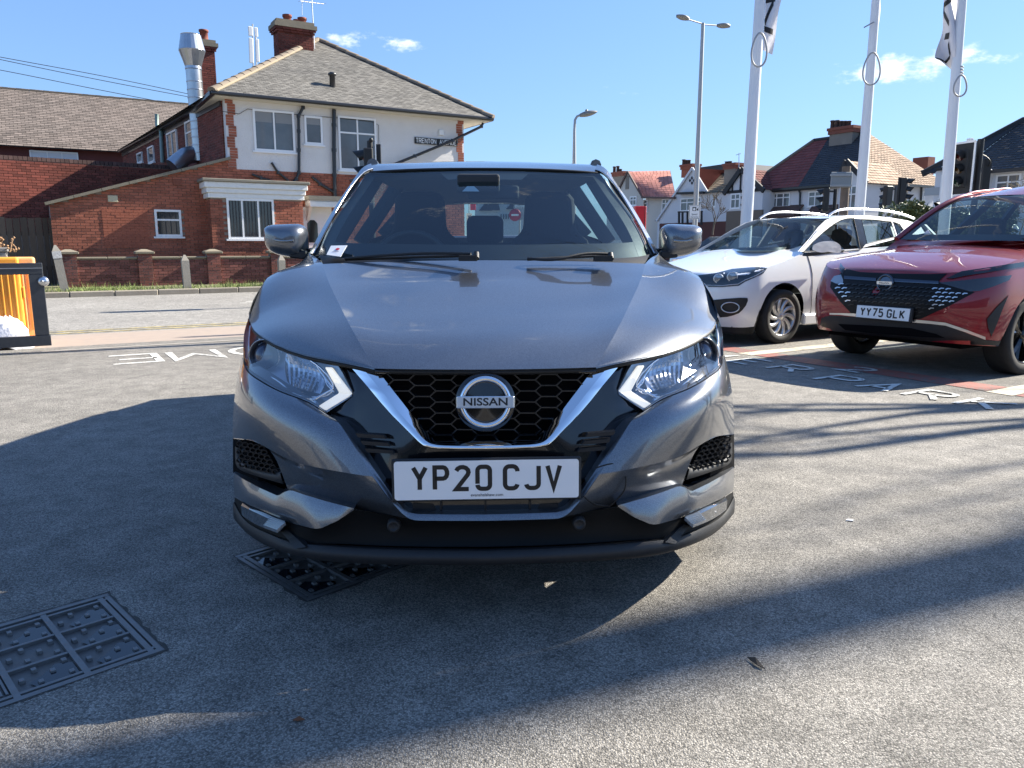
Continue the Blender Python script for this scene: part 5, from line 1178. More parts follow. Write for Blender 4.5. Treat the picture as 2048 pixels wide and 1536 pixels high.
def COVERS():
    out = []
    for a, b, sx, ln in (((215,1187),(330,1300),-1,.89),((468,1113),(615,1203),1,.675)):
        A, B = onG(*a), onG(*b); e1 = (B-A).normalized(); e2 = Vector((-e1.y, e1.x, 0)); e2 = e2 if e2.x*sx > 0 else -e2; out.append((A, e1, e2, (B-A).length, ln))
    return out
def manhole(name, A, e1, e2, n1, cols, label, w=.505, lead=.045):
    """recessed cast-iron cover. A: corner; e1 across, e2 along; cols: list of (width, kind)"""
    iron = mat('cast_iron', (.10,.105,.11), .5, metal=.25, noise=(9,.8,(.125,.105,.085)), bump=(220,.35,.002))
    iron2 = mat('worn_iron_rib', (.18,.185,.19), .42, metal=.35, noise=(22,.7,(.12,.115,.105)))
    wet = mat('puddle_water', (.012,.015,.02), .03, spec=.6)
    th = tag(empty(name, A), label, 'manhole cover'); up = Vector((0,0,1))
    P = lambda a, b, z=0: A+e1*a+e2*b+up*(z-.0105)
    tot = sum(c[0] for c in cols)
    def bar(mb, a0, a1, b0, b1, z0, z1):
        mb.add([P(a0,b0,z0),P(a1,b0,z0),P(a1,b1,z0),P(a0,b1,z0),P(a0,b0,z1),P(a1,b0,z1),P(a1,b1,z1),P(a0,b1,z1)], [(0,1,2,3),(7,6,5,4),(0,4,5,1),(1,5,6,2),(2,6,7,3),(3,7,4,0)])
    pl = MB(); pl.add([P(0,0,0),P(w,0,0),P(w,tot,0),P(0,tot,0)], [(0,1,2,3)]); pl.build('cover_plate', iron, th)
    r = .016; H = .011
    fr = MB(); bar(fr, 0,r*1.3,0,tot,.0,H+.001); bar(fr, w-r*1.3,w,0,tot,.0,H+.001); bar(fr, r*1.3,w-r*1.3,0,r,.0,H); bar(fr, r*1.3,w-r*1.3,tot-r,tot,.0,H)
    fr.build('cover_frame', iron2, th)
    b = 0; studs = 0; stud_me = None; a_in0, a_in1 = .040, w-.040; cell = (a_in1-a_in0)/3
    rb = MB(); bar(rb, a_in0-.006,a_in0+.006,0,tot,.0,H*.95); bar(rb, a_in1-.006,a_in1+.006,0,tot,.0,H*.95)
    rg = random.Random(5)
    for ci, (cw, kd) in enumerate(cols):
        if ci: bar(rb, r*1.4, w-r*1.4, b-.008, b+.008, .0, H*1.02)
        if kd == 's':
            for k in (1, 2): bar(rb, a_in0+cell*k-.006, a_in0+cell*k+.006, b, b+cw, .0, H*.9)
            for row in range(3):
                for i in range(3):
                    for j in range(4):
                        if (i+j) % 2 == 1 and not (i == 1): continue
                        if i == 1 and j % 2 == 0: continue
                        a = a_in0+cell*(row+.22+.28*i); bb = b+cw*(.16+.225*j); wd, ln = .020, .014
                        if stud_me is None:
                            sm = MB(); sm.box((0,0,.005),(wd,ln,.009), taper=.86); o = sm.build('stud', iron2); o.parent = th; stud_me = o.data
                        else:
                            o = bpy.data.objects.new('stud', stud_me); COL.objects.link(o); o.parent = th
                        o.matrix_local = Matrix.Translation(e1*a+e2*bb-up*.0105) @ Matrix.Rotation(math.atan2(e1.y, e1.x), 4, 'Z')
                # shallow water caught in the low corner of each cell
                if rg.random() < .8:
                    a0 = a_in0+cell*row+.012; a1 = a_in0+cell*(row+1)-.012; f0 = rg.uniform(.0,.15)
                    pts = [(a0+.3*cell, b+.012), (a1, b+.012), (a1, b+cw*(.55+f0)), (a1-.25*cell, b+cw*(.62+f0)), (a0+.45*cell, b+cw*(.42+f0)), (a0+.15*cell, b+cw*.3)]
                    wv = MB(); wv.add([P(x, y, .0045) for x, y in pts], [tuple(range(6))]); wv.build('puddle', wet, th)
        elif kd == 'r':
            rd = MB()
            k = 0
            while b+.012+k*.013 < b+cw-.01: 
                bb = b+.012+k*.013; bar(rd, a_in0+.02, a_in1-.02, bb, bb+.006, .0, .009); k += 1
            rd.build('ridge_plate', iron2, th)
        elif kd == 'l':
            for row in range(3):
                text_obj('cast_lettering', ('ACCESS','COVER','ACCESS')[row], iron2, frame_M(P(a_in0+cell*(row+.5), b+cw*.5, .006), e1, Vector((0,0,1)).cross(e1)), .026, th, .002)
        b += cw
    rb.build('cover_rib', iron2, th)
    # bitumen seal with a ragged outer edge round the frame
    sl = MB(); ring_i, ring_o = [], []; c = [(0,0),(w,0),(w,tot),(0,tot)]; dirs = [(0,-1),(1,0),(0,1),(-1,0)]
    for k in range(4):
        (a0,b0),(a1,b1) = c[k], c[(k+1) % 4]; n = max(6, int(math.hypot(a1-a0,b1-b0)/.03))
        for i in range(n):
            a, b_ = a0+(a1-a0)*i/n, b0+(b1-b0)*i/n; j = .003+rg.random()**2*.012; pd = dirs[k-1] if i == 0 else (0,0)
            ring_i.append(P(a,b_,.0128)); ring_o.append(P(a+dirs[k][0]*j+pd[0]*j, b_+dirs[k][1]*j+pd[1]*j, .0128))
    sl.grid([ring_i, ring_o], smooth=False, closed=True); sl.build('bitumen_seal', mat('bitumen', (.030,.029,.027), .8, noise=(40,.8,(.07,.065,.055)), bump=(90,.6,.004)), th); return th
def build_manholes():
    A = onG(215,1187); B = onG(330,1300); e1 = (B-A).normalized(); e2 = Vector((e1.y, -e1.x, 0)); e2 = e2 if e2.x < 0 else -e2
    w = (B-A).length
    manhole('manhole_cover', A, e1, e2, 3, [(.030,'p'),(.165,'s'),(.165,'s'),(.20,'r'),(.165,'s'),(.165,'s')], 'cast iron manhole cover with raised studs and puddles, lying in open asphalt', w)
    A2 = onG(468,1113); B2 = onG(615,1203); e1 = (B2-A2).normalized(); e2b = Vector((-e1.y, e1.x, 0)); e2b = e2b if e2b.x > 0 else -e2b
    manhole('manhole_cover', A2, e1, e2b, 3, [(.030,'p'),(.165,'s'),(.165,'s'),(.165,'s'),(.15,'r')], 'wet dark manhole cover half hidden under the front bumper of the grey car', (B2-A2).length)
    wp = MB(); c = onG(516,1137); 
    # twig and leaf scraps
    tw = MB(); a, b_ = onG(1494,1318), onG(1530,1341); tw.prism([a+Vector((0,0,.004)), a.lerp(b_,.4)+Vector((.006,.010,.012)), b_+Vector((0,0,.004)), a.lerp(b_,.6)+Vector((-.004,-.008,.006))], (0,0,.002))
    tag(tw.build('fallen_leaf', mat('dry_leaf', (.05,.04,.03), .8)), 'dark dry leaf lying on the sunlit asphalt right of the car', 'leaf')
    l2 = MB(); p = onG(597,1443); l2.prism([p+Vector((x,y,z)) for x, y, z in ((-.014,0,.003),(0,.008,.008),(.015,.002,.003),(0,-.007,.006))], (0,0,.002))
    tag(l2.build('fallen_leaf', mat('brown_leaf', (.16,.06,.025), .8)), 'tiny reddish brown leaf at the edge of the car shadow', 'leaf')
    l3 = MB(); p = onG(1700,1042); l3.prism([p+Vector((x,y,.002)) for x, y in ((-.018,0),(-.006,.012),(.016,.006),(.010,-.008))], (0,0,.003))
    tag(l3.build('paper_scrap', M_PAPER), 'small white scrap of litter on the asphalt', 'litter')
# ================================================================ pieces: bricks and tiles as objects
def brick_mat(name, a, b, rnd=.28):
    return mat(name, a, .88, noise=(2.2,.75,b), bump=(90,.45,.005), rnd=rnd)
def pieces(name, parent, mats4, dims, m, cap=300, tones=None, near=None):
    """mats4: world matrices of alike pieces; the ones that show largest become objects, the rest one joined part"""
    F = FRAMES[parent.name].inverted(); order = sorted(range(len(mats4)), key=lambda i: (mats4[i].translation-CAMV).length)
    proto = None
    for i in order[:cap]:
        if proto is None:
            mb = MB(); mb.box((0,0,0), dims); o = mb.build(name, m); proto = o.data
        else:
            o = bpy.data.objects.new(name, proto); COL.objects.link(o)
        o.parent = parent; o.matrix_local = F @ mats4[i]
    rest = order[cap:]
    if rest:
        mb = MB(); rg = random.Random(11); hx, hy, hz = dims[0]/2, dims[1]/2, dims[2]/2
        base = [Vector((x*hx,y*hy,z*hz)) for z in (-1,1) for y in (-1,1) for x in (-1,1)]; fs = [(0,2,3,1),(4,5,7,6),(0,1,5,4),(2,6,7,3),(0,4,6,2),(1,3,7,5)]
        for i in rest:
            mb.add([mats4[i] @ v for v in base], fs); mb.tone += [rg.uniform(-.26,.26)]*6
        mb.build(name+'s' if not name.endswith('s') else name, m, parent, kind='stuff')
def brick_field(o, x, n, w, h, holes=(), clip=None, bl=.215, bh=.065, jt=.011, depth=.05, proud=.008, seed=1, z0=0.0, thin=1.0):
    """world matrices of a running-bond brick face: origin o (bottom left), unit x along it, n its outward normal"""
    rg = random.Random(seed); out = []; ph = bh+jt; pl = bl+jt; rows = int(h/ph+.5); x, n = Vector(x), Vector(n); up = Vector((0,0,1))
    for r in range(rows):
        z = r*ph+bh/2; u = -(pl/2 if r % 2 else 0)
        while u < w:
            a, b = max(u, 0), min(u+bl, w); u += pl
            if b-a < .04: continue
            c = (a+b)/2
            if clip and not clip(c, z): continue
            if any(x0 < c < x1 and y0 < z < y1 for x0, y0, x1, y1 in holes): continue
            m = Matrix((x, -n, up)).transposed().to_4x4()
            m.translation = Vector(o)+x*c+up*z - n*(depth/2-proud+rg.uniform(-.002,.003))
            out.append(m @ Matrix.Rotation(rg.uniform(-.006,.006), 4, 'Y') @ Matrix.Diagonal(((b-a)/bl, 1, 1, 1)))
    return out
def tile_field(o, x, sl, w, l, tw, gauge, clip=None, th=.014, seed=2):
    """world matrices of lapped roof tiles: o eave corner, x along the eave, sl up the slope (unit vectors)"""
    rg = random.Random(seed); x, sl = Vector(x), Vector(sl); n = x.cross(sl).normalized(); out = []
    for r in range(int(l/gauge)+1):
        v = r*gauge; u = -(tw/2 if r % 2 else 0)
        while u < w:
            c = u+tw/2; u += tw
            if clip and not clip(c, v+gauge*.5): continue
            tilt = Matrix.Rotation(-.10+rg.uniform(-.02,.02), 4, 'X'); m = Matrix((x, sl, n)).transposed().to_4x4(); m.translation = Vector(o)+x*c+sl*(v+gauge*.62)+n*(th*.5+.006+rg.uniform(0,.006)); out.append(m @ tilt)
    return out
def window(parent, M, w, h, lights, name='window', fm=None, gm=None, sill=True, fw=.06, depth=.07, rev=.04, bars=0, arch=None):
    """M: frame matrix at the window's bottom-left, x along, y up, z out. lights: list of (x0,y0,x1,y1) panes as fractions"""
    fm = fm or mat('white_upvc', (.78,.78,.78), .35, coat=.3); gm = gm or M_WPANE
    mb = MB(M=M); mb.bx((0,0,-.05),(w,fw,rev)); mb.bx((0,h-fw,-.05),(w,h,rev)); mb.bx((0,fw,-.05),(fw,h-fw,rev)); mb.bx((w-fw,fw,-.05),(w,h-fw,rev))
    xs = sorted(set(round(l[0],3) for l in lights if l[0] > .01)); 
    for l in lights:
        x0, y0, x1, y1 = l[0]*w, l[1]*h, l[2]*w, l[3]*h
        if x1 < w-.02: mb.bx((x1-fw*.4,y0+ (fw if y0 < .02 else 0),-.045),(x1+fw*.4,y1-(fw if y1 > h-.02 else 0),rev*.8))
        if y1 < h-.02: mb.bx((x0+fw*.4,y1-fw*.4,-.046),(x1-fw*.4,y1+fw*.4,rev*.7))
    fo = mb.build(name, fm, parent)
    for l in lights:
        g = MB(M=M); x0, y0, x1, y1 = l[0]*w+.02, l[1]*h+.02, l[2]*w-.02, l[3]*h-.02; g.add([(x0,y0,.006),(x1,y0,.006),(x1,y1,.006),(x0,y1,.006)], [(0,1,2,3)]); g.build('pane', gm, fo)
    if bars:
        b = MB(M=M)
        for l in lights:
            for k in range(1, bars): x = (l[0]+(l[2]-l[0])*k/bars)*w; b.bx((x-.012,l[1]*h+.03,.008),(x+.012,l[3]*h-.03,.02))
        b.build('window_bar', mat('dark_bars', (.03,.03,.03), .5), fo)
    if sill:
        s = MB(M=M); s.bx((-.06,-.05,-.03),(w+.06,-.002,.06)); s.build('sill', fm, fo)
    return fo
M_WPANE = mat('house_pane', (.075,.085,.095), .04, spec=.9, noise=(1.4,.7,(.14,.15,.155)))
M_WBLIND = mat('net_curtain_pane', (.085,.095,.105), .06, spec=.9, noise=(3,.6,(.13,.14,.15)))
M_WDARK = mat('dark_pane', (.02,.024,.026), .04, spec=.9)
def szm(px, py, t): p = onT(px, py, t); return p.dot(UU), p.z
def facade_M(s, z, t): return frame_M(ST(s, t, z), UU, (0,0,1))          # z axis = -T, toward the road

def corner_house():
    h = empty('corner_house', ST(9, 24, 0), A29, 'corner house with white roughcast upper storey, red brick below and a hipped grey tiled roof', 'house')
    t0 = 24.0; mort = mat('mortar', (.30,.24,.20), .95)
    br = brick_mat('orange_brick', (.32,.105,.06), (.225,.075,.048)); rc = mat('white_roughcast', (.79,.77,.75), .9, noise=(2.2,.9,(.68,.65,.62)), bump=(48,1.0,.03))
    sL, sR, zE = 4.82, 12.5, 5.32; zW = 3.33
    w = MB(M_ST); w.bx((sL,t0,zW),(sR,t0+8.2,zE)); w.build('upper_wall', rc, h)
    w = MB(M_ST); w.bx((sL,t0+.03,0),(sR,t0+8.2,zW-.002)); w.build('lower_wall', mort, h)
    # bricks: front face of lean-to and ground floor, then the bay
    sA = .24; zl, zr_ = 2.2, 3.62
    x0, y0 = szm(312,473,t0); x1, y1 = szm(361,420,t0); win_h = (x0-sA, y0, x1-sA, y1)
    pa = szm(210,495,t0); pb = szm(292,418,t0)
    clipL = lambda c, z: z < zl+(zr_-zl)*c/(sL-sA)-.02
    f1 = brick_field(ST(sA,t0,0), UU, -TT, sL-sA, 3.7, [win_h], clipL, seed=4)
    bayL, bayR, tb = 4.12, 6.72, 23.30
    f2 = brick_field(ST(sL,t0,0), UU, -TT, sR-sL, zW, [(bayL-sL,0,bayR-sL+.0,2.5),(7.05-sL,0,8.25-sL,2.2)], seed=5)
    bx0, bz0 = szm(457,478,tb); bx1, bz1 = szm(546,393,tb)
    f3 = brick_field(ST(bayL,tb,0), UU, -TT, bayR-bayL, 2.46, [(bx0-bayL,bz0-.03,bx1-bayL,bz1+.2)], seed=6)
    f4 = brick_field(ST(bayL,t0,0), -TT, -UU, t0-tb, 2.46, seed=7) + brick_field(ST(bayR,tb,0), TT, UU, t0-tb, 2.46, seed=8)
    # quoins up both corners of the white wall, in blocks of four courses
    f5 = []
    for side, s_ in ((1, sL), (-1, sR)):
        for r in range(26):
            wq = .34 if (r//4) % 2 else .225
            o = ST(s_ if side > 0 else s_-wq, t0, zW+r*.076)
            f5 += brick_field(o, UU, -TT, wq, .075, proud=.018, seed=20+r, bl=wq/ (1 if wq < .3 else 1.0))
    low = [m for m in f1+f2+f3+f4+f5 if m.translation.z > .2]
    pieces('brick', h, low, (.215,.05,.065), br, 300)
    lw = MB(M_ST); lw.add([(sA,t0+.02,0),(sL,t0+.02,0),(sL,t0+.02,zr_),(sA,t0+.02,zl),(sA,t0+2.9,0),(sL,t0+2.9,0),(sL,t0+2.9,zr_),(sA,t0+2.9,zl)], [(0,1,2,3),(0,3,7,4),(3,2,6,7),(4,7,6,5)]); lw.build('lean_to_wall', mort, h)
    patch = MB(M_ST); patch.bx((pa[0],t0-.010,pa[1]),(pb[0],t0+.01,pb[1])); 
    pf = [m for m in brick_field(ST(pa[0],t0,pa[1]), UU, -TT, pb[0]-pa[0], pb[1]-pa[1], proud=.017, seed=9, jt=.008)]
    pm = MB()
    for m in pf: pm.add([m @ Vector((x*.1075,y*.025,z*.0325)) for z in (-1,1) for y in (-1,1) for x in (-1,1)], [(0,2,3,1),(4,5,7,6),(0,1,5,4),(2,6,7,3),(0,4,6,2),(1,3,7,5)]); pm.tone += [random.uniform(-.08,.08)]*6
    pm.build('bricked_up_opening', brick_mat('new_brick', (.33,.105,.062), (.30,.095,.055), .05), h, kind='stuff')
    # stone coping along the lean-to slope, roof behind it
    co = MB(); n = 7
    st_m = mat('weathered_coping', (.26,.225,.17), .9, noise=(5,.9,(.16,.14,.10)), bump=(70,.4,.006))
    for i in range(n):
        a = ST(sA-.10+(sL-sA+.16)*i/n, t0+.02, zl+.015+(zr_-zl)*i/n); b = ST(sA-.10+(sL-sA+.16)*(i+.985)/n, t0+.02, zl+.015+(zr_-zl)*(i+.985)/n); c = MB(); c.beam(a, b, .30, .075); c.build('coping_stone', st_m, h)
    # lean-to window with bars, vents
    window(h, facade_M(x0, y0, t0), x1-x0, y1-y0, [(0,0,1,.62),(0,.62,1,1)], gm=M_WDARK, bars=5)
    for (a, b, c, d, mm) in ((216,404,235,391,mat('cream_vent', (.50,.44,.30), .7)), (346,370.5,363,359,br)):
        p = szm(a,b,t0); q = szm(c,d,t0); v = MB(M_ST); v.bx((p[0],t0-.03,p[1]),(q[0],t0,q[1])); v.build('wall_vent', mm, h, bevel=.01)
    # bay: flat lead roof, white cornice, window, blinds
    cm = mat('white_timber', (.76,.76,.75), .5, noise=(8,.5,(.68,.68,.66)))
    b = MB(M_ST); b.bx((bayL+.02,tb+.02,0),(bayR-.02,t0,2.46)); b.build('bay_core', mort, h)
    b = MB(M_ST); b.bx((bayL-.05,tb-.05,2.46),(bayR+.05,t0,2.60)); b.bx((bayL-.09,tb-.09,2.60),(bayR+.09,t0,2.74)); b.bx((bayL-.14,tb-.14,2.74),(bayR+.14,t0,2.90)); b.build('bay_cornice', cm, h, bevel=.012)
    b = MB(M_ST); b.bx((bayL-.20,tb-.20,2.90),(bayR+.20,t0,2.985)); b.build('bay_roof', mat('mossy_felt', (.15,.14,.12), .95, noise=(6,.9,(.24,.22,.18))), h, bevel=.015)
    window(h, facade_M(bx0, bz0, tb), bx1-bx0, 2.46-bz0, [(0,0,.32,1),(.32,0,.66,1),(.66,0,1,1)], gm=mat('vertical_blind_pane', (.055,.06,.062), .05, spec=.9), bars=5)
    # door with canopy
    dx0, dz0 = szm(602,520,t0); dx1, dz1 = szm(655,415,t0)
    d = MB(M_ST); d.bx((dx0,t0-.02,.1),(dx1+.12,t0+.03,dz1)); do = d.build('door', mat('white_door', (.74,.74,.73), .4, coat=.3), h)
    dp = MB(M_ST); cx = szm(625,468,t0); dp.prism([(cx[0]+a*.16, t0-.024, cx[1]+.08+b*.34) for a, b in ((-1,-1),(1,-1),(1,.7),(.4,1),(-.4,1),(-1,.7))], (0,-.01,0)); dp.build('door_glass', M_WDARK, do)
    cn = MB(M_ST); cn.bx((7.0,23.45,2.30),(8.75,t0,2.45)); cn.bx((7.0,23.5,2.45),(8.72,t0,2.5)); cn.build('door_canopy', cm, h); cr = MB(M_ST); cr.bx((6.95,23.4,2.5),(8.8,t0,2.62)); cr.build('canopy_roof', mat('mossy_felt'), h)
    cb = MB(M_ST); cb.prism([(7.02,23.6,2.3),(7.02,t0,2.3),(7.02,t0,1.85)], (.09,0,0)); cb.build('canopy_bracket', cm, h)
    # upper windows
    def win(a, b, c, d, lights, gm=None):
        p = szm(a,d,t0); q = szm(c,b,t0); w_, h_ = q[0]-p[0], q[1]-p[1]; fo = window(h, facade_M(p[0],p[1],t0), w_, h_, lights, gm=gm)
        for l in lights:
            if l[3] > .99 and l[1] < .1:
                m = MB(M=facade_M(p[0],p[1],t0)); m.bx((l[0]*w_+.05,h_*.70,.007),(l[2]*w_-.05,h_-.06,.012)); m.build('blind', mat('roller_blind', (.24,.25,.26), .8), fo)
    win(509,224.5,587,301, [(0,0,.5,1),(.5,0,1,1)], M_WBLIND); win(610,234,643.5,288, [(0,0,1,1)], M_WBLIND)
    win(679,238,751,340, [(0,0,.5,.70),(.5,0,1,.70),(0,.70,.5,1),(.5,.70,1,1)], M_WBLIND)
    # rainwater goods
    pm_ = mat('black_pipe', (.018,.018,.02), .4, coat=.3)
    def pipe(pts, r=.045, t=23.93, name='downpipe'):
        m_ = MB(); P = [onT(x, y, t) for x, y in pts]; m_.tube(P, r, 8)
        for p in P[1:-1]: m_.lathe([(r*1.25,-.05),(r*1.25,.05)], p, (0,0,1), 8)
        m_.build(name, pm_, h)
    pipe([(607,207),(606,215),(597,232),(597.5,262),(598,300),(598,345),(593,358),(583,368)])
    pipe([(668,219),(668,250),(668,300),(669,350),(670,398)], .06)
    pipe([(543,325),(556,345),(577,362)], .035, 23.95, 'waste_pipe'); pipe([(504,349),(522,356),(548,363)], .035, 23.95, 'waste_pipe'); pipe([(624,354),(640,368),(668,385)], .045, 23.95, 'waste_pipe')
    pipe([(966,246),(963,253),(905,281),(830,312),(760,340),(700,362)], .045, 23.8)
    gt = MB(M_ST); gt.bx((4.38,23.50,5.28),(13.42,23.62,5.39)); gt.build('gutter', pm_, h, bevel=.03); g2 = MB(M_ST); g2.bx((13.32,23.62,5.28),(13.44,32,5.39)); g2.bx((4.36,23.62,5.28),(4.48,33,5.39)); g2.build('gutter', pm_, h)
    so = MB(M_ST); so.bx((4.5,23.62,5.26),(13.3,32,5.315)); so.build('soffit', mat('cream_soffit', (.62,.58,.50), .7), h)
    mk = MB(M_ST); p = szm(882,265,t0); mk.bx((p[0]-.09,t0-.06,p[1]-.09),(p[0]+.09,t0,p[1]+.09)); mk.build('alarm_box', cm, h, bevel=.01)
    cab = MB(); cab.tube([onT(x, y, 23.97) for x, y in ((440,222),(478,228),(495,218),(560,226),(620,232),(680,236),(742,243),(757,250),(758,300))], .008, 5); cab.build('wall_cable', pm_, h)
    # roof: hipped front slope in lapped tiles, other slopes as sheets, hip tiles
    eL, eR, eZ, eT = 4.40, 13.40, 5.36, 23.55; ap = ST(8.98, 28.3, 8.28); e0, e1 = ST(eL,eT,eZ), ST(eR,eT,eZ); mid = (e0+e1)/2; foot = e0+UU*((ap-e0).dot(UU)); sl = (ap-foot); Ls = sl.length; sl.normalize(); Wd = (e1-e0).length; am = (ap-e0).dot(UU)
    clipT = lambda c, v: (v/Ls) < (c/am if c < am else (Wd-c)/(Wd-am)) and 0 < c < Wd
    tl_m = mat('weathered_roof_tile', (.135,.128,.118), .9, noise=(1.1,.8,(.19,.178,.155)), bump=(60,.3,.004), rnd=.28)
    bk = ST(8.0,41,8.28); sheet_m = mat('roof_underlay', (.10,.09,.08), .95)
    rf = MB(); rf.add([e0,e1,ap], [(0,1,2)]); rf.add([e1,ST(13.4,41,5.36),bk,ap], [(0,1,2,3)]); rf.add([ST(3.2,41,5.36),e0,ap,bk], [(0,1,2,3)]); rf.build('roof', sheet_m, h)
    tf = tile_field(e0, UU, sl, Wd, Ls, .172, .105, clipT); pieces('roof_tile', h, tf, (.166,.15,.014), tl_m, 300)
    hp = mat('hip_tile', (.145,.115,.092), .9, noise=(4,.9,(.20,.165,.12)), rnd=.2)
    for a, b in ((e0,ap),(e1,ap)):
        n = 17
        for i in range(n):
            p = a.lerp(b,(i+.02)/n); q_ = a.lerp(b,(i+1.02)/n); m_ = MB(); d = (q_-p).normalized(); x_ = d.cross(Vector((0,0,1))).normalized(); y_ = x_.cross(d)
            G = [[c+x_*.14*math.cos(f)+y_*(.115*math.sin(f)-.01)+y_*off for f in np.linspace(0,math.pi,7)] for c, off in ((p,.02),(q_,.0))]
            m_.grid(G, True); m_.add(G[0],[tuple(range(7))]); m_.build('hip_tile', hp, h)
    mo = MB(); mo.tube([e0+Vector((0,0,.03))-TT*.03+UU*.12, ap-TT*.12], .05, 5); mo.build('hip_mortar', mat('hip_mortar', (.27,.225,.16), .95), h)
    rv = MB(); p = e0+UU*((onT(666,186,24.6)-e0).dot(UU))+sl*1.25; rv.lathe([(.09,-.1),(.09,.32),(.13,.33),(.13,.40),(.02,.44)], p+Vector((0,0,.02)), (0,0,1), 12); rv.build('roof_vent', pm_, h)
    # chimney on the hip with two pots
    def stack(nm, px0, px1, pyt, pyb, t, d, pots, cap=True):
        a = onT(px0,pyb,t); b = onT(px1,pyt,t); s0, s1 = a.dot(UU), b.dot(UU); z1 = b.z; z0 = a.z-1.0
        c = MB(M_ST); c.bx((s0+.02,t+.02,z0),(s1-.02,t+d-.02,z1)); co_ = c.build('chimney', mort, h)
        ms = brick_field(ST(s0,t,z0), UU, -TT, s1-s0, z1-z0, seed=31, proud=.0)+brick_field(ST(s0,t+d,z0), -TT, -UU, d, z1-z0, seed=32, proud=.0)+brick_field(ST(s1,t,z0), TT, UU, d, z1-z0, seed=33, proud=0)
        if cap:
            for k, o_ in ((0,.05),(1,.09)):
                zz = z1-.34+k*.076; ms += brick_field(ST(s0-o_,t-o_,zz), UU, -TT, s1-s0+2*o_, .075, seed=34+k)+brick_field(ST(s0-o_,t+d+o_,zz), -TT, -UU, d+2*o_, .075, seed=36+k)
            f = MB(M_ST); f.bx((s0-.12,t-.12,z1-.19),(s1+.12,t+d+.12,z1-.06)); f.bx((s0-.05,t-.05,z1-.06),(s1+.05,t+d+.05,z1+.05)); f.build('chimney_flaunching', st_m, co_)
        bm_ = MB()
        for m in ms: bm_.add([m @ Vector((x*.1075,y*.025,z*.0325)) for z in (-1,1) for y in (-1,1) for x in (-1,1)], [(0,2,3,1),(4,5,7,6),(0,1,5,4),(2,6,7,3),(0,4,6,2),(1,3,7,5)]); bm_.tone += [random.uniform(-.3,.2)]*6
        bm_.build('chimney_bricks', br2, co_, kind='stuff')
        for (ppx, ptop, r) in pots:
            tp = onT(ppx, ptop, t+d*.5); hh = tp.z-z1; m_ = MB(); m_.lathe([(r*1.12,0),(r*1.1,.04),(r,.06),(r*.92,hh-.08),(r*1.12,hh-.07),(r*1.12,hh),(r*.8,hh),(r*.75,hh-.2)], Vector((tp.x,tp.y,z1)), (0,0,1), 16, caps=False); m_.build('chimney_pot', mat('terracotta_pot', (.23,.055,.03), .8, noise=(6,.8,(.12,.04,.03))), co_)
    br2 = brick_mat('dark_chimney_brick', (.22,.05,.032), (.11,.035,.028), .3)
    stack('chimney', 558,625,50,108,27.2,.62,[(574,30,.14),(594,40,.12),(604,36,.14)])
    stack('chimney', 405,428,84,185,31.0,.5,[(407,60,.15)], True)
    # wing running back from the corner, dark brick with white windows
    wa, wb = ST(4.78,24.3), ST(3.48,40.2); d = (wb-wa).normalized(); nrm = Vector((-d.y, d.x, 0)); nrm = nrm if nrm.dot(UU) < 0 else -nrm; Lw = (wb-wa).length
    wg = MB(); wg.add([wa,wb,wb+Vector((0,0,5.34)),wa+Vector((0,0,5.34)), wb+UU*6, wb+UU*6+Vector((0,0,5.34))], [(0,1,2,3),(1,4,5,2)]); wg.build('wing_wall', mort, h)
    wf = brick_field(wa+nrm*.005+Vector((0,0,3.2)), d, nrm, Lw, 2.12, seed=41, bl=.44, jt=.012); bm_ = MB()
    for m in wf: bm_.add([m @ Vector((x*.1075/ .5*.98,y*.025,z*.0325)) for z in (-1,1) for y in (-1,1) for x in (-1,1)], [(0,2,3,1),(4,5,7,6),(0,1,5,4),(2,6,7,3),(0,4,6,2),(1,3,7,5)]); bm_.tone += [random.uniform(-.3,.25)]*6
    bm_.build('wing_bricks', br2, h, kind='stuff')
    def wwin(x0,y0,x1,y1, lights):
        pl = wa+nrm*.03; a = onP(x0,y1,pl,nrm); b = onP(x1,y0,pl,nrm)
        left, right = (a, b); M = frame_M(Vector((left.x,left.y,min(a.z,3.0) if a.z < 3.0 else a.z)), -d, (0,0,1)); w_ = (b-a).dot(-d); window(h, M, max(.3,w_), b.z-a.z, lights, gm=M_WBLIND)
    wwin(374.5,236,388,302,[(0,0,1,.6),(0,.6,1,1)]); wwin(338,258,353,325,[(0,0,.5,1),(.5,0,1,1)]); wwin(298,290,307,328,[(0,0,1,1)]); wwin(276,303,284,328,[(0,0,1,1)])
    gu = MB(); gu.beam(wa+nrm*.15+Vector((0,0,5.34)), wb+nrm*.15+Vector((0,0,5.34)), .12, .11); gu.beam(wa+nrm*.02+Vector((0,0,5.22)), wb+nrm*.02+Vector((0,0,5.22)), .04, .2); gu.build('wing_gutter', pm_, h)
    gp = MB(); pl = wa+nrm*.10; gp.tube([onP(313,228,pl,nrm), onP(314,250,pl,nrm), onP(317,258,pl,nrm), onP(322,262,pl,nrm), onP(325,325,pl,nrm)], .07, 8); gp.build('soil_pipe', mat('pale_green_pipe', (.22,.31,.29), .5), h)
    return h

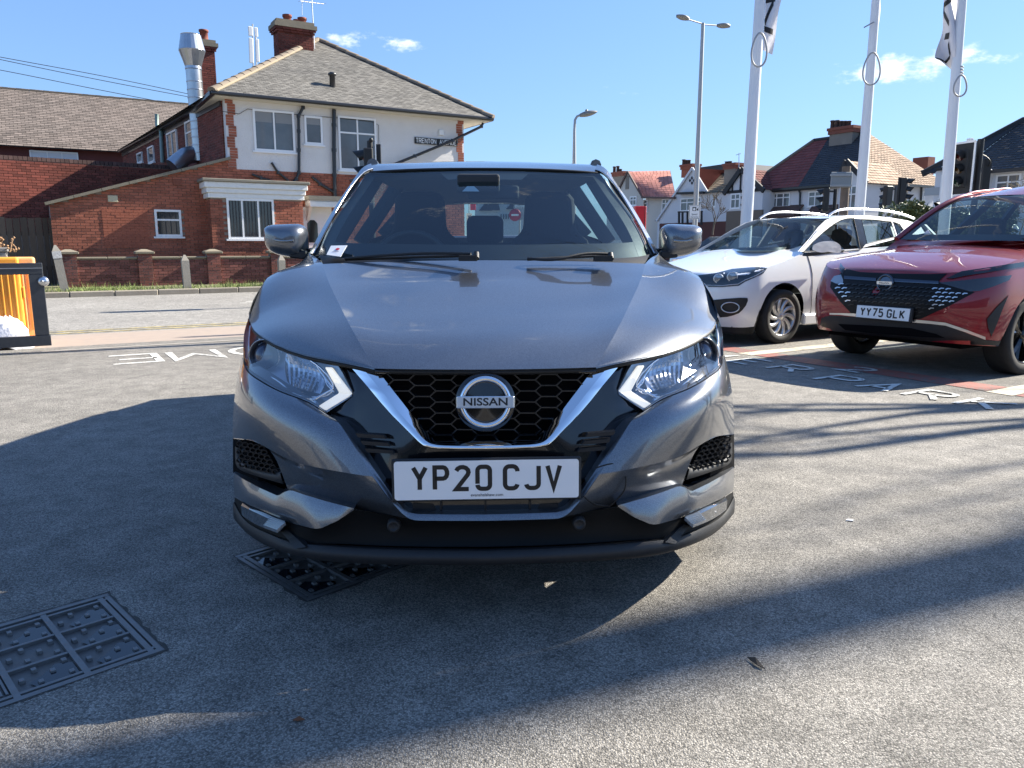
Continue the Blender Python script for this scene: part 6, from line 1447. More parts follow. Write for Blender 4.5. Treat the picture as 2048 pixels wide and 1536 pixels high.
def left_things():
    # extract duct with cowl
    t = 27.2; P = lambda x, y, tt=t: onT(x, y, tt); zinc = mat('galvanised_duct', (.50,.52,.55), .30, metal=.9, noise=(5,.7,(.36,.38,.41)))
    base = onT(401,322,t); f = empty('extractor_flue', base); tag(f, 'galvanised extractor flue with a wide cowl rising above the lean-to roof', 'flue')
    r = .24; p0 = onT(402,322,t); p1 = onT(387,140,t)
    m = MB(); m.tube([p0.lerp(p1,k/12) for k in range(13)], r, 18); m.build('duct', zinc, f)
    for k in range(1, 11):
        sm = MB(); c = p0.lerp(p1,k/11.5); sm.lathe([(r+.001,-.018),(r+.012,0),(r+.001,.018)], c, (p1-p0), 18, caps=False); sm.build('duct_seam', zinc, f)
    ax = (p1-p0).normalized(); c = MB(); Lq = (onT(384,70,t)-p1).length
    c.lathe([(r,0),(r*1.05,.02),(r*1.02,.10),(r*1.35,Lq*.34),(r*1.62,Lq*.52),(r*1.66,Lq*.55),(r*1.62,Lq*.58),(r*1.25,Lq*.98),(r*1.28,Lq),(r*.9,Lq*.98)], p1, ax, 20, smooth=False, caps=False); c.build('cowl', zinc, f)
    e = MB(); e.tube([onT(345,333,t-.15), onT(358,322,t-.1), onT(372,312,t), onT(384,309,t+.1), onT(395,308,t+.15)], [.26,.26,.27,.27,.25], 16); e.build('elbow', zinc, f)
    # yard wall
    wl = empty('yard_wall', ST(0,27,0), A29, 'tall dark red brick yard wall behind the lean-to and the timber fence', 'wall'); br = brick_mat('yard_brick', (.25,.062,.038), (.15,.045,.035), .32)
    MY = Matrix.Translation(ST(0,27)) @ Matrix.Rotation(R(37),4,'Z')
    b = MB(MY); b.bx((-7,.03,0),(4.55,.25,3.56)); b.build('wall_core', mat('mortar'), wl)
    UY = Vector((math.cos(R(37)),math.sin(R(37)),0)); TY = Vector((-UY.y,UY.x,0)); YO = ST(0,27)
    ms = [m for m in brick_field(YO-UY*1.8+Vector((0,0,1.5)), UY, -TY, 6.2, 2.06, seed=51)]
    pieces('brick', wl, ms, (.215,.05,.065), br, 300)
    cp = []
    for i in range(52): m = MY @ Matrix.Translation((-1.75+i*.118, .13, 3.62)) @ Matrix.Rotation(random.uniform(-.02,.02), 4, 'Y'); cp.append(m)
    pieces('coping_brick', wl, cp, (.105,.26,.11), brick_mat('sooty_brick', (.12,.06,.05), (.07,.045,.04), .3), 60)
    fb = MB(MY); fb.bx((-7,-.01,0),(-1.8,.03,3.55)); fb.build('wall_face', br, wl)
    # timber fence boards beside the lean-to
    fe = empty('timber_fence', ST(-.6,24.4,0), A29, 'dark weathered timber fence of upright boards left of the brick lean-to', 'fence'); wd = mat('dark_timber', (.075,.055,.042), .85, noise=(3,.9,(.12,.088,.066)), bump=(30,.4,.005), rnd=.3)
    s = -2.4; rg = random.Random(8)
    while s < .18:
        w = rg.uniform(.13,.17); bd = MB(M_ST); bd.box((s+w/2, 24.35+rg.uniform(-.008,.008), .95+rg.uniform(-.02,.02)), (w-.016,.022,1.82)); bd.build('board', wd, fe); s += w
    ra = MB(M_ST); ra.bx((-2.4,24.37,.5),(.2,24.43,.6)); ra.bx((-2.4,24.37,1.4),(.2,24.43,1.5)); ra.build('fence_rail', wd, fe)
    # low garden wall with piers
    gw = empty('garden_wall', ST(3,22.4,0), A29, 'low brick garden wall with stone caps along the verge', 'wall'); gb = brick_mat('garden_brick', (.24,.075,.05), (.13,.06,.058), .35)
    b = MB(M_ST); b.bx((.30,22.42,0),(10.5,22.60,.80)); b.build('wall_core', mat('mortar'), gw)
    ms = brick_field(ST(.30,22.4,.10), UU, -TT, 9.4, .70, seed=61)
    pieces('brick', gw, ms, (.215,.05,.065), gb, 300)
    st = mat('weathered_coping'); 
    piers = [.52, 2.25, 3.95, 5.65, 7.35, 9.05]
    for a, b_ in zip(piers, piers[1:]):
        for k in range(2):
            x0 = a+.17+(b_-a-.34)*k/2; x1 = a+.17+(b_-a-.34)*(k+.99)/2; c = MB(M_ST); c.bx((x0,22.36,.80),(x1,22.66,.855)); c.build('coping_slab', st, gw, bevel=.012)
    for s in piers:
        p = MB(M_ST); p.bx((s-.165,22.33,.05),(s+.165,22.66,.93)); po = p.build('pier', mat('mortar'), gw)
        ms = brick_field(ST(s-.17,22.325,.10), UU, -TT, .34, .83, seed=int(s*9), bl=.2175)
        pm = MB()
        for m in ms: pm.add([m @ Vector((x*.1075,y*.025,z*.0325)) for z in (-1,1) for y in (-1,1) for x in (-1,1)], [(0,2,3,1),(4,5,7,6),(0,1,5,4),(2,6,7,3),(0,4,6,2),(1,3,7,5)]); pm.tone += [random.uniform(-.3,.2)]*6
        pm.build('pier_bricks', gb, po, kind='stuff')
        c = MB(M_ST); c.bx((s-.23,22.27,.93),(s+.23,22.72,.985)); c.add([(s-.23,22.27,.986),(s+.23,22.27,.986),(s+.23,22.72,.986),(s-.23,22.72,.986),(s-.06,22.45,1.05),(s+.06,22.45,1.05),(s+.06,22.54,1.05),(s-.06,22.54,1.05)], [(0,1,5,4),(1,2,6,5),(2,3,7,6),(3,0,4,7),(4,5,6,7)]); c.build('pier_cap', st, gw, bevel=.01)
    # concrete posts on the verge
    cm = mat('old_concrete', (.36,.33,.28), .9, noise=(7,.9,(.24,.22,.18)), bump=(50,.4,.006))
    for (px, py, lab, top, lean) in ((130,583,'leaning pale concrete post with a pointed painted top at the wall end',1.06,.10), (375,577,'square concrete post in front of the second garden wall pier',.82,.02), (565,571,'concrete post nearest the grey car on the verge',.80,.0)):
        g = onG(px, py, .1); p = empty('concrete_post', g, A29-.0, lab, 'post', 'concrete posts on the verge'); tilt = Matrix.Rotation(-lean, 3, 'Y')
        q = lambda x, y, z: Matrix.Rotation(A29,3,'Z') @ (tilt @ Vector((x,y,z)))+g
        w = .085; m = MB(); m.add([q(x*w,y*w,z) for z in (-.1, top-.14) for x, y in ((-1,-1),(1,-1),(1,1),(-1,1))]+[q(x*.02,y*.02,top) for x, y in ((-1,-1),(1,-1),(1,1),(-1,1))], [(0,1,5,4),(1,2,6,5),(2,3,7,6),(3,0,4,7),(4,5,9,8),(5,6,10,9),(6,7,11,10),(7,4,8,11),(8,9,10,11)]); m.build('shaft', cm, p)
        if lean > .05:
            b = MB(); w2 = w+.006; b.add([q(x*w2,y*w2,z) for z in (top-.30, top-.14) for x, y in ((-1,-1),(1,-1),(1,1),(-1,1))], [(0,1,5,4),(1,2,6,5),(2,3,7,6),(3,0,4,7)]); b.build('white_band', mat('flaking_white_paint', (.72,.72,.70), .8, noise=(30,.5,(.30,.28,.25))), p)
    # hall far behind with a long tiled roof
    hl = empty('hall', ST(-3,46,0), A29, 'long hall with a broad brown tiled roof beyond the yard wall', 'building')
    w = MB(M_ST); w.bx((-16,45.3,0),(9,53,5.85)); w.build('wall', brick_mat('hall_brick', (.13,.035,.03), (.09,.03,.028), .05), hl)
    e = ST(-16,44.9,5.82); sl = (ST(-16,50,9.22)-e); Ls = sl.length; sl.normalize()
    rf = MB(M_ST); rf.add([(-16,44.9,5.8),(9.2,44.9,5.8),(9.2,50,9.2),(-16,50,9.2),(9.2,55,5.8),(-16,55,5.8)], [(0,1,2,3),(3,2,4,5),(1,4,2)]); rf.build('roof', mat('roof_underlay'), hl)
    tf = tile_field(e+UU*11, UU, sl, 14.2, Ls, .33, .19, None, .02, 14); tm = mat('brown_hall_tile', (.135,.114,.10), .9, noise=(.5,.9,(.165,.132,.113)), rnd=.3)
    pieces('roof_tile', hl, tf, (.315,.25,.02), tm, 300)
    rt = MB(M_ST)
    for i in range(46): rt.box((-5+i*.31, 50, 9.24), (.29,.2,.10+.02*(i % 2)))
    rt.build('ridge_tiles', mat('hip_tile'), hl, kind='stuff')
    p0 = onT(60,318,45.28); p1 = onT(156,308.5,45.28); window(hl, facade_M(p0.dot(UU), p0.z, 45.28), (p1-p0).dot(UU), .42, [(0,0,.36,1),(.36,0,.66,1),(.66,0,1,1)], gm=mat('pale_pane', (.60,.62,.66), .3), sill=False)
    # street name plate, aerial, telecom mast, cables
    a, b_ = onT(829,288,23.97), onT(916,291,23.97); sg = empty('street_name_plate', a); tag(sg, 'black street name plate with white capitals high on the white wall', 'sign')
    ux = (onT(914,283.5,23.97)-onT(831,279.5,23.97)); s_ = onT(829.5,285,23.97).dot(UU); s2 = onT(914.5,284,23.97).dot(UU); zc = onT(872,283.5,23.97).z
    m = MB(M_ST); m.bx((s_,23.955,zc-.10),(s2,23.985,zc+.10)); m.build('plate', M_BLK, sg); m = MB(); MM = frame_M(ST((s_+s2)/2, 23.952, zc), UU, (0,0,1)); txt = 'TRENTON AVENUE'; n = len(txt); cw = (s2-s_-.06)/n
    for i, c in enumerate(txt):
        if c != ' ':
            for pl in GL[c]: stroke(m, [(-(s2-s_-.06)/2+cw*i+cw*.1+q_[0]/36*cw*.72, (q_[1]-32.5)/65*.135) for q_ in pl], .022, MM)
    m.build('lettering', mat('white_sign_paint', (.75,.75,.73), .6), sg)
    ae = empty('aerial', onT(627,82,27.4)); tag(ae, 'thin television aerial on a pole beside the chimney', 'aerial'); am = mat('aluminium_rod', (.55,.56,.58), .4, metal=.8)
    m = MB(); m.tube([onT(629,100,27.4), onT(623,-8,27.4)], .02, 6); m.build('mast', am, ae); m = MB(); L = (onT(600,2,27.2), onT(648,8,27.6)); m.tube(L, .012, 5)
    for k in range(7): c = L[0].lerp(L[1],k/6); m.tube([c+TT*.22+Vector((0,0,.03)), c-TT*.22-Vector((0,0,.03))], .006, 4)
    m.tube([onT(604,30,27.3), onT(604,-10,27.3)], .012, 5); m.build('antenna_array', am, ae)
    tm_ = empty('telecom_mast', onT(508,135,62)); tag(tm_, 'white telecom mast with panel antennas behind the roof', 'mast'); wm = mat('white_antenna', (.72,.73,.74), .5)
    m = MB(); m.tube([onT(508,200,62), onT(505,48,62)], .05, 6); m.tube([onT(513,140,62), onT(511,70,62)], .05, 6); m.build('pole', mat('galvanised_pole', (.36,.37,.38), .5, metal=.6), tm_)
    for (x, y0, y1, w_) in ((500,53,72,.30),(501.5,76,126,.30),(511.5,55,74,.22),(514,78,124,.24)):
        m = MB(); a_, b2 = onT(x,y0,61.6), onT(x+1.5,y1,61.6); m.beam(a_, b2, w_, .16, up=TT); m.build('panel_antenna', wm, tm_, bevel=.03)
    for (pts, lab) in ((((-260,62),(0,114),(200,151),(400,193)), 'thin black overhead cable, the topmost of three crossing the sky to the flue'), (((-260,64),(0,119),(200,160),(400,198)), 'thin black overhead cable running just under the topmost one'), (((-260,96),(0,140),(150,170),(330,205)), 'thin black overhead cable, lowest of the three above the hall roof')):
        m = MB(); m.tube(nspline([onT(x, y, 30) for x, y in pts], 24), .011, 5); tag(m.build('overhead_cable', mat('cable_black', (.03,.035,.045), .7)), lab, 'cable', 'overhead cables')
    # gate leaf, barrier, sandbag
    gt = empty('steel_gate', ST(-1.2,10.0,0), A29, 'dark grey steel tube gate with a round latch, at the left edge', 'gate'); gm_ = mat('anthracite_steel', (.030,.036,.045), .42, coat=.3, noise=(20,.4,(.045,.05,.058)))
    tg = 9.75; q = lambda x, y: onT(x, y, tg)
    a = q(84,526); sR = a.dot(UU); zt = q(70,526).z; zb = q(100,693).z+.01; s0 = -3.2; w_ = .075
    for nm, lo, hi in (('top_rail',(s0,zt-.12),(sR,zt)), ('bottom_rail',(s0,zb),(sR+.01,zb+.115)), ('stile',(sR-.135,zb+.115),(sR,zt-.12)), ('stile',(s0,zb+.115),(s0+.12,zt-.12))):
        m = MB(M_ST); m.bx((lo[0],tg,lo[1]),(hi[0],tg+.06,hi[1])); m.build(nm, gm_, gt, bevel=.005)
    m = MB(M_ST); m.bx((s0,tg-.006,zt-.058),(sR-.004,tg,zt-.050)); m.build('rail_groove', M_SATIN, gt)
    c = q(87,563); m = MB(); m.lathe([(.050,-.01),(.055,.0),(.050,.02),(.03,.034),(.001,.036)], c, -TT, 18, caps=False); m.tube([c-TT*.03+UU*.0, c-TT*.045-UU*.02+Vector((0,0,.01))], .012, 6); m.build('latch', M_SATIN, gt)
    gp = empty('gate_post', ST(-3.35,9.8,0), A29, 'anthracite gate post outside the frame that carries the gate', 'post'); m = MB(M_ST); m.bx((-3.42,9.72,0),(-3.26,9.88,1.15)); m.build('shaft', gm_, gp, bevel=.006)
    og = mat('orange_plastic', (.80,.26,.018), .45, noise=(6,.8,(.80,.40,.06)), coat=.2); pk = mat('faded_orange_plastic', (.78,.36,.10), .5, noise=(7,.8,(.80,.48,.24)))
    tb = 10.75
    for i, (x0, x1, lab) in enumerate(((-60,36,'bright orange ribbed plastic barrier behind the gate, half out of frame'), (24,69,'faded yellow orange ribbed plastic barrier standing at the gate end'))):
        B = lambda x, y: onT(x, y, tb+.25*i*0+ .12*i); p0 = B(x0,676-10*(1-i)); p1 = B(x1,512+i*1); s0_, s1_ = p0.dot(UU), p1.dot(UU); z1 = B(20,514).z; tt = tb+.12*i
        br_ = empty('plastic_barrier', ST(s0_,tt,0), A29, lab, 'barrier'); m = MB(M_ST); m.bx((s0_,tt,.03),(s1_,tt+.09,z1)); m.build('panel', pk if i else og, br_, bevel=.03, seg=3)
        k = s0_+.05
        while k < s1_-.06:
            r = MB(M_ST); r.tube([(k,tt-.004,.16),(k,tt-.004,z1-.13)], .017, 6); r.build('rib', pk if i else og, br_); k += .062
        ft = MB(M_ST); ft.bx((s0_+.02,tt-.1,.0),(s1_-.02,tt+.2,.06)); ft.build('foot', pk if i else og, br_, bevel=.02)
        hk = MB(M_ST); hk.bx((s1_,tt+.01,z1*.52),(s1_+.03,tt+.07,z1*.66)); hk.build('hook', og, br_, bevel=.01)
    sb = MB(); c = onT(8,655,10.35); c.z = .12; G = []
    rg = random.Random(4)
    for i in range(9):
        a = i/8; zz = .0+.34*a; rr = (.30*(1-.75*a**2.2))*(1+.06*math.sin(i*2.1)); G.append([Vector((c.x+rr*math.cos(f)*(1+.10*math.sin(3*f+i)), c.y+rr*.7*math.sin(f)*(1+.12*math.sin(5*f+i*.7)), zz+.03*math.sin(4*f+i))) for f in np.linspace(0,2*math.pi,25)[:-1]])
    sb.grid(G, closed=True); sb.add(G[-1],[tuple(range(24))], True); tag(sb.build('sandbag', mat('white_woven_sack', (.66,.66,.70), .75, bump=(40,.5,.01))), 'crumpled white sack slumped against the orange barrier', 'sack')
    # stone pier and dead plant at the far kerb, left edge
    sp = empty('stone_pier', onG(-6,585,.1), A29, 'low stone gate pier at the left edge by the timber fence', 'pier'); p = onG(-6,585,.1); m = MB(); m.box(p+Vector((0,0,.45)), (.55,.4,.9), A29); m.box(p+Vector((0,0,.95)), (.62,.46,.10), A29); m.build('block', mat('grey_granite', (.16,.155,.15), .9, noise=(40,.8,(.24,.23,.22))), sp, bevel=.02)
    dp = MB(); rg = random.Random(6)
    for i in range(26):
        a = p+Vector((.15+rg.uniform(-.2,.35), rg.uniform(-.1,.2), .9)); b2 = a+Vector((rg.uniform(-.12,.16), rg.uniform(-.1,.1), rg.uniform(.05,.34))); dp.tube([a, a.lerp(b2,.6)+Vector((rg.uniform(-.04,.04),0,.02)), b2], .012, 4); dp.lathe([(.002,-.03),(.03,0),(.002,.03)], b2, (rg.uniform(-1,1),rg.uniform(-1,1),1), 5)
    tag(dp.build('dead_shrub', mat('dead_stem', (.33,.20,.11), .9)), 'brown dead shrub stems above the stone pier', 'plant', kind='thing')
# ================================================================ houses across the main road (facades on the plane s = 43, facing the camera side)
SF = 43.0
def tz(px, py, s): p = onS(px, py, s); return p.dot(TT), p.z
def face_M(t, z, s): return frame_M(ST(s, t, z), -TT, (0,0,1))       # x runs to the right of the photo, z axis = -s
M_RENDER = mat('white_render', (.66,.67,.69), .9, noise=(.5,.8,(.57,.58,.60)), bump=(30,.3,.01))
M_BLACKT = mat('black_timber', (.02,.02,.022), .6)
def courses(parent, name, A, B, C, D, m, n=14, th=.03, jit=.2):
    """A,B eave ends; D,C ridge ends (A-D, B-C edges): overlapping tile courses as wedges"""
    A, B, C, D = map(Vector, (A, B, C, D)); nr = (B-A).cross(D-A).normalized(); nr = nr if nr.z > 0 else -nr; mb = MB(); mb.add([p-nr*.012 for p in (A,B,C,D)], [(0,1,2,3)]); mb.tone += [-.15]
    for i in range(n):
        a0, a1, b0, b1 = A.lerp(D,i/n), A.lerp(D,(i+1)/n), B.lerp(C,i/n), B.lerp(C,(i+1)/n); o = nr*th
        k = max(1, int((b0-a0).length/.32))
        for j in range(k):
            u0, u1 = j/k+.004, (j+1)/k-.004; hh = o*random.uniform(1-jit,1+jit)
            p, q, r, s = a0.lerp(b0,u0), a0.lerp(b0,u1), a1.lerp(b1,u1), a1.lerp(b1,u0)
            v = [p+hh, q+hh, r+o*.15, s+o*.15, p, q]; fs = [(0,1,2,3),(4,5,1,0)]
            if (q-p).cross(s-p).dot(nr) < 0: fs = [f[::-1] for f in fs]
            mb.add(v, fs); mb.tone += [random.uniform(-.2,.2)]*2
    return mb.build(name, m, parent, kind='stuff')
def rwin(h, x0, y0, x1, y1, lights, s=SF, gm=None, **kw):
    t0, z0 = tz(x0, y1, s); t1, z1 = tz(x1, y0, s); return window(h, face_M(t0, z0, s-.02), t0-t1, z1-z0, lights, gm=gm or M_WPANE, fw=.09, **kw)
L6 = [(0,0,.33,.66),(.33,0,.66,.66),(.66,0,1,.66),(0,.66,.33,1),(.33,.66,.66,1),(.66,.66,1,1)]
L4 = [(0,0,.5,.62),(.5,0,1,.62),(0,.62,.5,1),(.5,.62,1,1)]
def rstack(h, x0, x1, yt, yb, s, pots, m=None, d=.8, crown=True):
    t0, z0 = tz(x0, yb, s); t1, z1 = tz(x1, yt, s); m = m or mat('stack_render', (.25,.225,.19), .9, noise=(2,.9,(.17,.15,.13)))
    c = MB(M_ST); c.bx((s,t0,z0-.8),(s+d,t1,z1)); co = c.build('chimney', m, h)
    if crown:
        b = MB(M_ST); b.bx((s-.08,t0+.08,z1-.42),(s+d+.08,t1-.08,z1-.18)); b.bx((s-.14,t0+.14,z1-.18),(s+d+.14,t1-.14,z1)); b.build('chimney_crown', brick_mat('stack_brick', (.24,.08,.05), (.16,.06,.045), .1), co)
    for (px, py) in pots:
        p = onS(px, py, s+d*.5); q = MB(); hh = p.z-z1; q.lathe([(.16,0),(.14,hh*.8),(.18,hh*.85),(.17,hh),(.1,hh)], (p.x,p.y,z1), (0,0,1), 10, caps=False); q.build('chimney_pot', mat('dark_pot', (.07,.04,.035), .8), co)
def right_houses():
    red = mat('red_concrete_tile', (.20,.050,.040), .85, noise=(.8,.8,(.15,.042,.036)), rnd=.2); slate = mat('dark_slate', (.030,.032,.036), .75, noise=(.8,.8,(.042,.044,.05)), rnd=.2)
    buff = mat('buff_tile', (.34,.235,.165), .9, noise=(1.2,.9,(.42,.31,.22)), rnd=.25); pant = mat('brown_pantile', (.26,.19,.12), .85, noise=(1,.9,(.19,.14,.09)), rnd=.2)  # buff puts sunlight into the colour of the slate roof's sunward slopes
    gut = mat('black_pipe')
    # ---- semi-detached pair with red and slate halves
    h = empty('semi_detached_house', ST(46,34,0), A29, 'white semi detached pair, half red tiled and half dark slate, with five chimney pots', 'house', 'houses across the main road')
    tL, tR, zE = tz(1497,380,SF)[0], 30.0, 4.92
    w = MB(M_ST); w.bx((SF,tR,0),(SF+8,tL,zE)); w.build('wall', M_RENDER, h)
    rl, rr = onS(1628,281,SF+4), onS(1737,268,SF+4); rl.z = rr.z = (rl.z+rr.z)/2
    eL, eR = ST(SF-.4,tL+.3,zE), ST(SF-.4,tR-.3,zE); bL, bR = ST(SF+8.4,tL+.3,zE), ST(SF+8.4,tR-.3,zE)
    rf = MB(); rf.add([eL,eR,rr,rl,bR,bL], [(0,1,2,3),(1,4,2),(4,5,3,2),(5,0,3)]); rf.build('roof', mat('roof_underlay'), h)
    em, rm = onS(1597,376,SF-.4), onS(1655,283,SF+4); em.z = zE; rm = rl.lerp(rr, .27)
    courses(h, 'red_tiles', eL, em, rm, rl, red, 17); courses(h, 'slates', em, eR, rr, rm, slate, 24)
    courses(h, 'buff_tiles', eR, bR, rr+UU*.02, rr, buff, 26)
    for a, b in ((rl,rr),(eL,rl),(eR,rr)):
        m = MB(); m.tube([a+Vector((0,0,.05)), b+Vector((0,0,.05))], .12, 6); m.build('ridge_tiles', slate if (a-rl).length < .1 else mat('hip_tile'), h, kind='stuff')
    g = MB(M_ST); g.bx((SF-.5,tR-.3,zE-.14),(SF-.38,tL+.3,zE-.0)); g.bx((SF-.4,tR-.42,zE-.14),(SF+8,tR-.3,zE)); g.build('gutter', gut, h)
    f = MB(M_ST); f.bx((SF-.38,tR-.3,zE-.22),(SF+.0,tL+.3,zE-.12)); f.build('soffit', M_BLACKT, h)
    dp = MB(); dp.tube([onS(1597,379,SF-.1),onS(1600,386,SF-.1),onS(1599,425,SF-.1),onS(1599,470,SF-.1)], .06, 6); dp.build('downpipe', gut, h)
    rstack(h, 1657, 1706, 250, 297, SF+3.2, [(1666,241),(1675,240.5),(1683,242),(1690,242),(1698,242)], d=1.2)
    rwin(h, 1540,384,1582,416,L6); rwin(h, 1616,380,1660,414,L6)
    # boxy bay roofs below the upstairs windows
    for (x0, x1) in ((1533,1590),(1612,1668)):
        t0, z0 = tz(x0,428,SF-.7); t1, _ = tz(x1,428,SF-.7); b = MB(M_ST); b.prism([(SF-.8,t0,z0-.1),(SF-.8,t1,z0-.1),(SF,t1-.1,z0+.55),(SF,t0+.1,z0+.55)], (0,0,-.1)); b.bx((SF-.7,t1+.1,0),(SF,t0-.1,z0-.12)); b.build('bay', mat('bay_roof_tile', (.10,.06,.05), .8), h)
    # right-hand gabled bay with its right slope coloured sunlit buff, and side wall details
    a, b, c = onS(1697,322,SF-1), onS(1672,372,SF-1), onS(1738,366,SF-1); tA, tB, tC = a.dot(TT), b.dot(TT), c.dot(TT)
    gb = MB(M_ST); gb.bx((SF-.95,tC+.25,0),(SF+.5,tB-.25,b.z)); gb.prism([(SF-.95,tB-.2,b.z),(SF-.95,tC+.2,b.z),(SF-.95,tA,a.z-.15)], (1.4,0,0)); gb.build('gabled_bay', M_RENDER, h)
    br = MB(); br.beam(b-UU*.2, a-UU*.2, .12, .30); br.beam(a-UU*.2, c-UU*.2, .12, .30); br.build('barge_board', M_BLACKT, h)
    courses(h, 'buff_tiles', c-UU*.2, c+UU*4, a+UU*4, a-UU*.2, buff, 8); courses(h, 'slates', b-UU*.2, b+UU*4, a+UU*4, a-UU*.2, slate, 8)
    rwin(h, 1690,370,1716,418,L4, SF-.95)
    def sidewin(x0,y0,x1,y1,lights):
        p0 = onT(x0,y1,tR-.02); p1 = onT(x1,y0,tR-.02); window(h, frame_M(p0, UU, (0,0,1)), (p1-p0).dot(UU), p1.z-p0.z, lights, gm=M_WDARK, fw=.08)
    sidewin(1843,383,1849,405,[(0,0,1,1)])
    gd = MB(); a, b = onT(1750,398,tR-.03), onT(1768,398,tR-.03); gd.add([a,b,Vector((b.x,b.y,0)),Vector((a.x,a.y,0))],[(0,1,2,3)]); gd.build('side_door', mat('green_door', (.05,.09,.085), .5), h)
    dp = MB(); dp.tube([onT(1843.5,369,tR-.08), onT(1841,430,tR-.08)], .06, 6); dp.build('downpipe', gut, h)
    m = MB(); m.tube([onS(1478,383,44)-Vector((0,0,0)), onS(1478,306,44)], .03, 5); m.tube([onS(1472,310,44), onS(1482,307,44)], .02, 4); tag(m.build('aerial', mat('aluminium_rod')), 'thin television aerial standing above the timbered gable', 'aerial')
    # low rear chimney beyond the buff slope
    rstack(h, 1825,1857,313,327,SF+9,[], m=brick_mat('stack_brick', (.24,.08,.05), (.16,.06,.045), .1), crown=False)
    # ---- timbered gable porch house joined on its left
    h2 = empty('timbered_gable_house', ST(44,40,0), A29, 'white house end with a black timbered gable above the pedestrian signal', 'house', 'houses across the main road')
    s2 = SF-1.2; a, b, c = onS(1485,338,s2), onS(1450,384,s2), onS(1531,380,s2); c.z = b.z = (b.z+c.z)/2
    tb, tc = b.dot(TT), c.dot(TT)
    m = MB(M_ST); m.bx((s2,tc+.2,0),(SF+4,tb-.3,b.z)); m.prism([(s2,tb-.1,b.z),(s2,tc+.1,b.z),(s2,a.dot(TT),a.z-.1)], (5,0,0)); m.build('wall', M_RENDER, h2)
    m = MB(M_ST); m.bx((s2-.03,tc+.15,0),(s2+.1,tb-.25,tz(1470,422,s2)[1])); m.build('pebbledash_band', mat('brown_pebbledash', (.17,.135,.105), .95, bump=(40,.6,.02)), h2)
    m = MB(); m.beam(b-UU*.15-Vector((0,0,.1)), a-UU*.15, .14, .34); m.beam(a-UU*.15, c-UU*.15-Vector((0,0,.1)), .14, .34); m.build('barge_board', M_BLACKT, h2)
    for k, u in enumerate((.2,.4,.6,.8)):
        p = b.lerp(c, u)-UU*.03; zt = (b.z+(a.z-b.z)*(u/.43 if u < .43 else (1-u)/.57))-.1; m = MB(); m.beam(p, Vector((p.x,p.y,zt)), .16, .06, up=TT); m.build('timber', M_BLACKT, h2)
    m = MB(); m.beam(b.lerp(c,.05)-UU*.03, b.lerp(c,.95)-UU*.03, .06, .2); m.build('timber', M_BLACKT, h2)
    courses(h2, 'red_tiles', c-UU*.15, c+UU*5, a+UU*5, a-UU*.15, red, 8); courses(h2, 'red_tiles', b-UU*.15, b+UU*5, a+UU*5, a-UU*.15, red, 8)
    rwin(h2, 1461,386,1482,418,L4, s2)
    # ---- house with a white catslide gable and brown pantiles
    h3 = empty('catslide_gable_house', ST(45,44,0), A29, 'white house with a lopsided catslide gable, brown pantiled roof and tall rendered chimney', 'house', 'houses across the main road')
    a, rgt, lft, lw = onS(1387,336,SF), onS(1417,384,SF), onS(1315,442,SF), tz(1457,390,SF)[0]
    ta, tr, tl = a.dot(TT), rgt.dot(TT), lft.dot(TT)
    m = MB(M_ST); m.add([(SF,tl,0),(SF,tl,lft.z),(SF,ta,a.z),(SF,tr,rgt.z),(SF,lw,rgt.z-.1),(SF,lw,0)], [(0,1,2,3,4,5)]); m.add([(SF+8,tl,0),(SF+8,tl,lft.z),(SF+8,ta,a.z),(SF+8,tr,rgt.z),(SF,tl,0),(SF,tl,lft.z)], [(0,4,5,1)]); m.bx((SF+.05,lw,0),(SF+8,tr,rgt.z-.1)); m.build('wall', M_RENDER, h3)
    m = MB(M_ST); m.bx((SF-.04,lw,0),(SF+.1,tl-.3,tz(1440,443,SF)[1])); m.build('brick_base', brick_mat('dull_brick', (.13,.05,.04), (.10,.045,.038), .06), h3)
    courses(h3, 'red_tiles', lft-UU*.15+TT*.15, lft+UU*8+TT*.15, a+UU*8, a-UU*.15, red, 16)
    m = MB(); m.beam(lft-UU*.12, a-UU*.12, .1, .16); m.beam(a-UU*.12, rgt-UU*.12, .1, .16); m.build('verge', M_RENDER, h3)
    pe = ST(SF-.3,lw-.1,rgt.z-.05); pe2 = ST(SF-.3,tr+.05,rgt.z-.05); pr = onS(1448,341,SF+4); pr2 = ST(SF+4, ta-.2, pr.z)
    courses(h3, 'pantiles', pe, pe2, pr2, pr, pant, 13, .05)
    m = MB(); m.beam(pe, pe2, .12, .12); m.build('gutter', gut, h3)
    rwin(h3, 1361,394,1403,423,L6); rwin(h3, 1425,396,1433,414,[(0,0,1,1)])
    m = MB(); m.beam(onS(1357,387,SF-.25), onS(1410,385,SF-.25), .5, .16); m.build('window_hood', M_BLACKT, h3)
    for (dx, dy) in ((0,-5),(4,0),(0,5),(-4,0)):
        p = onS(1384+dx,361+dy,SF-.02); d = MB(); d.prism([p+Vector((0,0,.13)), p-TT*.11, p-Vector((0,0,.13)), p+TT*.11], -UU*.03); d.build('diamond_vent', M_BLACKT, h3)
    rstack(h3, 1447,1471,325,372,SF+1.0,[(1454,323),(1460,322.5)], d=.9); rstack(h3, 1363,1385,327,336,SF+4.2,[(1368,319),(1373,320),(1378,320)], m=brick_mat('stack_brick', (.24,.08,.05), (.16,.06,.045), .1))
    bg = MB()
    for (x, y0, y1) in ((1358,423,450),(1365,424,450),(1375,424,450),(1403,424,450)): bg.beam(onS(x,y0,SF-1.0), onS(x,y1,SF-1.0), .12, .12, up=TT)
    bg.beam(onS(1356,424,SF-1.0), onS(1405,423,SF-1.0), .1, .1); bg.build('porch_frame', M_BLACKT, h3)
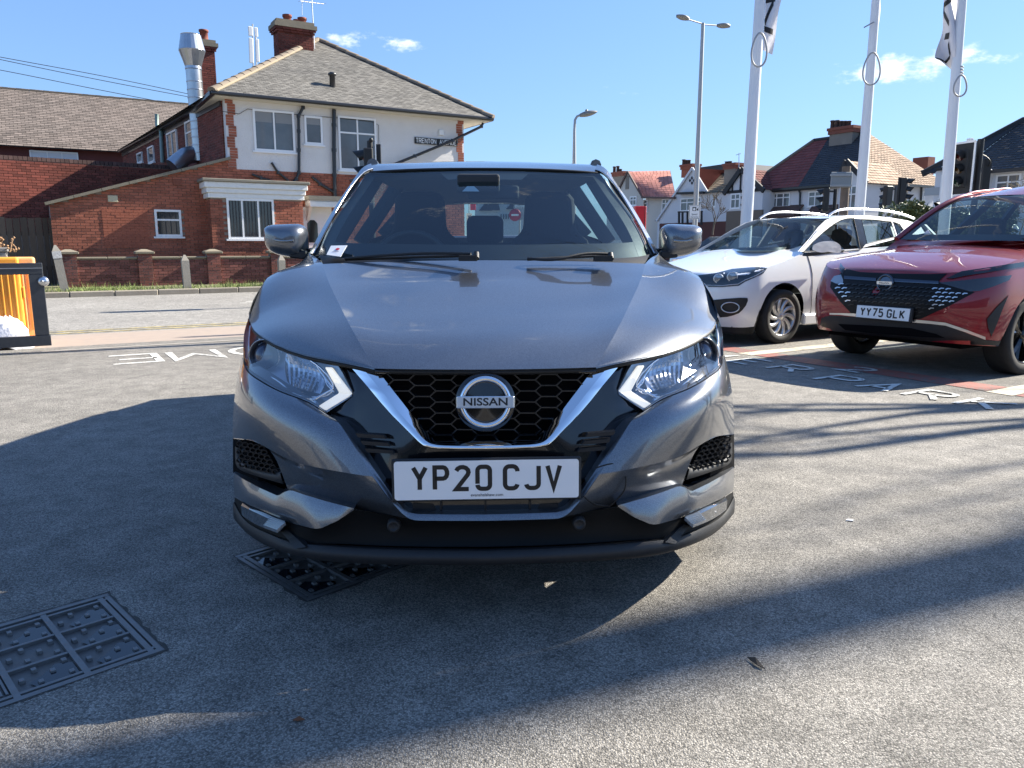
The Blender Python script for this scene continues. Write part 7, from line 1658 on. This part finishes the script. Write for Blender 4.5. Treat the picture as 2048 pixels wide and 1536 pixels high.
    # ---- house whose red roof is coloured a sunlit salmon
    h4 = empty('salmon_roof_house', ST(45,51,0), A29, 'cream gabled house with a sunlit salmon red tiled roof, just right of the grey car', 'house', 'houses across the main road')
    sal = mat('salmon_tile', (.52,.21,.16), .85, noise=(.8,.7,(.46,.18,.14)), rnd=.12); crm = mat('cream_render', (.52,.50,.45), .9)  # salmon is the dark red tile with sunlight put into its colour
    a, gl, gr = onS(1257,343,SF), onS(1236,385,SF), onS(1287,395,SF); t1 = tz(1345,396,SF)[0]
    m = MB(M_ST); m.add([(SF,gl.dot(TT)+1.5,0),(SF,gl.dot(TT)+1.5,gl.z-1),(SF,a.dot(TT),a.z),(SF,gr.dot(TT),gr.z),(SF,gr.dot(TT),0)],[(0,1,2,3,4)]); m.bx((SF+.3,t1,0),(SF+7,gr.dot(TT),gr.z)); m.build('wall', crm, h4)
    rA = ST(SF+4.4, a.dot(TT)-.3, onS(1300,346,SF+4.4).z); rB = onS(1340,350,SF+4.4); rB.z = rA.z
    courses(h4, 'salmon_tiles', gr-UU*.1, onS(1352,395,SF-.1), rB, a, sal, 14, .02, .03)
    m = MB(); m.beam(gr-UU*.2, onS(1350,396,SF-.2), .14, .14); m.beam(gl-UU*.1, a-UU*.1, .1, .14); m.beam(a-UU*.1, gr-UU*.1, .1, .14); m.build('gutter', mat('brown_gutter', (.10,.06,.05), .6), h4)
    rwin(h4, 1287,399,1296,424,[(0,0,1,.7),(0,.7,1,1)], SF+.28); rwin(h4, 1324,397,1340,422,L4, SF+.28); rwin(h4, 1260,392,1274,412,L4)
    v = MB(); p = onS(1254.5,365,SF-.02); v.beam(p-Vector((0,0,.55)), p+Vector((0,0,.55)), .42, .05, up=UU); v.build('gable_vent', mat('stack_render'), h4)
    rstack(h4, 1225,1247,342,362,SF+5,[(1229,333),(1236,332),(1241,338)])
    # ---- dark roofed house further back and the one at the right edge
    h5 = empty('far_dark_roof_house', ST(60,50,0), A29, 'far house showing only a dark roof between the chimneys', 'house', 'houses across the main road')
    P = [onS(x, y, 60) for x, y in ((1380,336),(1405,334),(1455,327),(1466,326),(1490,346),(1490,400),(1380,400))]; m = MB(); m.prism(P, UU*6); m.build('roof', slate, h5)
    h6 = empty('dark_roofed_house', ST(46,22,0), A29, 'white house with a long dark tiled roof at the right edge of the photo', 'house', 'houses across the main road')
    s6 = SF; e0, g1 = onS(1850,348,s6-1), onS(1908,301,s6-1); e1 = onS(1966,342,s6); e2 = onS(2150,333,s6); zE = 5.0
    t0, tg, tm = e0.dot(TT), g1.dot(TT), e1.dot(TT); tR = e2.dot(TT)
    m = MB(M_ST); m.bx((s6,tR,0),(s6+8,tm+.5,zE)); m.bx((s6-.9,tg-1.6,0),(s6+4,t0-.55,zE)); m.prism([(s6-.9,t0-.45,zE),(s6-.9,tg-1.8,zE),(s6-.9,tg,g1.z-.2)], (4,0,0)); m.build('wall', M_RENDER, h6)
    rid = onS(2050,240,s6+4.2); rid2 = ST(s6+4.2, tR, rid.z); rl = ST(s6+4.2, rid.dot(TT), rid.z)
    eA = ST(s6-.4, e1.dot(TT)+1.2, zE); eB = ST(s6-.4, tR, zE)
    m = MB(); hipL = ST(s6+8, t0, zE); m.add([eA,eB,rid2,rl,hipL], [(0,1,2,3),(4,0,3)]); m.build('roof', mat('roof_underlay'), h6)
    courses(h6, 'slates', eA, eB, rid2, rl, slate, 22)
    P0 = e0+Vector((0,0,.0)); vz = [P0-UU*.2, rl-UU*5.0]
    m = MB(); m.prism([e0-UU*.2, eA+Vector((0,0,.02)), rl, rl-UU*.1+TT*.05], (0,0,.08)); m.build('gable_roof', slate, h6)
    m = MB(); m.beam(e0-UU*.25, rl-UU*.1, .14, .34); m.beam(onS(1872,339,s6-1.0), onS(1899,336,s6-1.0), .1, .16); m.beam(onS(1886,332,s6-1.0), onS(1896,318,s6-1.0), .1, .14); m.build('barge_board', M_BLACKT, h6)
    g = MB(M_ST); g.bx((s6-.5,tR,zE-.16),(s6-.36,e1.dot(TT),zE)); g.build('gutter', gut, h6)
    rwin(h6, 1990,346,2044,382,[(0,0,.5,.5),(.5,0,1,.5),(0,.5,.5,1),(.5,.5,1,1)], s6, M_WBLIND); rwin(h6, 1879,349,1895,396,[(0,0,1,.6),(0,.6,1,1)], s6-.92)
    n = MB(); p = onS(1865,383,s6-.95); n.box(p, (.9,.04,.42), A29+math.pi/2); n.build('name_board', mat('house_name_board', (.35,.37,.38), .6), h6)
    # ---- houses glimpsed through the cabin of the grey car
    h7 = empty('distant_gabled_house', ST(40,68,0), A29, 'pale distant house with dark gables seen through the rear window of the grey car', 'house', 'houses across the main road')
    Y = 75
    o = lambda x, y, d=0: onY(x, y, Y+d)
    a, b = o(950,455), o(1075,405); m = MB(); m.box(((a.x+b.x)/2, Y+4, 2.6), (b.x-a.x, 8, 5.2)); m.build('wall', mat('pale_blue_render', (.50,.54,.56), .9), h7)
    m = MB(); m.prism([o(968,420,-.5), o(1000,420,-.5), o(996,403,-.5), o(982,403,-.5)], (0,5,0)); m.prism([o(958,421,-.4), o(984,421,-.4), o(972,404,-.4)], (0,5,0)); m.prism([o(1012,418,-.4), o(1044,418,-.4), o(1028,400,-.4)], (0,5,0)); m.build('roof', slate, h7)
    for x in (1001,1006,1011,1016): 
        m = MB(); m.prism([o(x,428,-.3), o(x+2.4,428,-.3), o(x+2.4,438,-.3), o(x,438,-.3)], (0,.1,0)); m.build('window', M_WDARK, h7)
    return
def street_things():
    galv = mat('galvanised_pole', (.36,.37,.38), .5, metal=.6); blk = mat('signal_black', (.012,.013,.014), .5); whp = mat('white_pole_paint', (.68,.70,.73), .35, coat=.4)
    # ---- flagpoles with banners
    flag_m = mat('white_flag', (.70,.69,.72), .8, bump=(9,.3,.02)); ink = mat('flag_black', (.02,.02,.022), .7)
    flag_m2 = flag_m
    def flagpole(px_b, py_b, px_t, Y, lab):
        b = onY(px_b, py_b, Y); tpt = onY(px_t, 0, Y); base = Vector((b.x-(tpt.x-b.x)/(tpt.z-b.z)*b.z, Y, 0)); d = (tpt-base)/tpt.z
        p = empty('flagpole', base, 0, lab, 'flagpole', 'white flagpoles behind the parked cars'); m = MB(); H = 7.6
        m.tube([base+d*z for z in (0,2.5,5,H)], [.095,.09,.075,.062], 16); m.build('pole', whp, p)
        f = MB(); f.lathe([(.16,0),(.16,.02),(.12,.03)], base, (0,0,1), 12); f.build('base_plate', whp, p)
        return p, base, d
    def loop(p, x, y, Y, rx, ry):
        c = onY(x, y, Y); m = MB(); pts = [c+Vector((rx*math.sin(a)*(1-.25*math.cos(a)), -.10, ry*math.cos(a))) for a in np.linspace(0, 2*math.pi, 33)]; m.tube(pts, .015, 7, caps=False); m.build('weighted_ring', mat('grey_ring', (.34,.35,.36), .5), p)
    def banner(p, name, uv, nx, nz, strokes, lab, amp=.05):
        """uv(u,v) -> point; strokes in the same 0..1 square"""
        G = [[uv(j/nx, i/nz) for j in range(nx+1)] for i in range(nz+1)]
        t = tag(empty(name, G[0][0]), lab, 'flag', 'banners on the flagpoles'); mb = MB(); mb.grid(G); mb.build('cloth', flag_m, t)
        if strokes:
            k = MB()
            for pl, w in strokes:
                pp = pspline([Vector((a, b, 0)) for a, b in pl], 14)
                for side in (-1, 1):
                    A, B = [], []
                    for i, q in enumerate(pp):
                        d = (pp[min(i+1,14)]-pp[max(i-1,0)]).normalized(); n = Vector((-d.y, d.x, 0))*w
                        for L_, s_ in ((A,1),(B,-1)):
                            a = q+n*s_; c = uv(a.x, a.y); e = (uv(a.x+.01,a.y)-c).cross(uv(a.x,a.y+.01)-c).normalized(); L_.append(c+e*.006*side)
                    k.grid([A, B])
            k.build('banner_lettering', ink, t)
        return t
    p1, b1, d1 = flagpole(1493,440,1520,12.2,'white flagpole nearest the grey car, with a narrow banner on its right'); loop(p1,1514,103,12.05,.112,.235)
    def q1(u, v):
        yy = -60+160*v; L = 1531-.055*yy; Rr = 1563-.19*yy
        return onY(L+(Rr-L)*u+1.5*math.sin(v*9)*u, yy+10*u*max(0,(v-.8)/.2), 12.25+.07*math.sin(u*3+v*5))
    banner(p1, 'banner', q1, 8, 24, [([(.02,.385),(.62,.36)],.035), ([(.55,.40),(.04,.67)],.05), ([(.03,.735),(.72,.775)],.035), ([(.02,.1),(.7,.2)],.04)], 'white banner with black letter strokes hanging right of the nearest flagpole')
    p2, b2, d2 = flagpole(1720,410,1752,14.4,'white flagpole in the middle of the three, rising behind the white car roof'); loop(p2,1738,140,14.2,.15,.27)
    q2 = lambda u, v: onY(1755+u*(11-3*v)*(1-.2*math.sin(v*9))-(v*12), -60+v*170, 14.5+.35*u)
    banner(p2, 'banner', q2, 4, 20, [], 'white banner wrapped edge-on along the middle flagpole')
    ch = MB(); ch.tube([onY(1728,55,14.3), onY(1748,44,14.3)], .012, 5); ch.build('toggle', galv, p2)
    p3, b3, d3 = flagpole(1891,410,1924,13.4,'white flagpole furthest right, with a billowing banner on its left'); loop(p3,1913.5,174,13.2,.105,.165)
    def q3(u, v):
        w = 24+4*math.sin(v*4)+ (max(0,(v-.55)/.45))**1.2*(10+22*math.sin(min(1,(v-.55)/.45)*math.pi)) if v > .55 else 24+4*math.sin(v*4)
        return onY(1918-v*9-u*w, -60+v*(205)+u*(-26*(max(0,v-.85)/.15)), 13.5+.16*math.sin(u*4+v*6))
    banner(p3, 'banner', q3, 10, 26, [([(.15,.1),(.9,.16),(.2,.25)],.03),([(.45,.28),(.95,.34),(.95,.42),(.55,.52)],.028),([(.45,.64),(.72,.65)],.032),([(.42,.71),(.22,.84),(.50,.94),(.95,.90)],.022)], 'white banner with curved black lettering bulging left of the right flagpole')
    bd = MB()
    for z in (135,141,147): 
        c = onY(1917-(z-135)*.06, z, 13.4); bd.lathe([(.078,-.012),(.082,0),(.078,.012)], c, (0,0,1), 14, caps=False)
    bd.build('pole_band', galv, p3)
    # ---- street lamps
    l1 = empty('street_lamp', onY(1149,470,28), 0, 'single arm street lamp with a long lantern, rising behind the car roof', 'street lamp'); m = MB(); b = onY(1148.5,470,28); b.z = 0
    m.tube([b, onY(1148.5,330,28), onY(1149,260,28), onY(1150,240,28), onY(1154,233,28), onY(1161,230,28)], [.075,.07,.05,.045,.042,.04], 10); m.build('column', galv, l1)
    m = MB(); a, c = onY(1160,231,28), onY(1196,223,28); ax = (c-a).normalized(); upv = Vector((-ax.z,0,ax.x)); G = []
    for i in range(9):
        u = i/8; hh = .16*math.sin(math.pi*min(1,u*.85+.15))**.7; w = .17*math.sin(math.pi*min(1,u*.9+.1))**.7+.01; q = a.lerp(c,u); G.append([q+Vector((0,w*math.cos(f),0))+upv*(hh*.65*math.sin(f)*(1 if math.sin(f) > 0 else .9)) for f in np.linspace(0,2*math.pi,13)[:-1]])
    m.grid(G, closed=True); m.build('lantern', mat('lantern_grey', (.20,.20,.19), .5), l1); m = MB(); m.lathe([(.05,0),(.05,.07),(.02,.09)], onY(1173,224,28), (0,0,1), 8); m.build('photocell', mat('lantern_grey'), l1)
    l2 = empty('street_lamp', onY(1389,470,34), 0, 'tall twin arm street lamp column between the houses and the flagpoles', 'street lamp'); b = onY(1389,470,34); tpt = onY(1406,46,34); dd = (tpt-b)/(tpt.z-b.z); m = MB()
    m.tube([b-dd*b.z, b+dd*(3-b.z), tpt], [.13,.115,.075], 12); m.build('column', galv, l2)
    m = MB(); m.tube([onY(1406,48,34), onY(1377,39,33.6)], .028, 6); m.tube([onY(1406,49,34), onY(1435,51,34.4)], .028, 6); m.build('bracket_arm', galv, l2)
    for (x0,y0,x1,y1) in ((1379,38,1353,32),(1434,51,1460,52)):
        a, c = onY(x0,y0,33.8), onY(x1,y1,33.8); m = MB(); G = []
        for i in range(7):
            u = i/6; w = .26*math.sin(math.pi*(u*.93+.03))**.8; G.append([a.lerp(c,u)+Vector((0,w*math.cos(f),.06*math.sin(f)+.03*math.sin(f)*abs(math.sin(math.pi*u)))) for f in np.linspace(0,2*math.pi,11)[:-1]])
        m.grid(G, closed=True); m.build('lantern', mat('lantern_grey'), l2)
    # ---- traffic signals
    lens_off = {'r': mat('red_lens', (.07,.008,.007), .2, coat=1), 'a': mat('amber_lens', (.07,.035,.006), .2, coat=1), 'g': mat('green_lens', (.008,.04,.025), .2, coat=1)}
    def signal(px, Y, ytop, ybot, n, face, lab, board=False, pole_px=None, sp=.30, pole_top=None, back=False):
        """face: direction the lenses look"""
        c = onY(px, (ytop+ybot)/2, Y); zt, zb = onY(px,ytop,Y).z, onY(px,ybot,Y).z; f = Vector(face).normalized(); side = f.cross(Vector((0,0,1))).normalized(); sg = empty('traffic_signal', (c.x, c.y, 0), 0, lab, 'traffic light', 'traffic signals round the junction'); 
        hh = zt-zb; m = MB(); m.beam(Vector((c.x,c.y,zb)), Vector((c.x,c.y,zt)), .30, .18, up=f) ; m.build('signal_head', blk, sg, bevel=.02)
        if board:
            m = MB(); m.beam(Vector((c.x,c.y,zb-.12))+f*.06, Vector((c.x,c.y,zt+.12))+f*.06, .56, .02, up=f); bo = m.build('backing_board', blk, sg); m = MB()
            for s_ in (-.27,.27): m.beam(Vector((c.x,c.y,zb-.12))+f*.075+side*s_, Vector((c.x,c.y,zt+.12))+f*.075+side*s_, .035, .012, up=f)
            for z in (zb-.12, zt+.12): m.beam(Vector((c.x,c.y,z))+f*.075-side*.28, Vector((c.x,c.y,z))+f*.075+side*.28, .012, .035)
            m.build('white_border', whp, bo)
        for k in range(n):
            z = zt-hh*(k+.5)/n; o = Vector((c.x,c.y,z))+f*.09; r = min(.105, hh/n*.38)
            m = MB(); m.lathe([(r,0),(r*.7,.02),(.001,.025)], o, f, 14, caps=False); m.build('lens', lens_off['rag'[min(k,2)] if n > 2 else 'rg'[k]], sg)
            m = MB(); A = [o+side*r*1.2*math.cos(a)+Vector((0,0,1))*r*1.2*math.sin(a) for a in np.linspace(-.35, math.pi+.35, 14)]
            B = [p+f*(.22*(.45+.55*max(0,math.sin(a)))) -Vector((0,0,.03)) for p, a in zip(A, np.linspace(-.35, math.pi+.35, 14))]; m.grid([A,B]); m.grid([A,B], flip=True); m.build('hood', blk, sg)
        pp = pole_px if pole_px is not None else px; pb = onY(pp, ybot, Y+.05); pt = onY(pp, pole_top if pole_top is not None else ytop, Y+.05); m = MB(); m.tube([Vector((pb.x,pb.y,0)), Vector((pb.x,pb.y,pt.z))], .057, 10); m.build('pole', blk if pole_top else mat('grey_signal_pole', (.11,.115,.12), .5), sg)
        m = MB()
        for z in (zb+.1, zt-.1): m.beam(Vector((c.x,c.y,z)), Vector((pb.x,pb.y,z)), .03, .05)
        m.build('bracket', blk, sg); return sg, c, f
    s1, c, f = signal(738,15.5,297,392,3,(-1,-.12,0),'traffic signal seen from the side above the left end of the car roof', pole_px=743, pole_top=282)
    m = MB(); a = onY(757,290,15.6); m.box((a.x,a.y,a.z-.3), (.085,.085,.62)); m.build('detector_box', blk, s1); m = MB(); m.lathe([(.03,0),(.05,.03),(.03,.07)], onY(742,284,15.5), (0,0,1), 8); m.build('pole_cap', blk, s1)
    signal(1495,32,390,420,2,(-.95,-.3,0),'small pedestrian signal head in front of the timbered gable', pole_px=1487, pole_top=362)
    signal(1808,26,356,418,4,(.75,-.65,0),'four light traffic signal with pale backing edge, right of the wooden post', board=False, pole_px=1795, pole_top=355)
    signal(1775,26.5,372,418,3,(-.4,.9,0),'traffic signal turned away beside the four light one', pole_px=1789)
    signal(1652,24,376,424,3,(-.9,.4,0),'dark traffic signal turned away just left of the wooden post', pole_px=1668, pole_top=378)
    s5, c, f = signal(1926,13.9,300,377,3,(-.96,-.28,0),'large traffic signal with a white bordered backing board beside the right flagpole', board=True, pole_px=1952, pole_top=278)
    m = MB(); a = onY(1970,350,14.1); m.box((a.x,a.y,a.z), (.14,.1,.54)); m.build('controller_box', blk, s5); m = MB(); m.tube(nspline([onY(1955,309,13.95), onY(1972,313,14.0), onY(1981,325,14.0), onY(1972,337,14.1)], 14), .010, 5); m.build('loop_cable', blk, s5); m = MB(); a = onY(1940,280,13.9); m.box((a.x,a.y,a.z), (.07,.12,.06)); m.build('detector', whp, s5, bevel=.01)
    signal(1886,18,402,428,2,(-.9,-.4,0),'small signal hood peeping over the red car roof line', pole_px=1905)
    # ---- wooden post with the back of a sign
    wp = empty('wooden_post', onY(1689,470,19)*1, 0, 'stout weathered wooden post carrying the grey back of a sign', 'post'); b = onY(1684,470,19); tpt = onY(1693,333,19); d = (tpt-b)/(tpt.z-b.z); m = MB(); m.tube([b-d*b.z, tpt], [.115,.10], 14); m.build('post', mat('weathered_wood', (.21,.16,.12), .85, noise=(6,.9,(.13,.10,.075)), bump=(26,.6,.01)), wp)
    m = MB(); p0, p1 = onY(1660,375,18.88), onY(1682,344,18.88); m.bx((p0.x,18.86,p0.z),(onY(1705,344,18.88).x,18.885,p1.z)); so = m.build('sign_back', mat('grey_aluminium', (.25,.27,.28), .5, metal=.3), wp, bevel=.02); m = MB()
    for y in (350,371): a, c = onY(1661,y,18.84), onY(1704,y,18.84); m.bx((a.x,18.83,a.z-.02),(c.x,18.86,a.z+.02)); m.lathe([(.125,-.02),(.125,.02)], Vector((onY(1691,y,19).x, 19, a.z)), (0,0,1), 14)
    m.build('sign_rail', galv, wp)
    # ---- speed camera sign
    def camera_sign(px, y0, y1, Y, w, label, pole=True):
        c = onY(px, (y0+y1)/2, Y); hgt = onY(px,y0,Y).z-onY(px,y1,Y).z; sg = empty('speed_camera_sign', (c.x, Y, 0), 0, label, 'sign'); M = frame_M(c, (1,0,0), (0,0,1)); m = MB(M=M); m.box((0,0,0),(w,hgt,.02)); bo = m.build('sign_plate', M_PLATE, sg, bevel=.004)
        m = MB(M=M); 
        for a, b in (((-w/2+.015,-hgt/2+.015,.012),(w/2-.015,-hgt/2+.03,.0125)),((-w/2+.015,hgt/2-.03,.012),(w/2-.015,hgt/2-.015,.0125)),((-w/2+.015,-hgt/2+.03,.012),(-w/2+.03,hgt/2-.03,.0125)),((w/2-.03,-hgt/2+.03,.012),(w/2-.015,hgt/2-.03,.0125))): m.bx(a, b)
        m.bx((-.10*w/.5,.06*hgt/.6,.012),(.07*w/.5,.22*hgt/.6,.0125)); m.add([(.08*w/.5,.10*hgt/.6,.0123),(.16*w/.5,.05*hgt/.6,.0123),(.16*w/.5,.22*hgt/.6,.0123)],[(0,1,2)]); m.build('camera_symbol', M_INK, bo)
        m = MB(M=M); m.lathe([(.055*w/.5,.0),(.001,.001)], (-.02*w/.5,.13*hgt/.6,.0135), (0,0,1), 14, caps=False); m.build('symbol_lens', M_PLATE, bo)
        text_obj('sign_lettering', 'Speed', M_INK, frame_M(c+Vector((0,-.013,-.09*hgt/.6)), (1,0,0), (0,0,1)), .105*w/.5, bo, .0004); text_obj('sign_lettering', 'cameras', M_INK, frame_M(c+Vector((0,-.013,-.20*hgt/.6)), (1,0,0), (0,0,1)), .105*w/.5, bo, .0004)
        m = MB(); m.tube([Vector((c.x,Y+.05,0)), Vector((c.x,Y+.05,c.z+hgt/2))], .03, 8); m.build('sign_post', galv, sg)
    camera_sign(1389,410.5,438.5,30,.44,'white speed cameras sign with a camera symbol, beside the right mirror of the grey car')
    camera_sign(1039.5,394,418,27,.40,'white speed cameras sign seen through the rear window of the grey car')
    ne = empty('no_entry_sign', onY(1030,430,26), 0, 'round red no entry sign seen through the rear window of the grey car', 'sign'); c = onY(1030,430,26); m = MB(); m.lathe([(.20,0),(.20,.02),(.001,.02)], c, (0,-1,0), 24, caps=False); pl = m.build('sign_disc', mat('sign_red', (.45,.02,.03), .5), ne); m = MB(); m.box(c+Vector((0,-.024,0)), (.24,.004,.06)); m.build('white_bar', M_PLATE, pl); m = MB(); m.tube([Vector((c.x+.3,26.1,0)), Vector((c.x+.3,26.1,c.z+.1))], .03, 8); m.box((c.x+.28,26.08,c.z+.02),(.36,.03,.36)); m.build('sign_post', galv, ne)
    sb = empty('shop_banner', onY(946,412,28), 0, 'small red vertical shop banner seen through the rear window of the grey car', 'sign'); c = onY(946,410,28); m = MB(); m.box(c, (.20,.03,.36)); m.build('banner_panel', mat('sign_red'), sb, bevel=.06); m = MB(); m.tube([Vector((c.x-.14,28.05,0)), Vector((c.x-.14,28.05,c.z+.2))], .02, 6); m.build('banner_pole', galv, sb)
    wb = empty('white_notice', onY(938,440,28), 0, 'white upright notice with dark letters below the red shop banner', 'sign'); c = onY(938.5,441,27.9); m = MB(); m.box((c.x,c.y,c.z), (.20,.03,.50)); bo = m.build('notice_board', M_PLATE, wb)
    m = MB(); M = frame_M(c+Vector((0,-.017,0)), (1,0,0), (0,0,1))
    for i, ch in enumerate('WEL'):
        for pl in GL[ch]: stroke(m, [((q[0]-18)*.0024, .14-i*.14+(q[1]-32)*.0015) for q in pl], .022, M)
    m.build('notice_lettering', M_INK, wb); m = MB(); m.tube([Vector((c.x,28,0)), Vector((c.x,28,c.z-.2))], .03, 6); m.build('notice_post', galv, wb)
    # ---- red totem behind the car
    tm = empty('red_totem', onY(1284,470,17), 0, 'plain red totem sign board standing behind the grey car', 'sign'); a, b = onY(1269,412,17), onY(1293,412,17); m = MB(); m.bx((a.x,17,0),(b.x,17.18,a.z)); m.build('board', mat('totem_red', (.52,.012,.022), .35, coat=.5), tm, bevel=.01); m = MB(); m.bx((b.x-.035,16.992,0.1),(b.x-.02,17,a.z)); m.build('edge_strip', M_CHROME, tm)
    # ---- small silver car behind, seen over the bonnet of the white car
    sc = empty('silver_hatchback', (8.0,27,0), 0, 'small silver hatchback far behind, showing between the mirror and the white car', 'car'); c0 = onY(1405,505,24); S0, T0 = c0.dot(UU), c0.dot(TT)
    zhi = lambda x: np.interp(x, [0,.2,.6,1.1,3,4], [.70,.78,.88,.98,1.02,.95]); sh = Shell(S0-.3, T0+.6, .86, 4.0, .5, 2.6, (.8,3.2), .34, lambda x: .22, zhi, .15); sil = mat('silver_paint', (.50,.51,.53), .3, metal=.8, coat=1); sh.build(sc, sil)
    top = sh.G[-1]; i1 = next(i for i, p in enumerate(top) if p.x-sh.s0 > 1.1); A = [ST(p.x, sh.tc-p.y, p.z) for p in top[:i1+1]]; B = [ST(p.x, sh.tc+p.y, p.z) for p in top[:i1+1]]; m = MB(); m.grid([[a.lerp(b,j/8)+Vector((0,0,.04*(1-abs(j/4-1)**2))) for j in range(9)] for a, b in zip(A,B)]); m.build('bonnet', sil, sc)
    x0 = sh.s0; m = MB(M_ST); ring = lambda s_, w, z: [(s_, sh.tc-w, z), (s_, sh.tc+w, z)]
    w1 = [(x0+1.05,sh.tc-.78,.97),(x0+1.05,sh.tc+.78,.97),(x0+1.75,sh.tc+.60,1.42),(x0+1.75,sh.tc-.60,1.42)]; m.add(w1,[(0,1,2,3)]); m.build('windscreen', M_GLASS, sc)
    for sg in (-1,1):
        m = MB(M_ST); m.add([(x0+1.1,sh.tc+sg*.82,.98),(x0+3.7,sh.tc+sg*.80,1.0),(x0+3.3,sh.tc+sg*.60,1.40),(x0+1.8,sh.tc+sg*.61,1.42)],[(0,1,2,3)]); m.build('side_window', M_WDARK, sc)
    m = MB(M_ST); m.add([(x0+1.75,sh.tc-.62,1.425),(x0+1.75,sh.tc+.62,1.425),(x0+3.3,sh.tc+.6,1.40),(x0+3.3,sh.tc-.6,1.40),(x0+2.4,sh.tc,1.47)],[(0,1,4),(1,2,4),(2,3,4),(3,0,4)]); m.build('roof', sil, sc)
    for sg in (-1,1):
        for x in (.8,3.2): wheel(ST(x0+x, sh.tc+sg*.76, .30), TT*sg, .30, .18, sc, 5)
def greenery():
    rg = random.Random(12)
    # clipped hedge behind the cars: a mound of leaf-sized faces round a dark twig core
    hd = empty('hedge', onY(1860,470,17), 0, 'dense green hedge showing between the white and red cars', 'hedge'); m = MB(); leaf = mat('hedge_leaf', (.055,.085,.022), .45, rnd=.0, noise=(5,.9,(.12,.13,.045)), coat=.25)
    for i in range(9000):
        x = rg.uniform(8.9, 11.4); top = 1.92+.10*math.sin(x*2.3)+.05*math.sin(x*7); y = 16.4+rg.uniform(0,1.1); z = top*rg.random()**.35; 
        if rg.random() < .5: y = 16.4+rg.uniform(0,.15)
        p = Vector((x,y,z+rg.uniform(-.05,.08))); a = Vector((rg.gauss(0,1),rg.gauss(0,1)-.6,rg.gauss(0,1)+.6)).normalized(); b = a.orthogonal().normalized(); b.rotate(Matrix.Rotation(rg.uniform(0,6.3),3,a)); c = a.cross(b); s_ = rg.uniform(.022,.042)
        m.add([p+b*s_*1.5, p+c*s_*.8, p-b*s_*1.5, p-c*s_*.8], [(0,1,2,3)])
    m.build('foliage', leaf, hd); m = MB(); m.box((10.15,17,.86),(2.4,.9,1.70)); m.build('twig_core', mat('hedge_core', (.03,.028,.02), .95), hd)
def bare_tree(name, base, H, r0, seed, lab, lean=(0,0), levels=6, m=None, group=None, spread=.55, minr=.004, bole=.30):
    rg = random.Random(seed); t = empty(name, base, 0, lab, 'tree', group); tr = MB(); br = MB(); m = m or mat('bark', (.075,.062,.050), .95, noise=(8,.9,(.12,.105,.085)), bump=(24,.8,.02))
    def grow(p, d, L, r, lv):
        n = 4; pts = [p]; rs = [r]; q = p; dd = d.copy()
        for i in range(n):
            dd = (dd+Vector((rg.gauss(0,.10),rg.gauss(0,.10),rg.gauss(.03,.06)))).normalized(); q = q+dd*(L/n); pts.append(q); rs.append(max(minr, r*(1-.42*(i+1)/n)))
        (tr if lv == 0 else br).tube(pts, rs, 9 if lv < 2 else (6 if lv < 4 else 4), caps=lv == 0)
        if lv >= levels: return
        k = 3 if lv < 3 else (3 if rg.random() < .6 else 2)
        for i in range(k):
            u = rg.uniform(.45,1.0) if i else 1.0; j = min(n, max(1, int(u*n+.5))); az = rg.uniform(0,6.3); ax = dd.orthogonal().normalized(); ax.rotate(Matrix.Rotation(az,3,dd)); nd = dd.copy(); nd.rotate(Matrix.Rotation(rg.uniform(.30,spread+.35),3,ax)); nd = (nd+Vector((0,0,.12))).normalized()
            grow(pts[j], nd, L*rg.uniform(.60,.80), rs[j]*rg.uniform(.62,.80), lv+1)
    grow(Vector(base), Vector((lean[0],lean[1],1)).normalized(), H*bole, r0, 0)
    tr.build('trunk', m, t); br.build('crown', m, t); return t
def trees():
    sh = Vector((SUN_DIR.x, SUN_DIR.y, 0)).normalized()
    bare_tree('bare_tree', onG(1640,1222)+sh*27, 27, .36, 5, 'bare winter tree right of the frame whose limbs shade the asphalt', (-.02,.0), bole=.70)
    bare_tree('bare_tree', onG(1780,965)+sh*10.5, 12.5, .25, 9, 'second bare winter tree, further back to the right of the frame')
    bare_tree('bare_tree', onG(1100,1405)+sh*25, 25, .36, 23, 'third bare winter tree, level with the red car to the right', bole=.68)
    bare_tree('bare_tree', onG(1620,930)+sh*12.5, 13, .24, 77, 'fourth bare winter tree, furthest right behind the parked cars')
    bare_tree('bare_shrub', onY(1425,470,38)*1, 3.0, .05, 31, 'leafless garden shrub before the white catslide house', levels=4, minr=.012)
    bare_tree('bare_shrub', Vector((onY(2040,420,30).x,30,0)), 5.6, .06, 41, 'twiggy leafless bush with buds at the right edge', levels=6, minr=.010, m=mat('budding_twig', (.20,.17,.11), .9), spread=.8)
    bare_tree('bare_tree', Vector((onY(1330,400,95).x,95,0)), 11.5, .16, 52, 'faint bare treetop above the salmon roof', levels=5, minr=.03, m=mat('far_twig', (.30,.27,.25), .95))

def showroom():
    """dealership added out of view to give paint and glass something to reflect"""
    b = empty('showroom', (2,-22,0), R(3), 'low glass fronted showroom added unseen behind the camera for its reflections', 'building'); M = FRAMES[b.name]
    m = MB(M); m.bx((-22,-8,0),(22,0,5.2)); m.build('wall', mat('showroom_cladding', (.46,.47,.49), .5), b)
    m = MB(M); m.bx((-22.2,-8,4.1),(22.2,.25,5.4)); m.build('fascia', mat('dark_fascia', (.05,.05,.055), .4), b)
    for i in range(9):
        g = MB(M); g.bx((-20+i*4.5,.0,.3),(-20+i*4.5+4.3,.04,4.0)); g.build('window', M_WDARK, b)
# ================================================================ put the place together
build_ground(); corner_house(); left_things(); right_houses(); street_things(); greenery(); trees(); showroom()
grey_car(); white_car(); red_car(); build_manholes()
